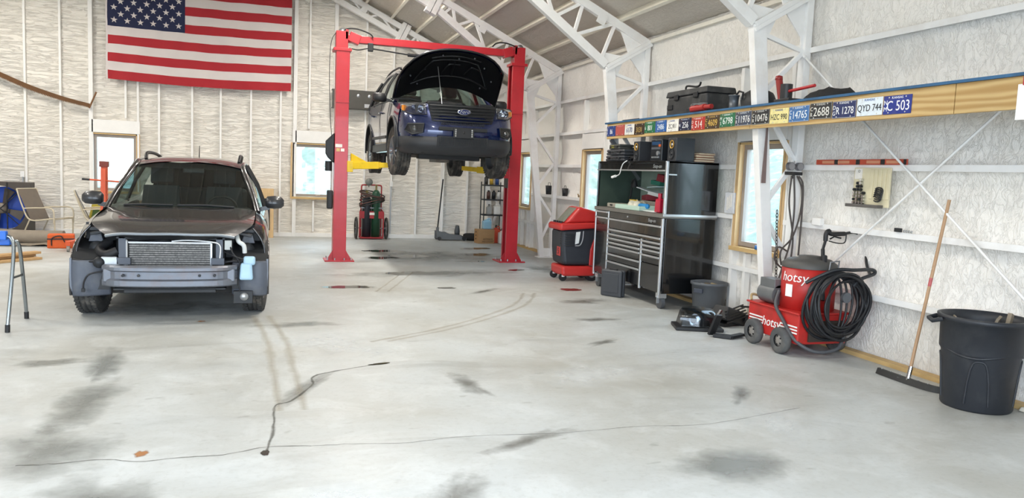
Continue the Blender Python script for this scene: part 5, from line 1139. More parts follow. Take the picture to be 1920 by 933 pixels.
def speaker(loc, label, sz):
    t = thing('stereo_speaker', label, 'speaker', loc, 0, 'stereo speakers on the hutch')
    MB().box((0, 0, sz[2] / 2), sz).build('cabinet', M('speaker_charcoal', '#34363a', 0.5), t, bevel=0.006)
    for z, r, ring in ((0.72, 0.055, '#c99a3a'), (0.32, 0.07, '#26282b')):
        c_ = MB().lathe([(r, -0.008), (r * 0.85, -0.012), (r * 0.8, 0.004), (r * 0.3, 0.02), (0.0, 0.012)], (0, 0, 0), axis='X', n=22).build('driver', M('driver_%s' % ring[1:], ring, 0.4, metal=0.3), t); c_.location = (-sz[0] / 2, 0, sz[2] * z)
        MB().lathe([(0.0, -0.012), (r * 0.3, -0.006), (r * 0.32, 0.006)], axis='X', n=16).build('dust_cap', SATIN if z > 0.5 else BLACKP, c_)
speaker((4.95, 9.70, TZ), 'grey stereo speaker beside the cable tangle', (0.22, 0.18, 0.27)); speaker((5.0, 8.77, TZ), 'grey stereo speaker at the near end of the hutch', (0.26, 0.22, 0.29))
t = thing('stereo', 'dark compact stereo unit between its two speakers', 'stereo', (4.98, 9.15, TZ))
MB().box((0, 0, 0.14), (0.26, 0.30, 0.28)).build('stereo_body', M('stereo_black', '#1f2226', 0.35), t, bevel=0.01)
MB().box((-0.133, 0.0, 0.23), (0.006, 0.22, 0.045)).build('display', M('stereo_display', '#2f4a6a', 0.2), t); MB().box((-0.133, 0.0, 0.165), (0.006, 0.24, 0.03)).build('cd_tray', M('stereo_grey', '#50545a', 0.4), t)
MB().cyl((-0.13, -0.07, 0.10), (-0.15, -0.07, 0.10), 0.03, n=16).build('volume_knob', SATIN, t); MB().box((-0.134, -0.10, 0.20), (0.008, 0.05, 0.03)).build('orange_light', M('stereo_orange', '#d4602a', 0.4), t)
for k in range(4): MB().box((-0.134, 0.09 - 0.05 * k, 0.05), (0.008, 0.035, 0.02)).build('button', SATIN, t)
for k, (dx, dy, h, c_) in enumerate(((0, 0, 0.03, '#8a4a38'), (0.01, 0.01, 0.028, '#6f3a30'), (-0.01, 0.0, 0.03, '#a05a44'), (0.0, -0.01, 0.025, '#7c3d35'))):
    bk = thing('book', ('brown-red book lowest in the pile on the hutch', 'dark red book second from below in the pile', 'lighter red book second from the top of the pile', 'dark red book topmost in the pile on the hutch')[k], 'book', (5.30 + dx, 8.78 + dy, TZ + 0.001 + 0.0305 * k), 0.1 * k - 0.1, 'books on the hutch')
    MB().box((0, 0, h / 2), (0.27, 0.20, h)).build('cover', M('book_%d' % k, c_, 0.6, var=0.15), bk, bevel=0.003); MB().box((-0.004, -0.003, h / 2), (0.268, 0.198, h * 0.7)).build('pages', M('book_pages', '#c9b79a', 0.8), bk)
# ------------------------------------------------------------------ machines and bins along the right wall
MRED = M('machine_red', '#c2302d', 0.4, var=0.08, coat=0.15)
MBLK = M('machine_black', '#2b2e35', 0.5, var=0.1)
t = thing('service_machine', 'red and black wheeled workshop machine standing beyond the tool chest', 'machine', (4.66, 11.36, 0))
def prof_solid(prof, w_, name, mat, y0=0.0, bevel=0.02):
    return MB().prism(prof, (0, y0 + w_ / 2, 0), (1, 0, 0), (0, 0, 1), w_).build(name, mat, t, bevel=bevel, seg=3, fix=True)
prof_solid([(-.26, .25), (.27, .25), (.30, .5), (.30, .84), (-.30, .80), (-.29, .5)], 0.50, 'drum', MBLK, bevel=0.06)
prof_solid([(-.27, .08), (.28, .08), (.29, .24), (-.28, .24)], 0.52, 'base', MRED, bevel=0.04)
prof_solid([(-.34, .79), (.32, .84), (.32, .93), (-.33, .90), (-.345, .86)], 0.56, 'collar', MRED, bevel=0.03)
prof_solid([(-.25, .90), (.30, .93), (.29, 1.09), (.02, 1.16), (-.03, 1.15)], 0.46, 'console', MRED, bevel=0.04)
MB().box((-0.145, 0, 1.03), (0.30, 0.30, 0.012), rot=Matrix.Rotation(-0.83, 3, 'Y')).build('control_panel', M('panel_grey_green', '#7d8074', 0.5, var=0.4, scale=25), t, bevel=0.004)
for k in range(4): MB().cyl((-0.29, -0.16 + 0.1 * k, 0.90), (-0.29, -0.16 + 0.1 * k, 0.93), 0.018, n=10).build('hose_port', BLACKP, t)
for k in range(6): MB().tube([(-0.10, -0.262, 0.74 - 0.035 * k), (-0.24, -0.255, 0.735 - 0.035 * k), (-0.296, -0.18, 0.735 - 0.035 * k)], 0.008, 6).build('vent_rib', BLACKP, t)
MB().prism([(-.08, .58), (-.02, .60), (.0, .78), (-.07, .77)], (0, -0.25, 0), (1, 0, 0), (0, 0, 1), 0.012).build('sight_glass', M('sight_white', '#e8ecec', 0.2), t, fix=True)
MB().tube(catmull([(-0.08, -0.262, 0.56), (0.0, -0.265, 0.57), (0.04, -0.265, 0.66), (0.05, -0.26, 0.79)], 5), 0.010, 6).build('sight_bezel', M('bezel_grey', '#9a9ca0', 0.4), t)
MB().prism([(.17, .25), (.29, .25), (.305, .76), (.24, .68), (.18, .5)], (0, -0.24, 0), (1, 0, 0), (0, 0, 1), 0.03).build('side_fender', MRED, t, bevel=0.01, fix=True)
MB().box((-0.288, -0.1, 0.46), (0.01, 0.14, 0.14)).build('number_mark', MRED, t, bevel=0.003)
lettering('5', 0.14, MBLK, t, (-0.294, -0.1, 0.46), (0, -1, 0), (0, 0, 1), 0.004)
for y in (-0.20, 0.20):
    MB().cyl((-0.24, y - 0.02, 0.06), (-0.24, y + 0.02, 0.06), 0.06, n=18).build('caster', BLACKP, t); MB().box((-0.24, y, 0.10), (0.05, 0.05, 0.07)).build('caster_fork', M('caster_white', '#dcdcdc', 0.4), t, bevel=0.008)
    w_ = MB().cyl((0.24, y - 0.03, 0.11), (0.24, y + 0.03, 0.11), 0.11, n=24).build('rear_wheel', RUBBER, t); MB().cyl((0.24, y - 0.034, 0.11), (0.24, y + 0.034, 0.11), 0.055, n=16).build('hub', M('hub_grey', '#6c6e70', 0.4), w_)
# grey blow-moulded case leaning on the chest
t = thing('tool_case', 'dark grey moulded case standing on the floor against the tool chest', 'tool case', (4.56, 9.66, 0.0), 0.57)
MB().box((0, 0, 0.185), (0.065, 0.33, 0.37)).build('case_half', GRC, t, bevel=0.025, seg=3); MB().box((0.066, 0, 0.185), (0.06, 0.33, 0.37)).build('case_half', GRC, t, bevel=0.025, seg=3)
MB().box((-0.034, 0, 0.19), (0.01, 0.24, 0.26)).build('moulded_panel', GRC, t, bevel=0.006); MB().box((0.03, 0, 0.375), (0.04, 0.12, 0.02)).build('handle', BLACKP, t, bevel=0.006)
# small grey bin
t = thing('waste_bin', 'grey round waste bin beside the tool chest', 'bin', (5.26, 8.33, 0))
BING = M('bin_grey', '#55585c', 0.55, var=0.12)
MB().lathe([(0.0, 0.0), (0.175, 0.0), (0.185, 0.02), (0.215, 0.36), (0.232, 0.365), (0.232, 0.395), (0.205, 0.395), (0.175, 0.05), (0.0, 0.045)], n=32).build('bin_shell', BING, t)
MB().box((-0.21, -0.10, 0.30), (0.03, 0.12, 0.055), rot=0.45).build('bin_handle', M('bin_handle_dark', '#3a3f4a', 0.5), t, bevel=0.006)
t = thing('bin_rubbish', 'crumpled cardboard and paper showing over the grey bin', 'rubbish', (5.26, 8.33, 0.05))
for k, (dx, dy, c_) in enumerate(((0.05, -0.05, '#8e7a55'), (-0.09, 0.04, '#e4e3df'), (0.0, 0.08, '#6a5a44'), (0.08, 0.06, '#9c8b6a'))): MB().box((dx, dy, 0.16), (0.14, 0.12, 0.32), rot=Matrix.Rotation(0.5 * k, 3, 'Z') @ Matrix.Rotation(0.12 * (k - 1), 3, 'X'), taper=(0.7, 0.6)).build('scrap', M('scrap_%d' % k, c_, 0.8, var=0.2), t, bevel=0.01)
# removed car parts on the floor
GLB = M('gloss_black_plastic', '#131416', 0.25, var=0.2, scale=14)
t = thing('headlight_unit', 'removed black headlight unit with clear lens lying on the floor', 'car part', (4.60, 7.50, 0), -0.35)
MB().box((0, 0, 0.10), (0.42, 0.34, 0.20), taper=(0.8, 0.8)).build('housing', GLB, t, bevel=0.03, seg=3)
mb = MB(); mb.grid(surf([[(-0.20, -0.17, 0.06), (0.0, -0.21, 0.05), (0.18, -0.17, 0.07)], [(-0.21, -0.15, 0.17), (0.0, -0.18, 0.18), (0.19, -0.14, 0.16)], [(-0.17, -0.02, 0.235), (0.0, -0.03, 0.25), (0.17, 0.0, 0.22)]], 5, 4)); mb.build('lens', glass_mat('dark_lens', (0.45, 0.48, 0.5), 0.1, 0.12), t)
MB().lathe([(0.07, -0.03), (0.05, 0.0), (0.01, 0.03)], (-0.06, -0.16, 0.12), axis='Y', n=18).build('reflector_bowl', CHROME, t)
MB().box((0.0, -0.05, 0.02), (0.52, 0.36, 0.04)).build('lower_trim', BLACKP, t, bevel=0.01); MB().bar((0.12, -0.18, 0.05), (0.24, -0.12, 0.23), 0.03, 0.02).build('chrome_strip', CHROME, t)
t = thing('lamp_bracket', 'black ribbed plastic car bracket lying beside the grey bin', 'car part', (5.10, 7.62, 0), 0.3)
MB().box((0, 0, 0.11), (0.40, 0.26, 0.16), rot=Matrix.Rotation(0.3, 3, 'Y'), taper=(0.85, 0.8)).build('shell', BLACKP, t, bevel=0.02)
for k in range(5): MB().bar((-0.20, -0.14 + 0.01 * k, 0.06 + 0.03 * k), (0.16, -0.14 + 0.02 * k, 0.12 + 0.028 * k), 0.012, 0.014).build('rib', BLACKP, t)
MB().cyl((0.14, -0.1, 0.08), (0.22, -0.16, 0.06), 0.05, n=14).build('duct', BLACKP, t); MB().cyl((0.2, 0.0, 0.2), (0.32, -0.02, 0.19), 0.012, n=8).build('stud_bolt', DARKM, t)
MB().box((0.0, 0.02, 0.02), (0.36, 0.22, 0.04)).build('foot', BLACKP, t)
t = thing('trim_strip', 'bent black plastic trim strip lying by the washer wheel', 'car part', (4.60, 6.98, 0), 0.2)
MB().bar((-0.06, 0.1, 0.015), (-0.04, 0.02, 0.24), 0.09, 0.03, up=(0, 1, 0)).build('upright', BLACKP, t, bevel=0.006); MB().bar((-0.06, 0.06, 0.02), (0.05, -0.10, 0.022), 0.09, 0.035).build('foot_strip', BLACKP, t, bevel=0.006); MB().bar((0.03, -0.09, 0.022), (0.24, -0.06, 0.03), 0.07, 0.03).build('end_strip', BLACKP, t, bevel=0.006)
t = thing('bolt', 'black bolt with round head on the floor against the wall', 'bolt', (5.42, 7.34, 0.0)); MB().cyl((0, 0, 0.02), (-0.09, 0.03, 0.02), 0.009, n=8).build('shank', DARKM, t); MB().cyl((-0.09, 0.03, 0.02), (-0.10, 0.034, 0.02), 0.02, n=10).build('bolt_head', DARKM, t)

# pressure washer
HRED = M('washer_red', '#b92a26', 0.42, var=0.12, dirt='#5e2a22', dirt_amt=0.45, dirt_scale=5)
HWHITE = M('decal_white', '#f0efec', 0.45)
t = thing('pressure_washer', 'red hot-water pressure washer with upright tank and coiled black hose', 'pressure washer', (4.82, 6.04, 0))
MB().box((0.28, 0.42, 0.265), (0.56, 0.80, 0.29)).build('chassis', HRED, t, bevel=0.012)
MB().box((0.28, 0.42, 0.415), (0.60, 0.84, 0.02)).build('deck_plate', HRED, t, bevel=0.006)
MB().box((0.30, 0.004, 0.25), (0.38, 0.02, 0.20)).build('front_opening', M('burner_dark', '#3a322c', 0.6, var=0.4, scale=8), t)
for z in (0.285, 0.255, 0.225):
    MB().box((-0.003, 0.68, z), (0.004, 0.22, 0.014)).build('stripe', HWHITE, t); MB().box((-0.003, 0.16, z), (0.004, 0.26, 0.014)).build('stripe', HWHITE, t)
lettering('hotsy', 0.13, HWHITE, t, (-0.005, 0.43, 0.258), (0, -1, 0), (0, 0, 1), 0.003, 0.2)
mb = MB(); mb.lathe([(0.0, 0.41), (0.255, 0.41), (0.255, 0.84), (0.0, 0.84)], (0.30, 0.30, 0), n=36); mb.build('tank', HRED, t)
MB().lathe([(0.26, 0.83), (0.262, 0.87), (0.20, 0.915), (0.11, 0.925), (0.11, 0.945), (0.0, 0.945)], (0.30, 0.30, 0), n=36).build('tank_cap', M('tank_cap_grey', '#4c4a47', 0.55, var=0.2), t)
lettering('hotsy', 0.13, HWHITE, t, (0.30 - 0.95 * 0.257, 0.30 - 0.31 * 0.257, 0.74), (0.31, -0.95, 0), (0, 0, 1), 0.003, 0.2, bend=0.257)
MB().box((0.30 - 0.985 * 0.257, 0.30 - 0.17 * 0.257, 0.61), (0.005, 0.08, 0.12), rot=0.17).build('decal', HWHITE, t)
mb = MB(); mb.cyl((0.10, 0.70, 0.53), (0.10, 0.45, 0.53), 0.10, n=22).box((0.10, 0.57, 0.64), (0.15, 0.24, 0.09)); mt_ = mb.build('motor', M('motor_grey', '#6d6f70', 0.45, metal=0.3, var=0.2), t, bevel=0.006)
for k in range(8): MB().box((0.10 + 0.05 * math.cos(k * PI / 4), 0.702, 0.53 + 0.05 * math.sin(k * PI / 4)), (0.014, 0.004, 0.03)).build('vent_slot', BLACKP, mt_)
MB().tube(catmull([(0.0, 0.78, 0.43), (0.03, 0.82, 0.48), (0.10, 0.80, 0.47), (0.2, 0.78, 0.43)], 5), 0.014, 6).build('belt_guard', M('belt_tan', '#a98f66', 0.6), t)
for wx, wy, st in ((-0.04, 0.65, 0.0), (-0.05, 0.20, 0.0), (0.61, 0.22, 0.0), (0.61, 0.65, 0.0)):
    w_ = MB().lathe([(0.06, -0.035), (0.10, -0.04), (0.125, -0.03), (0.13, 0.0), (0.125, 0.03), (0.10, 0.04), (0.06, 0.035)], axis='X', n=32).build('wheel', M('washer_tyre', '#4b4c4d', 0.7, var=0.15, dirt='#8a857c', dirt_amt=0.4), t); w_.location = (wx, wy, 0.13)
    MB().lathe([(0.0, -0.03), (0.03, -0.03), (0.06, -0.02), (0.06, 0.02), (0.0, 0.03)], axis='X', n=20).build('hub', M('hub_dusty', '#85807a', 0.6), w_)
    for k in range(5): MB().box((-0.026, 0.042 * math.cos(1.26 * k), 0.042 * math.sin(1.26 * k)), (0.012, 0.014, 0.014)).build('hub_hole', BLACKP, w_)
HOSE = M('hose_black', '#1c1d20', 0.5, var=0.15)
hr = random.Random(2)
for k in range(11):
    R1 = 0.27 + 0.045 * hr.random(); dy = -0.045 - 0.012 * k + 0.01 * hr.random(); cz = 0.52 + 0.05 * (hr.random() - 0.5); cx = 0.33 + 0.05 * (hr.random() - 0.5); sq = 1.0 + 0.10 * (hr.random() - 0.5)
    MB().tube([(cx + R1 * math.cos(a), dy + 0.035 * math.sin(2 * a + k), cz + R1 * sq * math.sin(a)) for a in [2 * PI * i / 40 for i in range(40)]], 0.0135, 8, closed=True).build('hose_loop', HOSE, t)
for k in range(6):
    rx, cx, dz = 0.07 + 0.035 * k, 0.30 + 0.02 * k, 0.02 * (k % 3)
    MB().tube([(cx + rx * math.cos(a), -0.10 - 0.008 * k + 0.02 * math.sin(a), 0.50 + dz + (0.27 - 0.01 * k) * math.sin(a) + 0.05 * math.cos(a)) for a in [2 * PI * i / 32 for i in range(32)]], 0.011, 8, closed=True).build('hose_loop', HOSE, t)
MB().tube(catmull([(0.03, 0.0, 0.72), (0.25, -0.10, 0.85), (0.45, -0.14, 0.86), (0.68, -0.12, 0.86), (0.70, -0.12, 0.82), (0.55, -0.12, 0.77), (0.48, -0.11, 0.70)], 6), 0.017, 8).build('hose_hanger', M('hanger_black', '#26282b', 0.45), t)
MB().tube([(0.27, -0.02, 0.84), (0.27, -0.03, 0.92), (0.37, -0.03, 0.93), (0.37, -0.02, 0.85)], 0.008, 6).build('lift_handle', M('handle_steel', '#7d7f82', 0.4, metal=0.5), t)
gun = MB().tube(catmull([(0.40, 0.22, 1.10), (0.40, 0.22, 1.17), (0.43, 0.22, 1.20), (0.46, 0.22, 1.17), (0.62, 0.22, 1.175)], 4), 0.022, 8).build('spray_gun', BLACKP, t)
MB().tube([(0.45, 0.22, 1.12), (0.50, 0.22, 1.145), (0.58, 0.22, 1.13)], 0.008, 6).build('trigger', BLACKP, gun); MB().tube(catmull([(0.44, 0.22, 1.10), (0.55, 0.22, 1.08), (0.63, 0.22, 1.09), (0.64, 0.22, 1.17)], 4), 0.006, 6).build('trigger_guard', BLACKP, gun)
MB().cyl((0.40, 0.22, 1.11), (0.36, 0.20, 1.02), 0.014, n=8).cyl((0.36, 0.20, 1.02), (0.24, 0.0, 0.55), 0.019, n=10).build('lance', HOSE, gun); MB().cyl((0.335, 0.14, 0.96), (0.27, 0.03, 0.72), 0.026, n=12).build('lance_grip', RUBBER, gun)
MB().tube(catmull([(0.62, 0.22, 1.175), (0.74, 0.22, 1.19), (0.82, 0.2, 1.14), (0.83, 0.15, 1.03), (0.76, 0.05, 0.90), (0.70, -0.08, 0.80)], 7), 0.014, 8).build('gun_hose', HOSE, gun)
MB().tube(catmull([(0.06, 0.42, 0.58), (-0.02, 0.35, 0.45), (-0.02, 0.22, 0.32), (0.0, 0.05, 0.16), (0.15, -0.06, 0.07), (0.36, -0.10, 0.10), (0.45, -0.08, 0.22)], 7), 0.018, 8).build('feed_hose', M('feed_hose_grey', '#4c4d50', 0.5), t)
MB().cyl((0.38, -0.13, 0.60), (0.38, -0.16, 0.60), 0.05, n=16).build('hose_reel_knob', M('knob_grey', '#54575b', 0.5), t)

# squeegee broom leaning on the wall
t = thing('floor_squeegee', 'floor squeegee with a wooden handle leaning on the right wall', 'squeegee', (5.19, 5.07, 0))
MB().cyl((0.0, 0, 0.10), (0.272, 0.02, 1.56), 0.0135, n=12).build('handle', M('handle_wood', '#b08c69', 0.5, var=0.2, scale=4, stretch=(8, 8, 1)), t)
MB().cyl((-0.012, 0, 0.03), (0.012, 0, 0.15), 0.019, n=12).box((-0.014, 0, 0.028), (0.03, 0.20, 0.012)).build('socket', CHROME, t)
mb = MB(); pts = [(0.015, 0.36, 0.03), (0.0, 0.28, 0.032), (-0.012, 0.0, 0.032), (0.0, -0.22, 0.032), (0.05, -0.31, 0.03)]; cp = catmull(pts, 5)
mb.grid([[p + Vector((-0.012, 0, 0.02)), p + Vector((0.012, 0, 0.02)), p + Vector((0.006, 0, -0.03)), p + Vector((-0.03, 0, -0.03))] for p in cp], closed_u=True, smooth=False); mb.build('blade', M('blade_rubber', '#2a2a29', 0.6), t, fix=True)
for y in (-0.2, -0.1, 0.1, 0.2, 0.3): MB().cyl((-0.002, y, 0.045), (-0.002, y, 0.060), 0.008, n=8).build('blade_bolt', CHROME, t)
MB().cyl((0.135, 0.01, 0.83), (0.148, 0.011, 0.90), 0.0142, n=12).build('sticker', M('sticker_red', '#b85a5a', 0.5, var=0.4, scale=30), t)

# big black wheeled-type bin
t = thing('garbage_can', 'large dark plastic garbage can holding scrap wood', 'bin', (5.21, 4.44, 0))
CAN = M('can_slate', '#24272d', 0.5, var=0.12, dirt='#6f6d6a', dirt_amt=0.12, dirt_scale=6)
MB().lathe([(0.0, 0.0), (0.235, 0.0), (0.245, 0.015), (0.268, 0.42), (0.283, 0.45), (0.290, 0.66), (0.312, 0.665), (0.315, 0.70), (0.292, 0.70), (0.28, 0.64), (0.235, 0.05), (0.0, 0.04)], n=48).build('can_body', CAN, t)
for a in (2.55, 2.55 + PI):
    c_, s_ = math.cos(a), math.sin(a); tx, ty = -s_, c_
    MB().tube([(0.30 * c_ - 0.09 * tx, 0.30 * s_ - 0.09 * ty, 0.665), (0.36 * c_ - 0.07 * tx, 0.36 * s_ - 0.07 * ty, 0.645), (0.365 * c_ + 0.07 * tx, 0.365 * s_ + 0.07 * ty, 0.645), (0.30 * c_ + 0.09 * tx, 0.30 * s_ + 0.09 * ty, 0.665)], 0.018, 8).build('can_handle', CAN, t)
for a in (-2.43, -0.85, 0.7, 2.3):
    c_, s_ = math.cos(a), math.sin(a); pts = []
    for k in range(13):
        u = -1 + k / 6; th = a + 0.32 * u; z = 0.06 + 0.33 * (1 - abs(u) ** 4); r = 0.244 + 0.024 * z / 0.42
        pts.append((r * math.cos(th), r * math.sin(th), z))
    MB().tube(pts, 0.009, 6).build('moulded_arch', CAN, t)
pts = [(0.272 * math.cos(a) + 0.0, 0.272 * math.sin(a), 0.43 + 0.02 * math.sin(3 * a)) for a in [2 * PI * i / 48 for i in range(48)]]
MB().tube(pts, 0.010, 6, closed=True).build('moulded_band', CAN, t)
for nm, lab, c0, sz, rot in (('wood_scrap', 'grey-brown board offcut sticking out of the garbage can', (5.20, 4.40, 0.50), (0.20, 0.02, 0.44), Matrix.Rotation(0.6, 3, 'Z') @ Matrix.Rotation(0.35, 3, 'X')), ('wood_scrap', 'light wood stick at the rim of the garbage can', (5.33, 4.36, 0.50), (0.045, 0.03, 0.48), Matrix.Rotation(0.3, 3, 'Z') @ Matrix.Rotation(0.38, 3, 'Y')), ('wood_scrap', 'rusty perforated strip inside the garbage can', (5.09, 4.56, 0.46), (0.10, 0.012, 0.44), Matrix.Rotation(0.9, 3, 'Z') @ Matrix.Rotation(-0.10, 3, 'X'))):
    o_ = thing(nm, lab, 'scrap wood', c0, 0, 'scraps in the garbage can'); MB().box((0, 0, 0), sz, rot=rot).build('board', M('weathered_board', '#8a7e6c', 0.8, var=0.3, scale=6), o_, bevel=0.002)
t = thing('work_glove', 'pale glove lying on the floor behind the garbage can', 'glove', (5.47, 4.20, 0)); MB().box((0, 0, 0.02), (0.08, 0.14, 0.035), taper=(0.7, 0.8)).build('palm', M('glove_beige', '#cfc8b8', 0.8), t, bevel=0.012, seg=3)
for k in range(4): MB().cyl((-0.03 + 0.02 * k, -0.06, 0.018), (-0.035 + 0.024 * k, -0.13 - 0.01 * (k % 2), 0.016), 0.010, 0.008, n=8).build('finger', M('glove_beige', '#cfc8b8'), t)

# regulators, hoses and chain on the near steel column
t = thing('gauge_set', 'twin round gauges with dark hoses on the white steel column', 'gauges', (5.365, 7.0, 1.83))
for dx in (-0.05, 0.06): MB().cyl((dx, -0.02, 0), (dx, 0.03, 0), 0.043, n=20).build('gauge', M('gauge_grey', '#77767a', 0.4, metal=0.4), t); MB().cyl((dx, -0.022, 0), (dx, -0.02, 0), 0.036, n=20).build('dial', M('dial_grey', '#8c8a8a', 0.4), t)
MB().box((0.0, 0.01, -0.075), (0.20, 0.04, 0.035)).cyl((0.0, 0.01, -0.06), (0.0, 0.01, -0.13), 0.016, n=8).build('manifold', DARKM, t, bevel=0.004)
for pts in ([(-0.03, 0, -0.10), (-0.05, -0.02, -0.4), (0.02, -0.03, -0.75), (0.0, -0.05, -1.0)], [(0.0, 0, -0.1), (0.02, -0.02, -0.45), (0.0, -0.02, -0.8), (-0.1, -0.06, -1.05), (-0.16, -0.08, -1.2)], [(0.04, 0, -0.1), (0.10, -0.02, -0.25), (0.09, -0.03, -0.5), (0.0, -0.05, -0.75), (-0.14, -0.06, -0.9), (-0.13, -0.07, -1.05)], [(0.06, 0, -0.1), (0.10, -0.03, -0.2), (0.105, -0.04, -0.5), (0.10, -0.04, -0.95)], [(-0.06, -0.05, -0.9), (-0.18, -0.06, -0.86), (-0.22, -0.07, -0.98), (-0.12, -0.08, -1.08), (-0.02, -0.07, -1.0)]):
    MB().tube(catmull(pts, 7), 0.0095, 8).build('hose', M('hose_brown', '#4a423e', 0.55), t)
t = thing('hanging_chain', 'dark steel chain hanging from the white column', 'chain', (5.185, 7.0, 1.36))
for k in range(21):
    z = -0.018 - 0.036 * k; ax = k % 2
    MB().tube([((0.012 * math.cos(q) if ax else 0.0) + 0.0025 * k, (0.0 if ax else 0.012 * math.cos(q)), z + 0.023 * math.sin(q)) for q in [2 * PI * i / 10 for i in range(10)]], 0.0045, 5, closed=True).build('chain_link', M('chain_steel', '#4c4a48', 0.4, metal=0.6), t)
MB().box((5.02, 7.045, 1.95), (0.055, 0.006, 0.62), taper=(0.3, 1)).build('channel_shade', M('channel_shade_brown', '#7a6763', 0.6), fr_near).matrix_parent_inverse = fr_near.matrix_world.inverted()  # brown plate painting the shade on the bare inside of the open channel
t = thing('blue_tape', 'roll of blue tape on the sill of the window near the column', 'tape', (5.50, 7.72, 0.866)); MB().lathe([(0.03, 0.0), (0.045, 0.0), (0.045, 0.045), (0.03, 0.045), (0.03, 0.0)], n=24).build('tape_roll', M('tape_blue', '#2f6fb5', 0.5), t); MB().lathe([(0.026, 0.0), (0.03, 0.0), (0.03, 0.045), (0.026, 0.045), (0.026, 0.0)], n=24).build('tape_core', M('card_core', '#b69a72', 0.8), t)
# small things on the far girts
for k, (y, sz, lab) in enumerate(((14.95, 0.075, 'small black pot on a girt behind the far column'), (14.05, 0.062, 'smaller black pot on a girt past the far column'))):
    t = thing('pot', lab, 'pot', (5.53, y, 1.245), 0, 'pots on the girt'); MB().lathe([(0.0, 0.0), (sz * 0.8, 0.0), (sz, sz * 2.4), (sz * 0.9, sz * 2.4), (sz * 0.7, 0.01)], n=20).build('pot_shell', DARKM, t); MB().tube([(0, -sz, sz * 2.2), (0, -sz * 0.6, sz * 3.2), (0, sz * 0.6, sz * 3.2), (0, sz, sz * 2.2)], 0.005, 6).build('bail', DARKM, t)
t = thing('bracket', 'small brass pipe fitting lying on a girt past the far column', 'fitting', (5.53, 13.3, 1.245)); MB().cyl((0, -0.05, 0.025), (0, 0.05, 0.025), 0.02, n=10).build('fitting_body', M('brass_dull', '#9a8258', 0.5, metal=0.5), t); MB().cyl((0, 0.05, 0.025), (0, 0.09, 0.06), 0.012, n=8).build('elbow', M('brass_dull', '#9a8258'), t)
# ------------------------------------------------------------------ flag wall
FR = M('flag_red', '#a8202a', 0.8, var=0.08, scale=3); FW = M('flag_white', '#d6cdca', 0.8, var=0.05, scale=3); FB = M('flag_blue', '#1b2244', 0.8, var=0.1)
FX0, FX1, FZ0, FZ1 = -3.17, 0.50, 3.26, 5.61
def flag_pt(u, v, off=0.0):   # u along the fly, v up the hoist
    sag = -0.05 * math.sin(PI * u) * (1 - v)
    x = FX0 + (FX1 - FX0) * u + 0.03 * (1 - v) * (u - 0.5) * 0 ; z = FZ0 + (FZ1 - FZ0) * v + sag
    y = 18.20 + 0.026 * math.sin(u * 21 + v * 9) * (0.35 + 0.65 * u) + 0.012 * math.sin(u * 47 - v * 14) + 0.03 * fbm(u * 6 + v * 3, v * 4 - u * 4, 1.0) + 0.012 * fbm(u * 22 + v * 16, v * 5, 3.0) - 0.05 * (1 - v) * (0.4 + 0.3 * math.sin(u * 5))
    return Vector((x, y - off, z))
flag = thing('flag', 'large cloth stars and stripes flag hung on the foam wall', 'flag', (0, 0, 0))
NU = 60
for k in range(13):
    v0, v1 = k / 13, (k + 1) / 13; u0 = 0.0 if k < 6 else 0.405
    mb = MB(); mb.grid([[flag_pt(u0 + (1 - u0) * i / NU, v0 + (v1 - v0) * j / 4) for i in range(NU + 1)] for j in range(5)])
    mb.build('stripe', FR if k % 2 == 0 else FW, flag)
mb = MB(); mb.grid([[flag_pt(0.405 * i / 30, 6 / 13 + (7 / 13) * j / 24) for i in range(31)] for j in range(25)]); canton = mb.build('canton', FB, flag)
star = [(math.cos(PI / 2 + PI * k / 5) * (1.0 if k % 2 == 0 else 0.39), math.sin(PI / 2 + PI * k / 5) * (1.0 if k % 2 == 0 else 0.39)) for k in range(10)]
for row in range(9):
    n_ = 6 if row % 2 == 0 else 5
    for c_ in range(n_):
        u = 0.405 * ((c_ + 1) * 2 - (1 if row % 2 == 0 else 0)) / 12; v = 1 - (7 / 13) * (row + 1) / 10
        mb = MB(); ctr = flag_pt(u, v, 0.005); r_ = 0.068
        ring = [flag_pt(u + sx * r_ / (FX1 - FX0), v + sz * r_ / (FZ1 - FZ0), 0.006) for sx, sz in star]
        mb.add([ctr] + ring, [(0, 1 + k, 1 + (k + 1) % 10) for k in range(10)]); mb.build('star', FW, canton)
mb = MB(); mb.grid([[flag_pt(0.0, j / 24) + Vector((dx, -0.002, 0)) for dx in (-0.035, 0.0)] for j in range(25)]); mb.build('hoist_band', FW, flag)
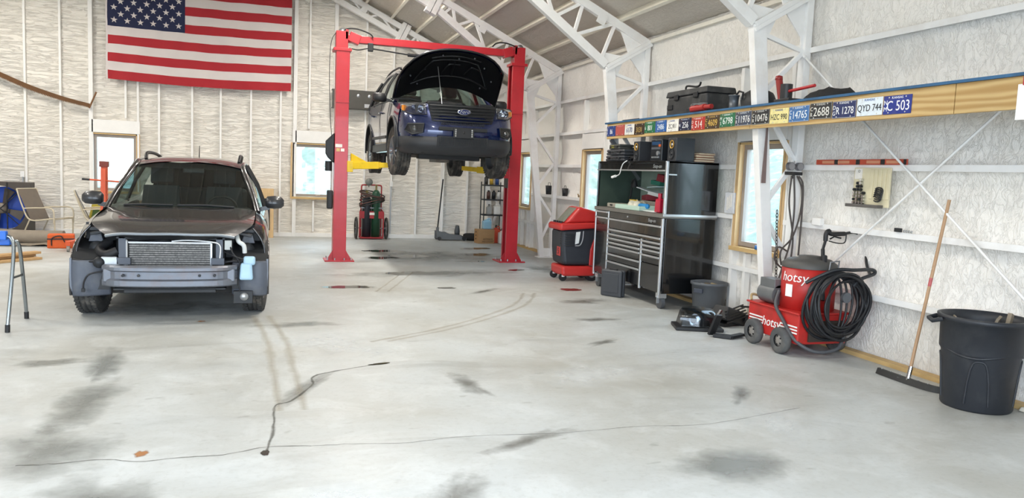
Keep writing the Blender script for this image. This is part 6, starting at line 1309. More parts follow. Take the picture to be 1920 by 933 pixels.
# two-man crosscut saw
saw = thing('crosscut_saw', 'long rusty two-man crosscut saw hung on the foam wall', 'saw', (0, 18.22, 0))
sp = [(-6.2, 3.52), (-5.6, 3.33), (-5.13, 3.15), (-4.6, 2.93), (-4.0, 2.75), (-3.52, 2.655)]
top_ = catmull([(x, 0, z + 0.065 + 0.03 * math.sin(PI * (x + 6.2) / 2.7)) for x, z in sp], 10); bot_ = catmull([(x, 0, z) for x, z in sp], 10)
mb = MB(); n0 = len(top_)
mb.grid([[p + Vector((0, -0.004, 0)), q + Vector((0, -0.004, 0)), q + Vector((0, 0.004, 0)), p + Vector((0, 0.004, 0))] for p, q in zip(top_, bot_)], closed_u=True, smooth=False); bl = mb.build('blade', M('rusty_steel', '#6b4a2c', 0.7, metal=0.3, var=0.35, scale=5), saw, fix=True)
mb = MB()
for k in range(110):
    i = k / 110 * (n0 - 1.001); a = int(i); f = i - a; p = bot_[a].lerp(bot_[a + 1], f); mb.add([p + Vector((-0.012, -0.003, 0.004)), p + Vector((0.012, -0.003, 0.004)), p + Vector((0, -0.003, -0.028)), p + Vector((-0.012, 0.003, 0.004)), p + Vector((0.012, 0.003, 0.004)), p + Vector((0, 0.003, -0.028))], [(0, 2, 1), (3, 4, 5), (0, 3, 5, 2), (1, 2, 5, 4)])
o_ = mb.build('teeth', M('rusty_steel', '#6b4a2c'), bl); o_['kind'] = 'stuff'
MB().cyl((-3.53, 0, 2.63), (-3.39, -0.03, 2.965), 0.017, n=10).build('handle', M('saw_handle', '#7a5432', 0.6), saw)
# dark steel panel high on the wall behind the lift
t = thing('steel_channel', 'dark grey steel channel fixed high on the wall behind the lift post', 'steel panel', (1.92, 18.06, 2.95))
PANEL = M('dark_panel', '#4d4b46', 0.5, metal=0.3, var=0.2)
MB().box((0, 0, 0.21), (1.06, 0.03, 0.42)).build('panel_face', PANEL, t, bevel=0.006); MB().box((0, 0.12, 0.41), (1.06, 0.24, 0.02)).box((0, 0.12, 0.01), (1.06, 0.24, 0.02)).build('panel_flange', PANEL, t)
for x in (-0.3, 0.05, 0.3): MB().lathe([(0.0, -0.02), (0.035, -0.02), (0.04, -0.014)], (x, 0, 0.30), axis='Y', n=16).build('panel_bolt', ALU, t)
MB().box((0.25, -0.02, 0.08), (0.12, 0.012, 0.08)).build('panel_label', SATIN, t)
# electrical boxes on studs
for x, z, lab in ((-4.78, 1.15, 'grey switch box with conduit on a stud behind the fan'), (2.80, 1.22, 'white switch box with conduit on a stud near the torch cart')):
    t = thing('switch_box', lab, 'switch box', (x, 18.27, z)); MB().box((0, 0, 0.06), (0.075, 0.05, 0.12)).build('box', WHITE, t, bevel=0.004); MB().cyl((0, 0.02, 0.0), (0, 0.02, -z + 0.1), 0.011, n=8).build('conduit', ALU, t)
# torch cart
CRED = M('cart_red', '#a3262c', 0.45, var=0.12, dirt='#5a2a28', dirt_amt=0.4)
t = thing('torch_cart', 'red two-wheeled welding cart with brown hoses against the foam wall', 'cart', (2.32, 17.96, 0))
for s_ in (-1, 1):
    MB().tube([(s_ * 0.23, 0.12, 0.06), (s_ * 0.23, 0.12, 1.16)], 0.016, 8).build('frame_rail', CRED, t); MB().tube([(s_ * 0.27, -0.02, 0.05), (s_ * 0.27, -0.02, 0.62), (s_ * 0.23, 0.1, 0.68)], 0.016, 8).build('frame_rail', CRED, t)
    w_ = MB().tube([(s_ * 0.345, 0.02 + 0.235 * math.cos(q), 0.25 + 0.235 * math.sin(q)) for q in [2 * PI * i / 32 for i in range(32)]], 0.022, 8, closed=True).build('wheel', TYRE, t)
    for k in range(8): MB().cyl((s_ * 0.345, 0.02, 0.25), (s_ * 0.345, 0.02 + 0.225 * math.cos(k * PI / 4), 0.25 + 0.225 * math.sin(k * PI / 4)), 0.006, n=6).build('spoke', RIM, w_)
MB().tube(catmull([(-0.23, 0.12, 1.14), (-0.225, 0.12, 1.215), (-0.17, 0.12, 1.24), (0.17, 0.12, 1.24), (0.225, 0.12, 1.215), (0.23, 0.12, 1.14)], 4), 0.016, 8).build('top_handle', CRED, t)
MB().box((0, -0.03, 0.56), (0.54, 0.03, 0.17)).build('front_shield', CRED, t, bevel=0.006); MB().box((0, 0.03, 0.035), (0.54, 0.30, 0.03)).build('footplate', CRED, t, bevel=0.004)
MB().box((0.02, -0.048, 0.585), (0.15, 0.004, 0.055)).build('cart_label', LABEL, t); MB().cyl((-0.35, 0.02, 0.25), (0.35, 0.02, 0.25), 0.012, n=8).build('axle', RIM, t); MB().bar((-0.25, -0.03, 0.72), (0.25, -0.03, 0.72), 0.02, 0.02).build('cross_bar', RIM, t)
hr = random.Random(8)
for k in range(9):
    cz = 0.92 + 0.03 * k - 0.012 * (k % 3); pts = [(0.27 * math.cos(a) * (1 + 0.06 * math.sin(a * 2 + k)), -0.02 + 0.10 * math.sin(a), cz + 0.08 * math.cos(a + 0.5 * k) - 0.1) for a in [2 * PI * i / 28 for i in range(28)]]
    MB().tube(pts, 0.0125, 6, closed=True).build('hose_loop', M('hose_redbrown', '#5a3a30', 0.6, var=0.3) if k % 2 else M('hose_dark', '#2f2a26', 0.6), t)
MB().lathe([(0.0, -0.01), (0.085, -0.01), (0.085, 0.012), (0.0, 0.012)], (-0.07, 0.05, 1.31), axis='Y', n=24).build('mirror_disc', M('disc_grey', '#7c7f7a', 0.4), t); MB().cyl((-0.07, 0.06, 1.24), (-0.07, 0.06, 1.19), 0.008, n=6).build('disc_stem', DARKM, t)
for x, r_, h_, c_, nm, lab in ((-0.11, 0.105, 1.02, '#22262e', 'gas_cylinder', 'black gas cylinder in the red welding cart'), (0.10, 0.10, 1.16, '#1d4a34', 'gas_cylinder', 'green gas cylinder in the red welding cart')):
    g_ = thing(nm, lab, 'gas cylinder', (2.32 + x, 18.0, 0.052), 0, 'cylinders in the welding cart')
    MB().lathe([(0.0, 0.0), (r_, 0.0), (r_, h_ - 0.22), (r_ * 0.85, h_ - 0.14), (r_ * 0.4, h_ - 0.08), (0.0, h_ - 0.08)], n=24).build('cylinder_body', M('cyl_%s' % c_[1:], c_, 0.4, var=0.15), g_)
    MB().cyl((0, 0, h_ - 0.09), (0, 0, h_ + 0.02), 0.022, n=10).cyl((0, 0, h_ + 0.02), (0, 0, h_ + 0.04), 0.035, n=10).build('valve', M('valve_brass', '#8a7a4a', 0.4, metal=0.6), g_)
# floor jack
t = thing('floor_jack', 'grey trolley jack with a tall handle against the foam wall', 'jack', (3.86, 17.98, 0))
JG = M('jack_grey', '#6a6d70', 0.5, var=0.15)
for y in (-0.13, 0.13): MB().prism([(-0.02, 0.03), (0.70, 0.02), (0.70, 0.07), (0.55, 0.09), (0.10, 0.20), (-0.02, 0.22)], (0, y, 0), (1, 0, 0), (0, 0, 1), 0.014).build('side_plate', JG, t, fix=True)
MB().box((0.12, 0, 0.13), (0.2, 0.24, 0.12)).build('pump_block', JG, t, bevel=0.01); MB().bar((0.2, 0, 0.12), (0.60, 0, 0.10), 0.16, 0.06).build('lift_arm', JG, t, bevel=0.008)
MB().lathe([(0.0, 0.0), (0.06, 0.0), (0.065, 0.10), (0.05, 0.20), (0.045, 0.235), (0.0, 0.25)], (0.50, 0, 0.115), n=20).build('saddle_post', M('saddle_dark', '#4c4f52', 0.5), t)
MB().cyl((0.02, 0, 0.16), (0.02, 0, 0.30), 0.035, n=12).build('handle_socket', JG, t); MB().cyl((0.02, 0, 0.25), (0.13, 0.06, 1.44), 0.017, n=10).build('handle', BLACKP, t)
for x, y, r_ in ((0.04, -0.16, 0.045), (0.04, 0.16, 0.045), (0.64, -0.14, 0.05), (0.64, 0.14, 0.05)): MB().cyl((x, y - 0.018, r_), (x, y + 0.018, r_), r_, n=18).build('wheel', DARKM, t)
# tyre, box, rack and jugs in the corner
t = thing('spare_tyre', 'small black tyre lying flat by the cardboard box', 'tyre', (4.72, 18.02, 0)); MB().lathe([(0.10, 0.02), (0.15, 0.0), (0.19, 0.02), (0.20, 0.08), (0.19, 0.14), (0.15, 0.16), (0.10, 0.14)], n=32).build('tyre_ring', M('tyre_dark', '#1d1d1e', 0.8), t); MB().lathe([(0.0, 0.05), (0.10, 0.05), (0.10, 0.11), (0.0, 0.11)], n=24).build('wheel_disc', DARKM, t)
CARD = M('cardboard', '#a9835a', 0.85, var=0.1)
t = thing('cardboard_box', 'cardboard box printed ANTIFREEZE AND COOLANT on the floor', 'box', (4.86, 17.34, 0), 0.08)
MB().box((0, 0, 0.16), (0.40, 0.28, 0.32)).build('carton', CARD, t, bevel=0.003); MB().box((0, -0.07, 0.322), (0.40, 0.138, 0.004)).build('flap', CARD, t); MB().box((0, 0.07, 0.322), (0.40, 0.138, 0.004)).build('flap', CARD, t)
INK = M('print_ink', '#2a2420', 0.7)
lettering('ANTIFREEZE', 0.058, INK, t, (0.04, -0.1415, 0.10), (1, 0, 0), (0, 0, 1), 0.001, sx=0.75); lettering('AND COOLANT', 0.056, INK, t, (0.04, -0.1415, 0.045), (1, 0, 0), (0, 0, 1), 0.001, sx=0.68)
for z in (0.10, 0.18, 0.26): MB().box((-0.201, 0.02, z), (0.002, 0.05, 0.03)).build('printed_mark', INK, t)
t = thing('shelf_rack', 'black wire shelving rack in the far corner', 'shelving', (5.13, 17.72, 0))
for x in (-0.24, 0.24):
    for y in (-0.15, 0.15): MB().cyl((x, y, 0), (x, y, 1.42), 0.013, n=8).build('rack_post', BLACKP, t)
for z in (0.28, 0.64, 1.0, 1.34):
    sh = MB().box((0, -0.15, z), (0.48, 0.014, 0.03)).box((0, 0.15, z), (0.48, 0.014, 0.03)).box((-0.24, 0, z), (0.014, 0.3, 0.03)).box((0.24, 0, z), (0.014, 0.3, 0.03)).build('rack_shelf', BLACKP, t)
    for k in range(10): MB().cyl((-0.22 + 0.049 * k, -0.15, z + 0.01), (-0.22 + 0.049 * k, 0.15, z + 0.01), 0.004, n=5).build('shelf_wire', BLACKP, sh)
def jug(loc, label, col, sz, cap='#e9e6e0', rz=0, group='jugs in the corner'):
    j = thing('jug', label, 'jug', loc, rz, group); m_ = M('jug_%s' % col[1:], col, 0.4, var=0.08)
    MB().box((0, 0, sz[2] * 0.36), (sz[0], sz[1], sz[2] * 0.72)).box((0, 0, sz[2] * 0.79), (sz[0] * 0.8, sz[1] * 0.8, sz[2] * 0.16), taper=(0.4, 0.4)).build('jug_body', m_, j, bevel=min(sz) * 0.12, seg=3)
    MB().tube(catmull([(0.0, -sz[1] * 0.12, sz[2] * 0.9), (sz[0] * 0.35, -sz[1] * 0.12, sz[2] * 0.92), (sz[0] * 0.46, -sz[1] * 0.12, sz[2] * 0.7), (sz[0] * 0.46, -sz[1] * 0.12, sz[2] * 0.5)], 4), sz[0] * 0.07, 8).build('jug_handle', m_, j)
    MB().cyl((0, 0, sz[2] * 0.86), (0, 0, sz[2]), sz[0] * 0.16, n=14).build('jug_cap', M('cap_%s' % cap[1:], cap, 0.4), j)
    return j
jug((4.93, 17.42, 0.326), 'translucent blue water jug on the cardboard box', '#8fb8cc', (0.20, 0.16, 0.26))
jug((5.17, 17.44, 0.0), 'orange-red fuel jug behind the white bucket', '#c8482a', (0.18, 0.2, 0.42), '#2a2a2a'); jug((5.27, 17.24, 0.0), 'white square jug on the floor by the lift post', '#e6e4df', (0.18, 0.18, 0.36), '#2a2a2a')
jug((5.24, 17.70, 0.655), 'white detergent jug on the second rack shelf', '#e4e2dd', (0.16, 0.16, 0.27)); jug((5.05, 17.70, 0.655), 'grey oil jug on the second rack shelf', '#9b9a96', (0.12, 0.14, 0.24), '#2a2a2a')
for x, z, c_, nm, lab in ((4.95, 1.36, '#3c3a38', 'tin_can', 'dark spray tin on the top rack shelf'), (5.08, 1.36, '#c9a23a', 'tin_can', 'yellow tin on the top rack shelf'), (5.22, 1.36, '#2c4a86', 'tin_can', 'blue tin on the top rack shelf'), (5.02, 1.02, '#5b4038', 'tin_can', 'brown tin on the upper rack shelf'), (5.15, 1.02, '#24262a', 'tin_can', 'black tin on the upper rack shelf'), (5.27, 1.02, '#d9d8d4', 'tin_can', 'white tin on the upper rack shelf'), (4.97, 0.30, '#5c6a70', 'tin_can', 'grey tin on the lowest rack shelf')):
    c0 = thing(nm, lab, 'tin', (x, 17.68, z), 0, 'tins on the rack'); MB().lathe([(0.0, 0.0), (0.045, 0.0), (0.045, 0.16), (0.03, 0.175), (0.0, 0.175)], n=18).build('tin_body', M('tin_%s' % c_[1:], c_, 0.35, metal=0.2), c0); MB().cyl((0, 0, 0.17), (0, 0, 0.205), 0.024, n=12).build('tin_cap', BLACKP, c0)

# ------------------------------------------------------------------ left side
t = thing('wood_cabinet', 'small pine cabinet with a black front behind the grey SUV', 'cabinet', (-0.05, 17.95, 0)); MB().box((0, 0.12, 0.54), (0.42, 0.36, 1.08)).build('carcass', PINE, t, bevel=0.004); MB().box((-0.02, -0.065, 0.52), (0.30, 0.01, 0.70)).build('black_panel', BLACKP, t); MB().box((-0.04, -0.075, 0.35), (0.06, 0.01, 0.10)).build('green_tag', M('tag_green', '#2f8a4a', 0.5), t)
# engine hoist
OR = M('hoist_orange', '#d3552a', 0.45, var=0.1, dirt='#7a3a22', dirt_amt=0.3)
t = thing('engine_hoist', 'orange folding engine hoist beside the window', 'hoist', (-2.78, 15.55, 0))
MB().box((0, 0, 0.82), (0.10, 0.10, 1.36)).build('mast', OR, t, bevel=0.006); MB().box((0, -0.01, 1.50), (0.14, 0.13, 0.10)).build('mast_head', M('hoist_dark', '#7a2c18', 0.5), t, bevel=0.006); MB().bar((0.0, -0.08, 1.42), (0.0, -0.14, 0.62), 0.08, 0.08, up=(0, 1, 0)).build('boom', OR, t, bevel=0.005)
MB().cyl((-0.27, -0.10, 1.22), (0.34, -0.10, 1.19), 0.014, n=8).build('pump_handle', OR, t); MB().cyl((-0.34, -0.10, 1.223), (-0.22, -0.10, 1.217), 0.019, n=8).build('handle_grip', BLACKP, t)
MB().box((0, 0.02, 0.14), (0.6, 0.12, 0.08)).build('base_beam', OR, t, bevel=0.005)
for s_ in (-1, 1):
    MB().bar((s_ * 0.28, 0.0, 0.14), (s_ * 0.42, -0.85, 0.14), 0.08, 0.08).build('leg', OR, t, bevel=0.005)
    for y, x in ((-0.82, s_ * 0.415), (0.06, s_ * 0.30)): MB().cyl((x - 0.02, y, 0.045), (x + 0.02, y, 0.045), 0.045, n=16).box((x, y, 0.09), (0.05, 0.05, 0.03)).build('caster', M('caster_steel', '#8a8680', 0.5), t)
for k in range(6): MB().cyl((-0.052, 0, 0.75 + 0.1 * k), (0.052, 0, 0.75 + 0.1 * k), 0.012, n=8).build('pin_hole', BLACKP, t)
# orange tool bag
t = thing('tool_bag', 'orange tool bag with black straps on the floor', 'bag', (-3.44, 15.36, 0), 0.15); OB = M('bag_orange', '#cf5a22', 0.7, var=0.12)
MB().box((0, 0, 0.125), (0.42, 0.22, 0.25), taper=(0.97, 0.9)).build('bag_body', OB, t, bevel=0.02, seg=3); MB().box((0, -0.112, 0.165), (0.42, 0.008, 0.02)).build('zip_band', BLACKP, t)
MB().tube(catmull([(-0.14, -0.118, 0.05), (-0.13, -0.12, 0.18), (0.0, -0.125, 0.22), (0.06, -0.122, 0.12), (0.14, -0.118, 0.06)], 5), 0.010, 6).build('strap', BLACKP, t)
# rolled carpet
t = thing('rolled_carpet', 'grey-brown rolled carpet lying on the floor by the fan', 'carpet', (-4.15, 15.95, 0)); CPT = M('carpet_drab', '#8a8072', 0.95, var=0.25, scale=5, bump=0.4)
for x0, x1, y, z, r_ in ((-0.85, 0.62, 0.0, 0.13, 0.13), (-0.85, 0.48, 0.2, 0.12, 0.12)):
    mb = MB(); rows = []
    for i in range(13):
        x = x0 + (x1 - x0) * i / 12; rows.append([(x, y + r_ * 1.25 * math.cos(a) * (1 + 0.12 * fbm(x * 3, a, 2)), z + r_ * math.sin(a) * (1 + 0.15 * fbm(x * 2, a, 5) - 0.06)) for a in [2 * PI * k / 16 for k in range(16)]])
    mb.grid(rows, closed_u=True); mb.add(rows[0], [tuple(range(15, -1, -1))]); mb.add(rows[-1], [tuple(range(16))]); mb.build('roll', CPT, t, fix=True)
mb = MB(); mb.grid([[(-0.85 + 1.35 * i / 12, -0.42 + 0.32 * j / 5, 0.012 + 0.05 * max(0, fbm(i * 0.5, j * 0.6, 3)) + 0.02 * j / 5) for i in range(13)] for j in range(6)]); mb.build('loose_end', CPT, t)
# barrel fan with blue tarp behind
t = thing('barrel_fan', 'large dark square workshop fan with a round mouth', 'fan', (-4.98, 17.50, 0)); FANB = M('fan_brown', '#453d37', 0.55, var=0.15)
mb = MB(); n_ = 32; ro, hw = 0.45, 0.52
ring = [(ro * math.cos(2 * PI * k / n_), ro * math.sin(2 * PI * k / n_)) for k in range(n_)]
def sqp(c, s): m_ = max(abs(c), abs(s)); return (hw * c / m_, hw * s / m_)
sq = [sqp(math.cos(2 * PI * k / n_), math.sin(2 * PI * k / n_)) for k in range(n_)]
rows = [[(x, y, z + 0.54) for x, z in r] for r, y in ((sq, 0.35), (sq, 0.0), (ring, 0.0), (ring, 0.30))]
mb.grid([list(reversed(r)) for r in rows], closed_u=True, smooth=False); mb.build('fan_housing', FANB, t)
for k in range(4):
    a = PI / 4 + k * PI / 2; MB().cyl((0, 0.02, 0.54), (0.45 * math.cos(a), 0.02, 0.54 + 0.45 * math.sin(a)), 0.010, n=6).build('guard_spoke', DARKM, t)
    b_ = MB(); b_.grid([[(r_ * math.cos(a + 0.4 + q), 0.10 + 0.08 * q, 0.54 + r_ * math.sin(a + 0.4 + q)) for r_ in (0.08, 0.2, 0.3, 0.40)] for q in (-0.25, 0.0, 0.25)]); b_.build('fan_blade', FANB, t)
MB().lathe([(0.0, -0.02), (0.10, -0.02), (0.11, 0.08), (0.0, 0.08)], (0, 0.05, 0.54), axis='Y', n=24).build('hub', M('hub_rust', '#7a7168', 0.5, metal=0.3), t)
MB().tube([(0.13, -0.01, 0.05), (0.13, -0.02, 0.52), (0.13, -0.01, 1.05)], 0.012, 8).build('stand_bar', DARKM, t)
mb = MB(); mb.grid([[(0.5 * math.cos(a) * q, 0.30 - 0.06 * (1 - q) + 0.03 * fbm(3 * q * math.cos(a), 3 * q * math.sin(a), 7), 0.54 + 0.42 * math.sin(a) * q) for a in [2 * PI * k / 24 for k in range(24)]] for q in (1.0, 0.75, 0.5, 0.25, 0.02)], closed_u=True)
tp = thing('tarp', 'crumpled blue tarp stuffed behind the workshop fan', 'tarp', (-4.98, 17.50, 0)); mb.build('tarp_cloth', M('tarp_blue', '#1f4fc0', 0.5, var=0.3, scale=4, bump=0.5, bscale=9), tp)
# sling patio chairs, folded and stacked
SLING = M('sling_fabric', '#75695c', 0.8, var=0.15); TUBEB = M('beige_tube', '#c8bca4', 0.4, var=0.06)
def patio_chair(loc, rz, label, lean):
    t = thing('patio_chair', label, 'chair', loc, rz, 'patio chairs by the fan')
    R_ = Matrix.Rotation(lean, 3, 'X')
    for s_ in (-1, 1):
        MB().tube(catmull([(s_ * 0.28, -0.30, 0.02), (s_ * 0.28, -0.30, 0.36), (s_ * 0.28, -0.26, 0.40), (s_ * 0.28, 0.18, 0.36), (s_ * 0.28, 0.34, 0.62), (s_ * 0.28, 0.45, 0.95)], 5), 0.014, 8).build('side_frame', TUBEB, t)
        MB().tube(catmull([(s_ * 0.30, -0.30, 0.30), (s_ * 0.30, -0.28, 0.58), (s_ * 0.30, 0.0, 0.60), (s_ * 0.30, 0.30, 0.58)], 5), 0.014, 8).build('arm_rest', TUBEB, t); MB().tube([(s_ * 0.28, 0.20, 0.36), (s_ * 0.28, 0.36, 0.02)], 0.013, 8).build('leg', TUBEB, t)
    MB().grid([[(x, -0.28 + 0.46 * k / 6, 0.405 - 0.05 * k / 6 - 0.02 * math.sin(PI * k / 6)) for x in (-0.27, 0, 0.27)] for k in range(7)]).build('seat', SLING, t)
    MB().grid([[(x, 0.18 + 0.27 * k / 6, 0.36 + 0.60 * k / 6) for x in (-0.27, 0, 0.27)] for k in range(7)]).build('backrest', SLING, t)
    for y, z in ((0.45, 0.95), (-0.30, 0.39), (0.36, 0.03), (-0.30, 0.03)): MB().cyl((-0.28, y, z), (0.28, y, z), 0.012, n=8).build('cross_tube', TUBEB, t)
patio_chair((-4.06, 17.2, 0.0), 1.2, 'beige-framed sling patio chair next to the workshop fan', 0); patio_chair((-3.18, 17.35, 0.0), 1.75, 'beige-framed sling patio chair near the orange hoist', 0)
t = thing('fuel_can', 'red plastic fuel can on the patio chair', 'can', (-3.06, 17.3, 0.415), 0.4); MB().box((0, 0, 0.09), (0.22, 0.15, 0.18), taper=(0.85, 0.8)).build('can_body', M('fuel_red', '#b8342a', 0.45), t, bevel=0.02, seg=3); MB().cyl((0.08, 0, 0.16), (0.15, 0, 0.24), 0.016, n=8).build('spout', M('spout_yellow', '#d8b43a', 0.5), t)
t = thing('feed_sack', 'yellow printed sack standing behind the patio chairs', 'sack', (-3.36, 17.75, 0)); MB().box((0, 0, 0.38), (0.26, 0.16, 0.76), rot=Matrix.Rotation(0.15, 3, 'Y'), taper=(0.6, 0.5)).build('sack_body', M('sack_yellow', '#b3a33c', 0.7, var=0.35, scale=8), t, bevel=0.03, seg=3); MB().box((0.03, -0.085, 0.45), (0.12, 0.01, 0.2), rot=Matrix.Rotation(0.15, 3, 'Y')).build('sack_print', M('sack_print', '#4d6a3a', 0.7), t)
# planks and the blue folding sawhorse
PLK = M('plank_pine', '#b99567', 0.7, var=0.25, scale=3, stretch=(1.5, 6, 6))
pd = Vector((0.62, 0.78, 0)).normalized()
for k, (ox, oy, z, l_, lab) in enumerate(((0.0, 0.0, 0.02, 3.0, 'pine plank lying lowest in the stack by the sawhorse'), (0.14, -0.12, 0.02, 2.8, 'pine plank lying beside the lowest one on the floor'), (0.03, -0.03, 0.06, 2.9, 'pine plank in the middle of the floor stack'), (0.10, -0.02, 0.10, 2.6, 'pine plank topmost on the floor stack'))):
    p = thing('plank', lab, 'plank', (-3.50 + ox, 13.75 + oy, z), 0, 'planks on the floor'); MB().bar((0, 0, 0), -pd * l_, 0.14, 0.036).build('board', PLK, p, bevel=0.003)
t = thing('folding_sawhorse', 'blue-topped folding sawhorse with chrome tube legs', 'sawhorse', (-2.75, 8.28, 0)); BLUEP = M('sawhorse_blue', '#1f66c8', 0.4, var=0.06); LEG = M('chrome_tube', '#9aa0a2', 0.25, metal=0.9)
MB().bar((-0.60, -0.08, 0.865), (0.47, -0.08, 0.865), 0.07, 0.085).build('top_rail', BLUEP, t, bevel=0.012, seg=3); MB().bar((-0.60, 0.10, 0.80), (0.45, 0.10, 0.80), 0.07, 0.085).build('top_rail', BLUEP, t, bevel=0.012, seg=3)
for x in (-0.5, 0.44):
    MB().tube(catmull([(x, -0.08, 0.86), (x + 0.06, -0.08, 0.84), (x + 0.09, -0.12, 0.70), (x + 0.08, -0.30, 0.06)], 6), 0.017, 10).build('leg', LEG, t); MB().tube(catmull([(x, 0.10, 0.80), (x + 0.06, 0.12, 0.78), (x + 0.07, 0.18, 0.62), (x + 0.06, 0.36, 0.06)], 6), 0.017, 10).build('leg', LEG, t)
    MB().cyl((x + 0.08, -0.30, 0.07), (x + 0.08, -0.305, 0.0), 0.021, n=10).build('foot_cap', RUBBER, t); MB().cyl((x + 0.06, 0.36, 0.07), (x + 0.06, 0.365, 0.0), 0.021, n=10).build('foot_cap', RUBBER, t)
    MB().bar((x + 0.085, -0.18, 0.48), (x + 0.07, 0.22, 0.46), 0.012, 0.02).build('spreader', LEG, t)
# ------------------------------------------------------------------ marks on the floor
def decal_mat(name, col, rough, strength, scale=3.0, lo=0.35, hi=0.65, spec=0.5):
    m = bpy.data.materials.new(name); m.use_nodes = True; n = m.node_tree.nodes; l = m.node_tree.links; b = n['Principled BSDF']; o_ = n['Material Output']
    b.inputs['Base Color'].default_value = srgb(col); b.inputs['Roughness'].default_value = rough; b.inputs['Specular IOR Level'].default_value = spec
    at = n.new('ShaderNodeAttribute'); at.attribute_name = 'fall'; tc = n.new('ShaderNodeTexCoord'); nz = n.new('ShaderNodeTexNoise'); nz.inputs['Scale'].default_value = scale; nz.inputs['Detail'].default_value = 6; nz.inputs['Roughness'].default_value = 0.65
    l.new(tc.outputs['Object'], nz.inputs['Vector'])
    ad = n.new('ShaderNodeMath'); ad.operation = 'MULTIPLY_ADD'; ad.inputs[1].default_value = 1.5; l.new(nz.outputs['Fac'], ad.inputs[0]); l.new(at.outputs['Fac'], ad.inputs[2])
    mr = n.new('ShaderNodeMapRange'); mr.inputs['From Min'].default_value = lo + 0.75; mr.inputs['From Max'].default_value = hi + 0.75; mr.inputs['To Max'].default_value = strength; l.new(ad.outputs[0], mr.inputs['Value'])
    tr = n.new('ShaderNodeBsdfTransparent'); mx = n.new('ShaderNodeMixShader'); l.new(mr.outputs[0], mx.inputs[0]); l.new(tr.outputs[0], mx.inputs[1]); l.new(b.outputs[0], mx.inputs[2]); l.new(mx.outputs[0], o_.inputs['Surface'])
    return m
def blob(name, mat, cx, cy, rx, ry, rot=0.0, z=0.0012, wob=0.25, seed=0):
    mb = MB(); n_ = 40; rows = []; fall = []
    for q in (1.0, 0.86, 0.72, 0.58, 0.44, 0.3, 0.15, 0.0):
        r = []
        for k in range(n_):
            a = 2 * PI * k / n_; w_ = 1 + wob * fbm(math.cos(a) * 1.5 + seed, math.sin(a) * 1.5, seed * 3.1)
            x, y = rx * q * w_ * math.cos(a), ry * q * w_ * math.sin(a); r.append((cx + x * math.cos(rot) - y * math.sin(rot), cy + x * math.sin(rot) + y * math.cos(rot), z)); fall.append(1.0 - q)
        rows.append(r)
    mb.grid(rows, closed_u=True, smooth=False); o_ = mb.build(name, mat, floor)
    at = o_.data.attributes.new('fall', 'FLOAT', 'POINT'); at.data.foreach_set('value', fall); return o_
def strip(name, mat, pts, w_, z=0.0016, n=6):
    cp = catmull([(x, y, 0) for x, y in pts], n); mb = MB(); L_, R_ = [], []; fall = []
    for i, p in enumerate(cp):
        d = (cp[min(i + 1, len(cp) - 1)] - cp[max(i - 1, 0)]).normalized(); s_ = Vector((-d.y, d.x, 0)); ww = w_ * (0.6 + 0.8 * abs(fbm(i * 0.7, w_ * 50, 2))); j = Vector((0.01 * fbm(i * 0.9, 3), 0.01 * fbm(i * 0.9, 8), 0))
        L_.append([p + j + s_ * ww, p + j, p + j - s_ * ww])
    mb.grid([[(v.x, v.y, z) for v in r] for r in L_], smooth=False); o_ = mb.build(name, mat, floor)
    for r in L_: fall += [0.0, 1.0, 0.0]
    at = o_.data.attributes.new('fall', 'FLOAT', 'POINT'); at.data.foreach_set('value', fall); return o_
WET = decal_mat('wet_patch', '#3b3a35', 0.05, 0.92, 2.5, 0.12, 0.22, 0.6); DAMP = decal_mat('damp_stain', '#7d7f7a', 0.32, 0.6, 2.6, 0.15, 0.9); OILY = decal_mat('oil_stain', '#6a6860', 0.4, 0.55, 4.0, 0.2, 0.9)
RUST = decal_mat('rust_spot', '#a8703c', 0.7, 0.8, 8, 0.2, 0.6); PALE = decal_mat('pale_scuff', '#e2e5e6', 0.6, 0.5, 3, 0.2, 1.0); CRK = decal_mat('crack_line', '#5a5850', 0.8, 0.6, 6, 0.0, 0.8); TRK = decal_mat('tyre_track', '#b0a48f', 0.8, 0.3, 5, 0.1, 0.9)
for k, (x, y, rx, ry) in enumerate(((1.12, 10.62, 0.40, 0.13), (2.05, 14.15, 0.36, 0.22), (2.55, 14.45, 0.55, 0.34), (2.25, 15.35, 0.45, 0.25), (4.02, 14.85, 0.38, 0.24), (4.28, 16.0, 0.42, 0.22), (3.60, 13.70, 0.32, 0.11), (4.22, 10.28, 0.18, 0.14), (4.05, 12.44, 0.20, 0.12), (2.42, 10.5, 0.16, 0.08), (1.95, 12.0, 0.15, 0.22))): blob('puddle', WET, x, y, rx, ry, 0.2 * (k % 3), 0.0018, 0.35, k)
for k, (x, y, rx, ry, r_) in enumerate(((-1.20, 6.7, 0.17, 0.75, 0.05), (-1.12, 5.6, 0.26, 0.75, -0.05), (-1.12, 4.7, 0.40, 0.5, 0.0), (-1.62, 6.75, 0.3, 0.16, 0.2), (0.33, 8.1, 0.5, 0.2, 0.1), (2.6, 3.75, 0.42, 0.35, 0.3), (-1.0, 9.2, 1.0, 0.5, 0.0), (3.0, 14.6, 1.6, 1.3, 0.0), (-0.8, 3.9, 0.4, 0.4, 0.0), (4.7, 12.6, 0.5, 0.7, 0), (2.5, 12.0, 1.6, 0.5, 0.1))): blob('damp_stain', DAMP, x, y, rx, ry, r_, 0.0008 + 0.00003 * k, 0.3, 20 + k)
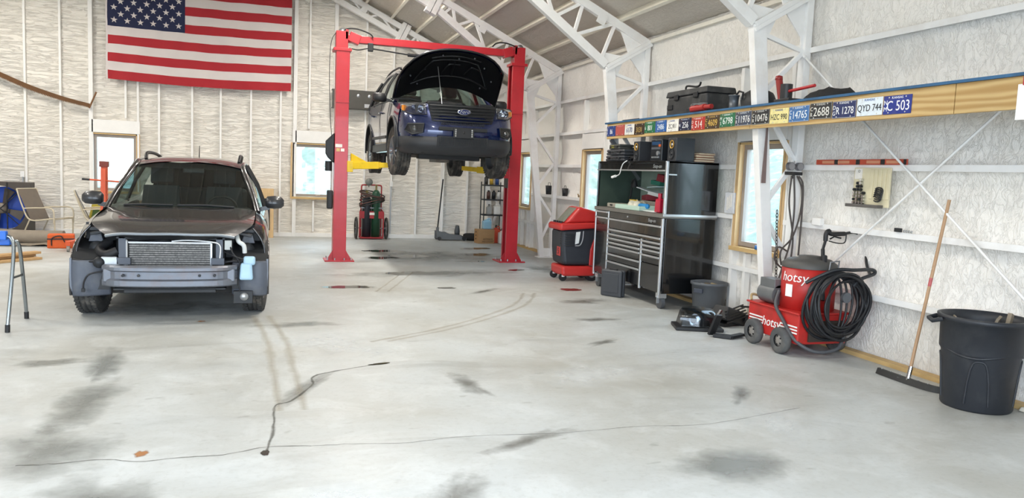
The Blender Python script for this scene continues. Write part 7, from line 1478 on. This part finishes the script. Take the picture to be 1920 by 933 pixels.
for k, (x, y, rx, ry) in enumerate(((3.6, 8.05, 0.5, 0.12), (1.5, 5.65, 0.14, 0.5), (4.0, 9.3, 0.5, 0.25), (1.55, 4.35, 0.5, 0.12), (3.2, 6.9, 0.35, 0.1), (2.9, 10.2, 0.6, 0.1), (3.5, 5.0, 0.4, 0.1), (0.9, 3.6, 0.5, 0.2))): blob('oil_stain', OILY, x, y, rx, ry, 0.15 * k, 0.0011 + 0.00003 * k, 0.4, 40 + k)
blob('rust_spot', RUST, -0.64, 4.55, 0.05, 0.06, 0, 0.0015, 0.3, 60); blob('rust_spot', RUST, -0.62, 8.35, 0.06, 0.04, 0, 0.0015, 0.3, 61)
for k, (x, y, rx, ry) in enumerate(((0.3, 3.6, 0.7, 0.4), (2.6, 5.8, 0.9, 0.5), (0.6, 7.2, 0.6, 0.8), (3.4, 4.4, 0.5, 0.3), (-2.0, 5.5, 0.5, 0.8))): blob('pale_scuff', PALE, x, y, rx, ry, 0.3 * k, 0.0006 + 0.00003 * k, 0.35, 70 + k)
strip('crack', CRK, [(0.02, 4.47), (0.06, 4.89), (0.07, 5.31), (0.18, 5.42), (0.34, 5.8), (0.37, 6.05), (0.64, 6.23), (1.0, 6.39)], 0.016); blob('damp_stain', DAMP, 0.3, 5.75, 0.1, 0.6, -0.45, 0.001, 0.3, 90); blob('wet_spot', WET, 0.92, 6.36, 0.12, 0.03, 0.3, 0.002, 0.3, 91); blob('wet_spot', WET, 0.01, 4.44, 0.03, 0.05, 0, 0.002, 0.3, 92)
strip('crack', CRK, [(-1.23, 4.49), (-1.05, 4.48), (-0.83, 4.5), (-0.64, 4.43), (-0.43, 4.45), (-0.21, 4.45), (0.02, 4.53), (0.26, 4.5)], 0.009); strip('crack', CRK, [(0.26, 4.5), (0.5, 4.49), (0.81, 4.45), (1.14, 4.49), (1.48, 4.47), (1.83, 4.44), (2.37, 4.47), (2.87, 4.43), (3.76, 4.64)], 0.005)
for off in (0.0, 0.16): strip('tyre_track', TRK, [(0.10 + off, 5.2), (0.06 + off, 6.4), (0.02 + off, 7.4), (-0.12 + off, 8.6)], 0.06); strip('tyre_track', TRK, [(0.95 + off, 7.2), (1.9 + off, 7.9), (2.9 + off, 9.0), (3.4 + off, 10.0)], 0.05); strip('tyre_track', TRK, [(1.4 + off, 10.2), (1.75 + off, 11.2), (2.1 + off, 12.2)], 0.035)
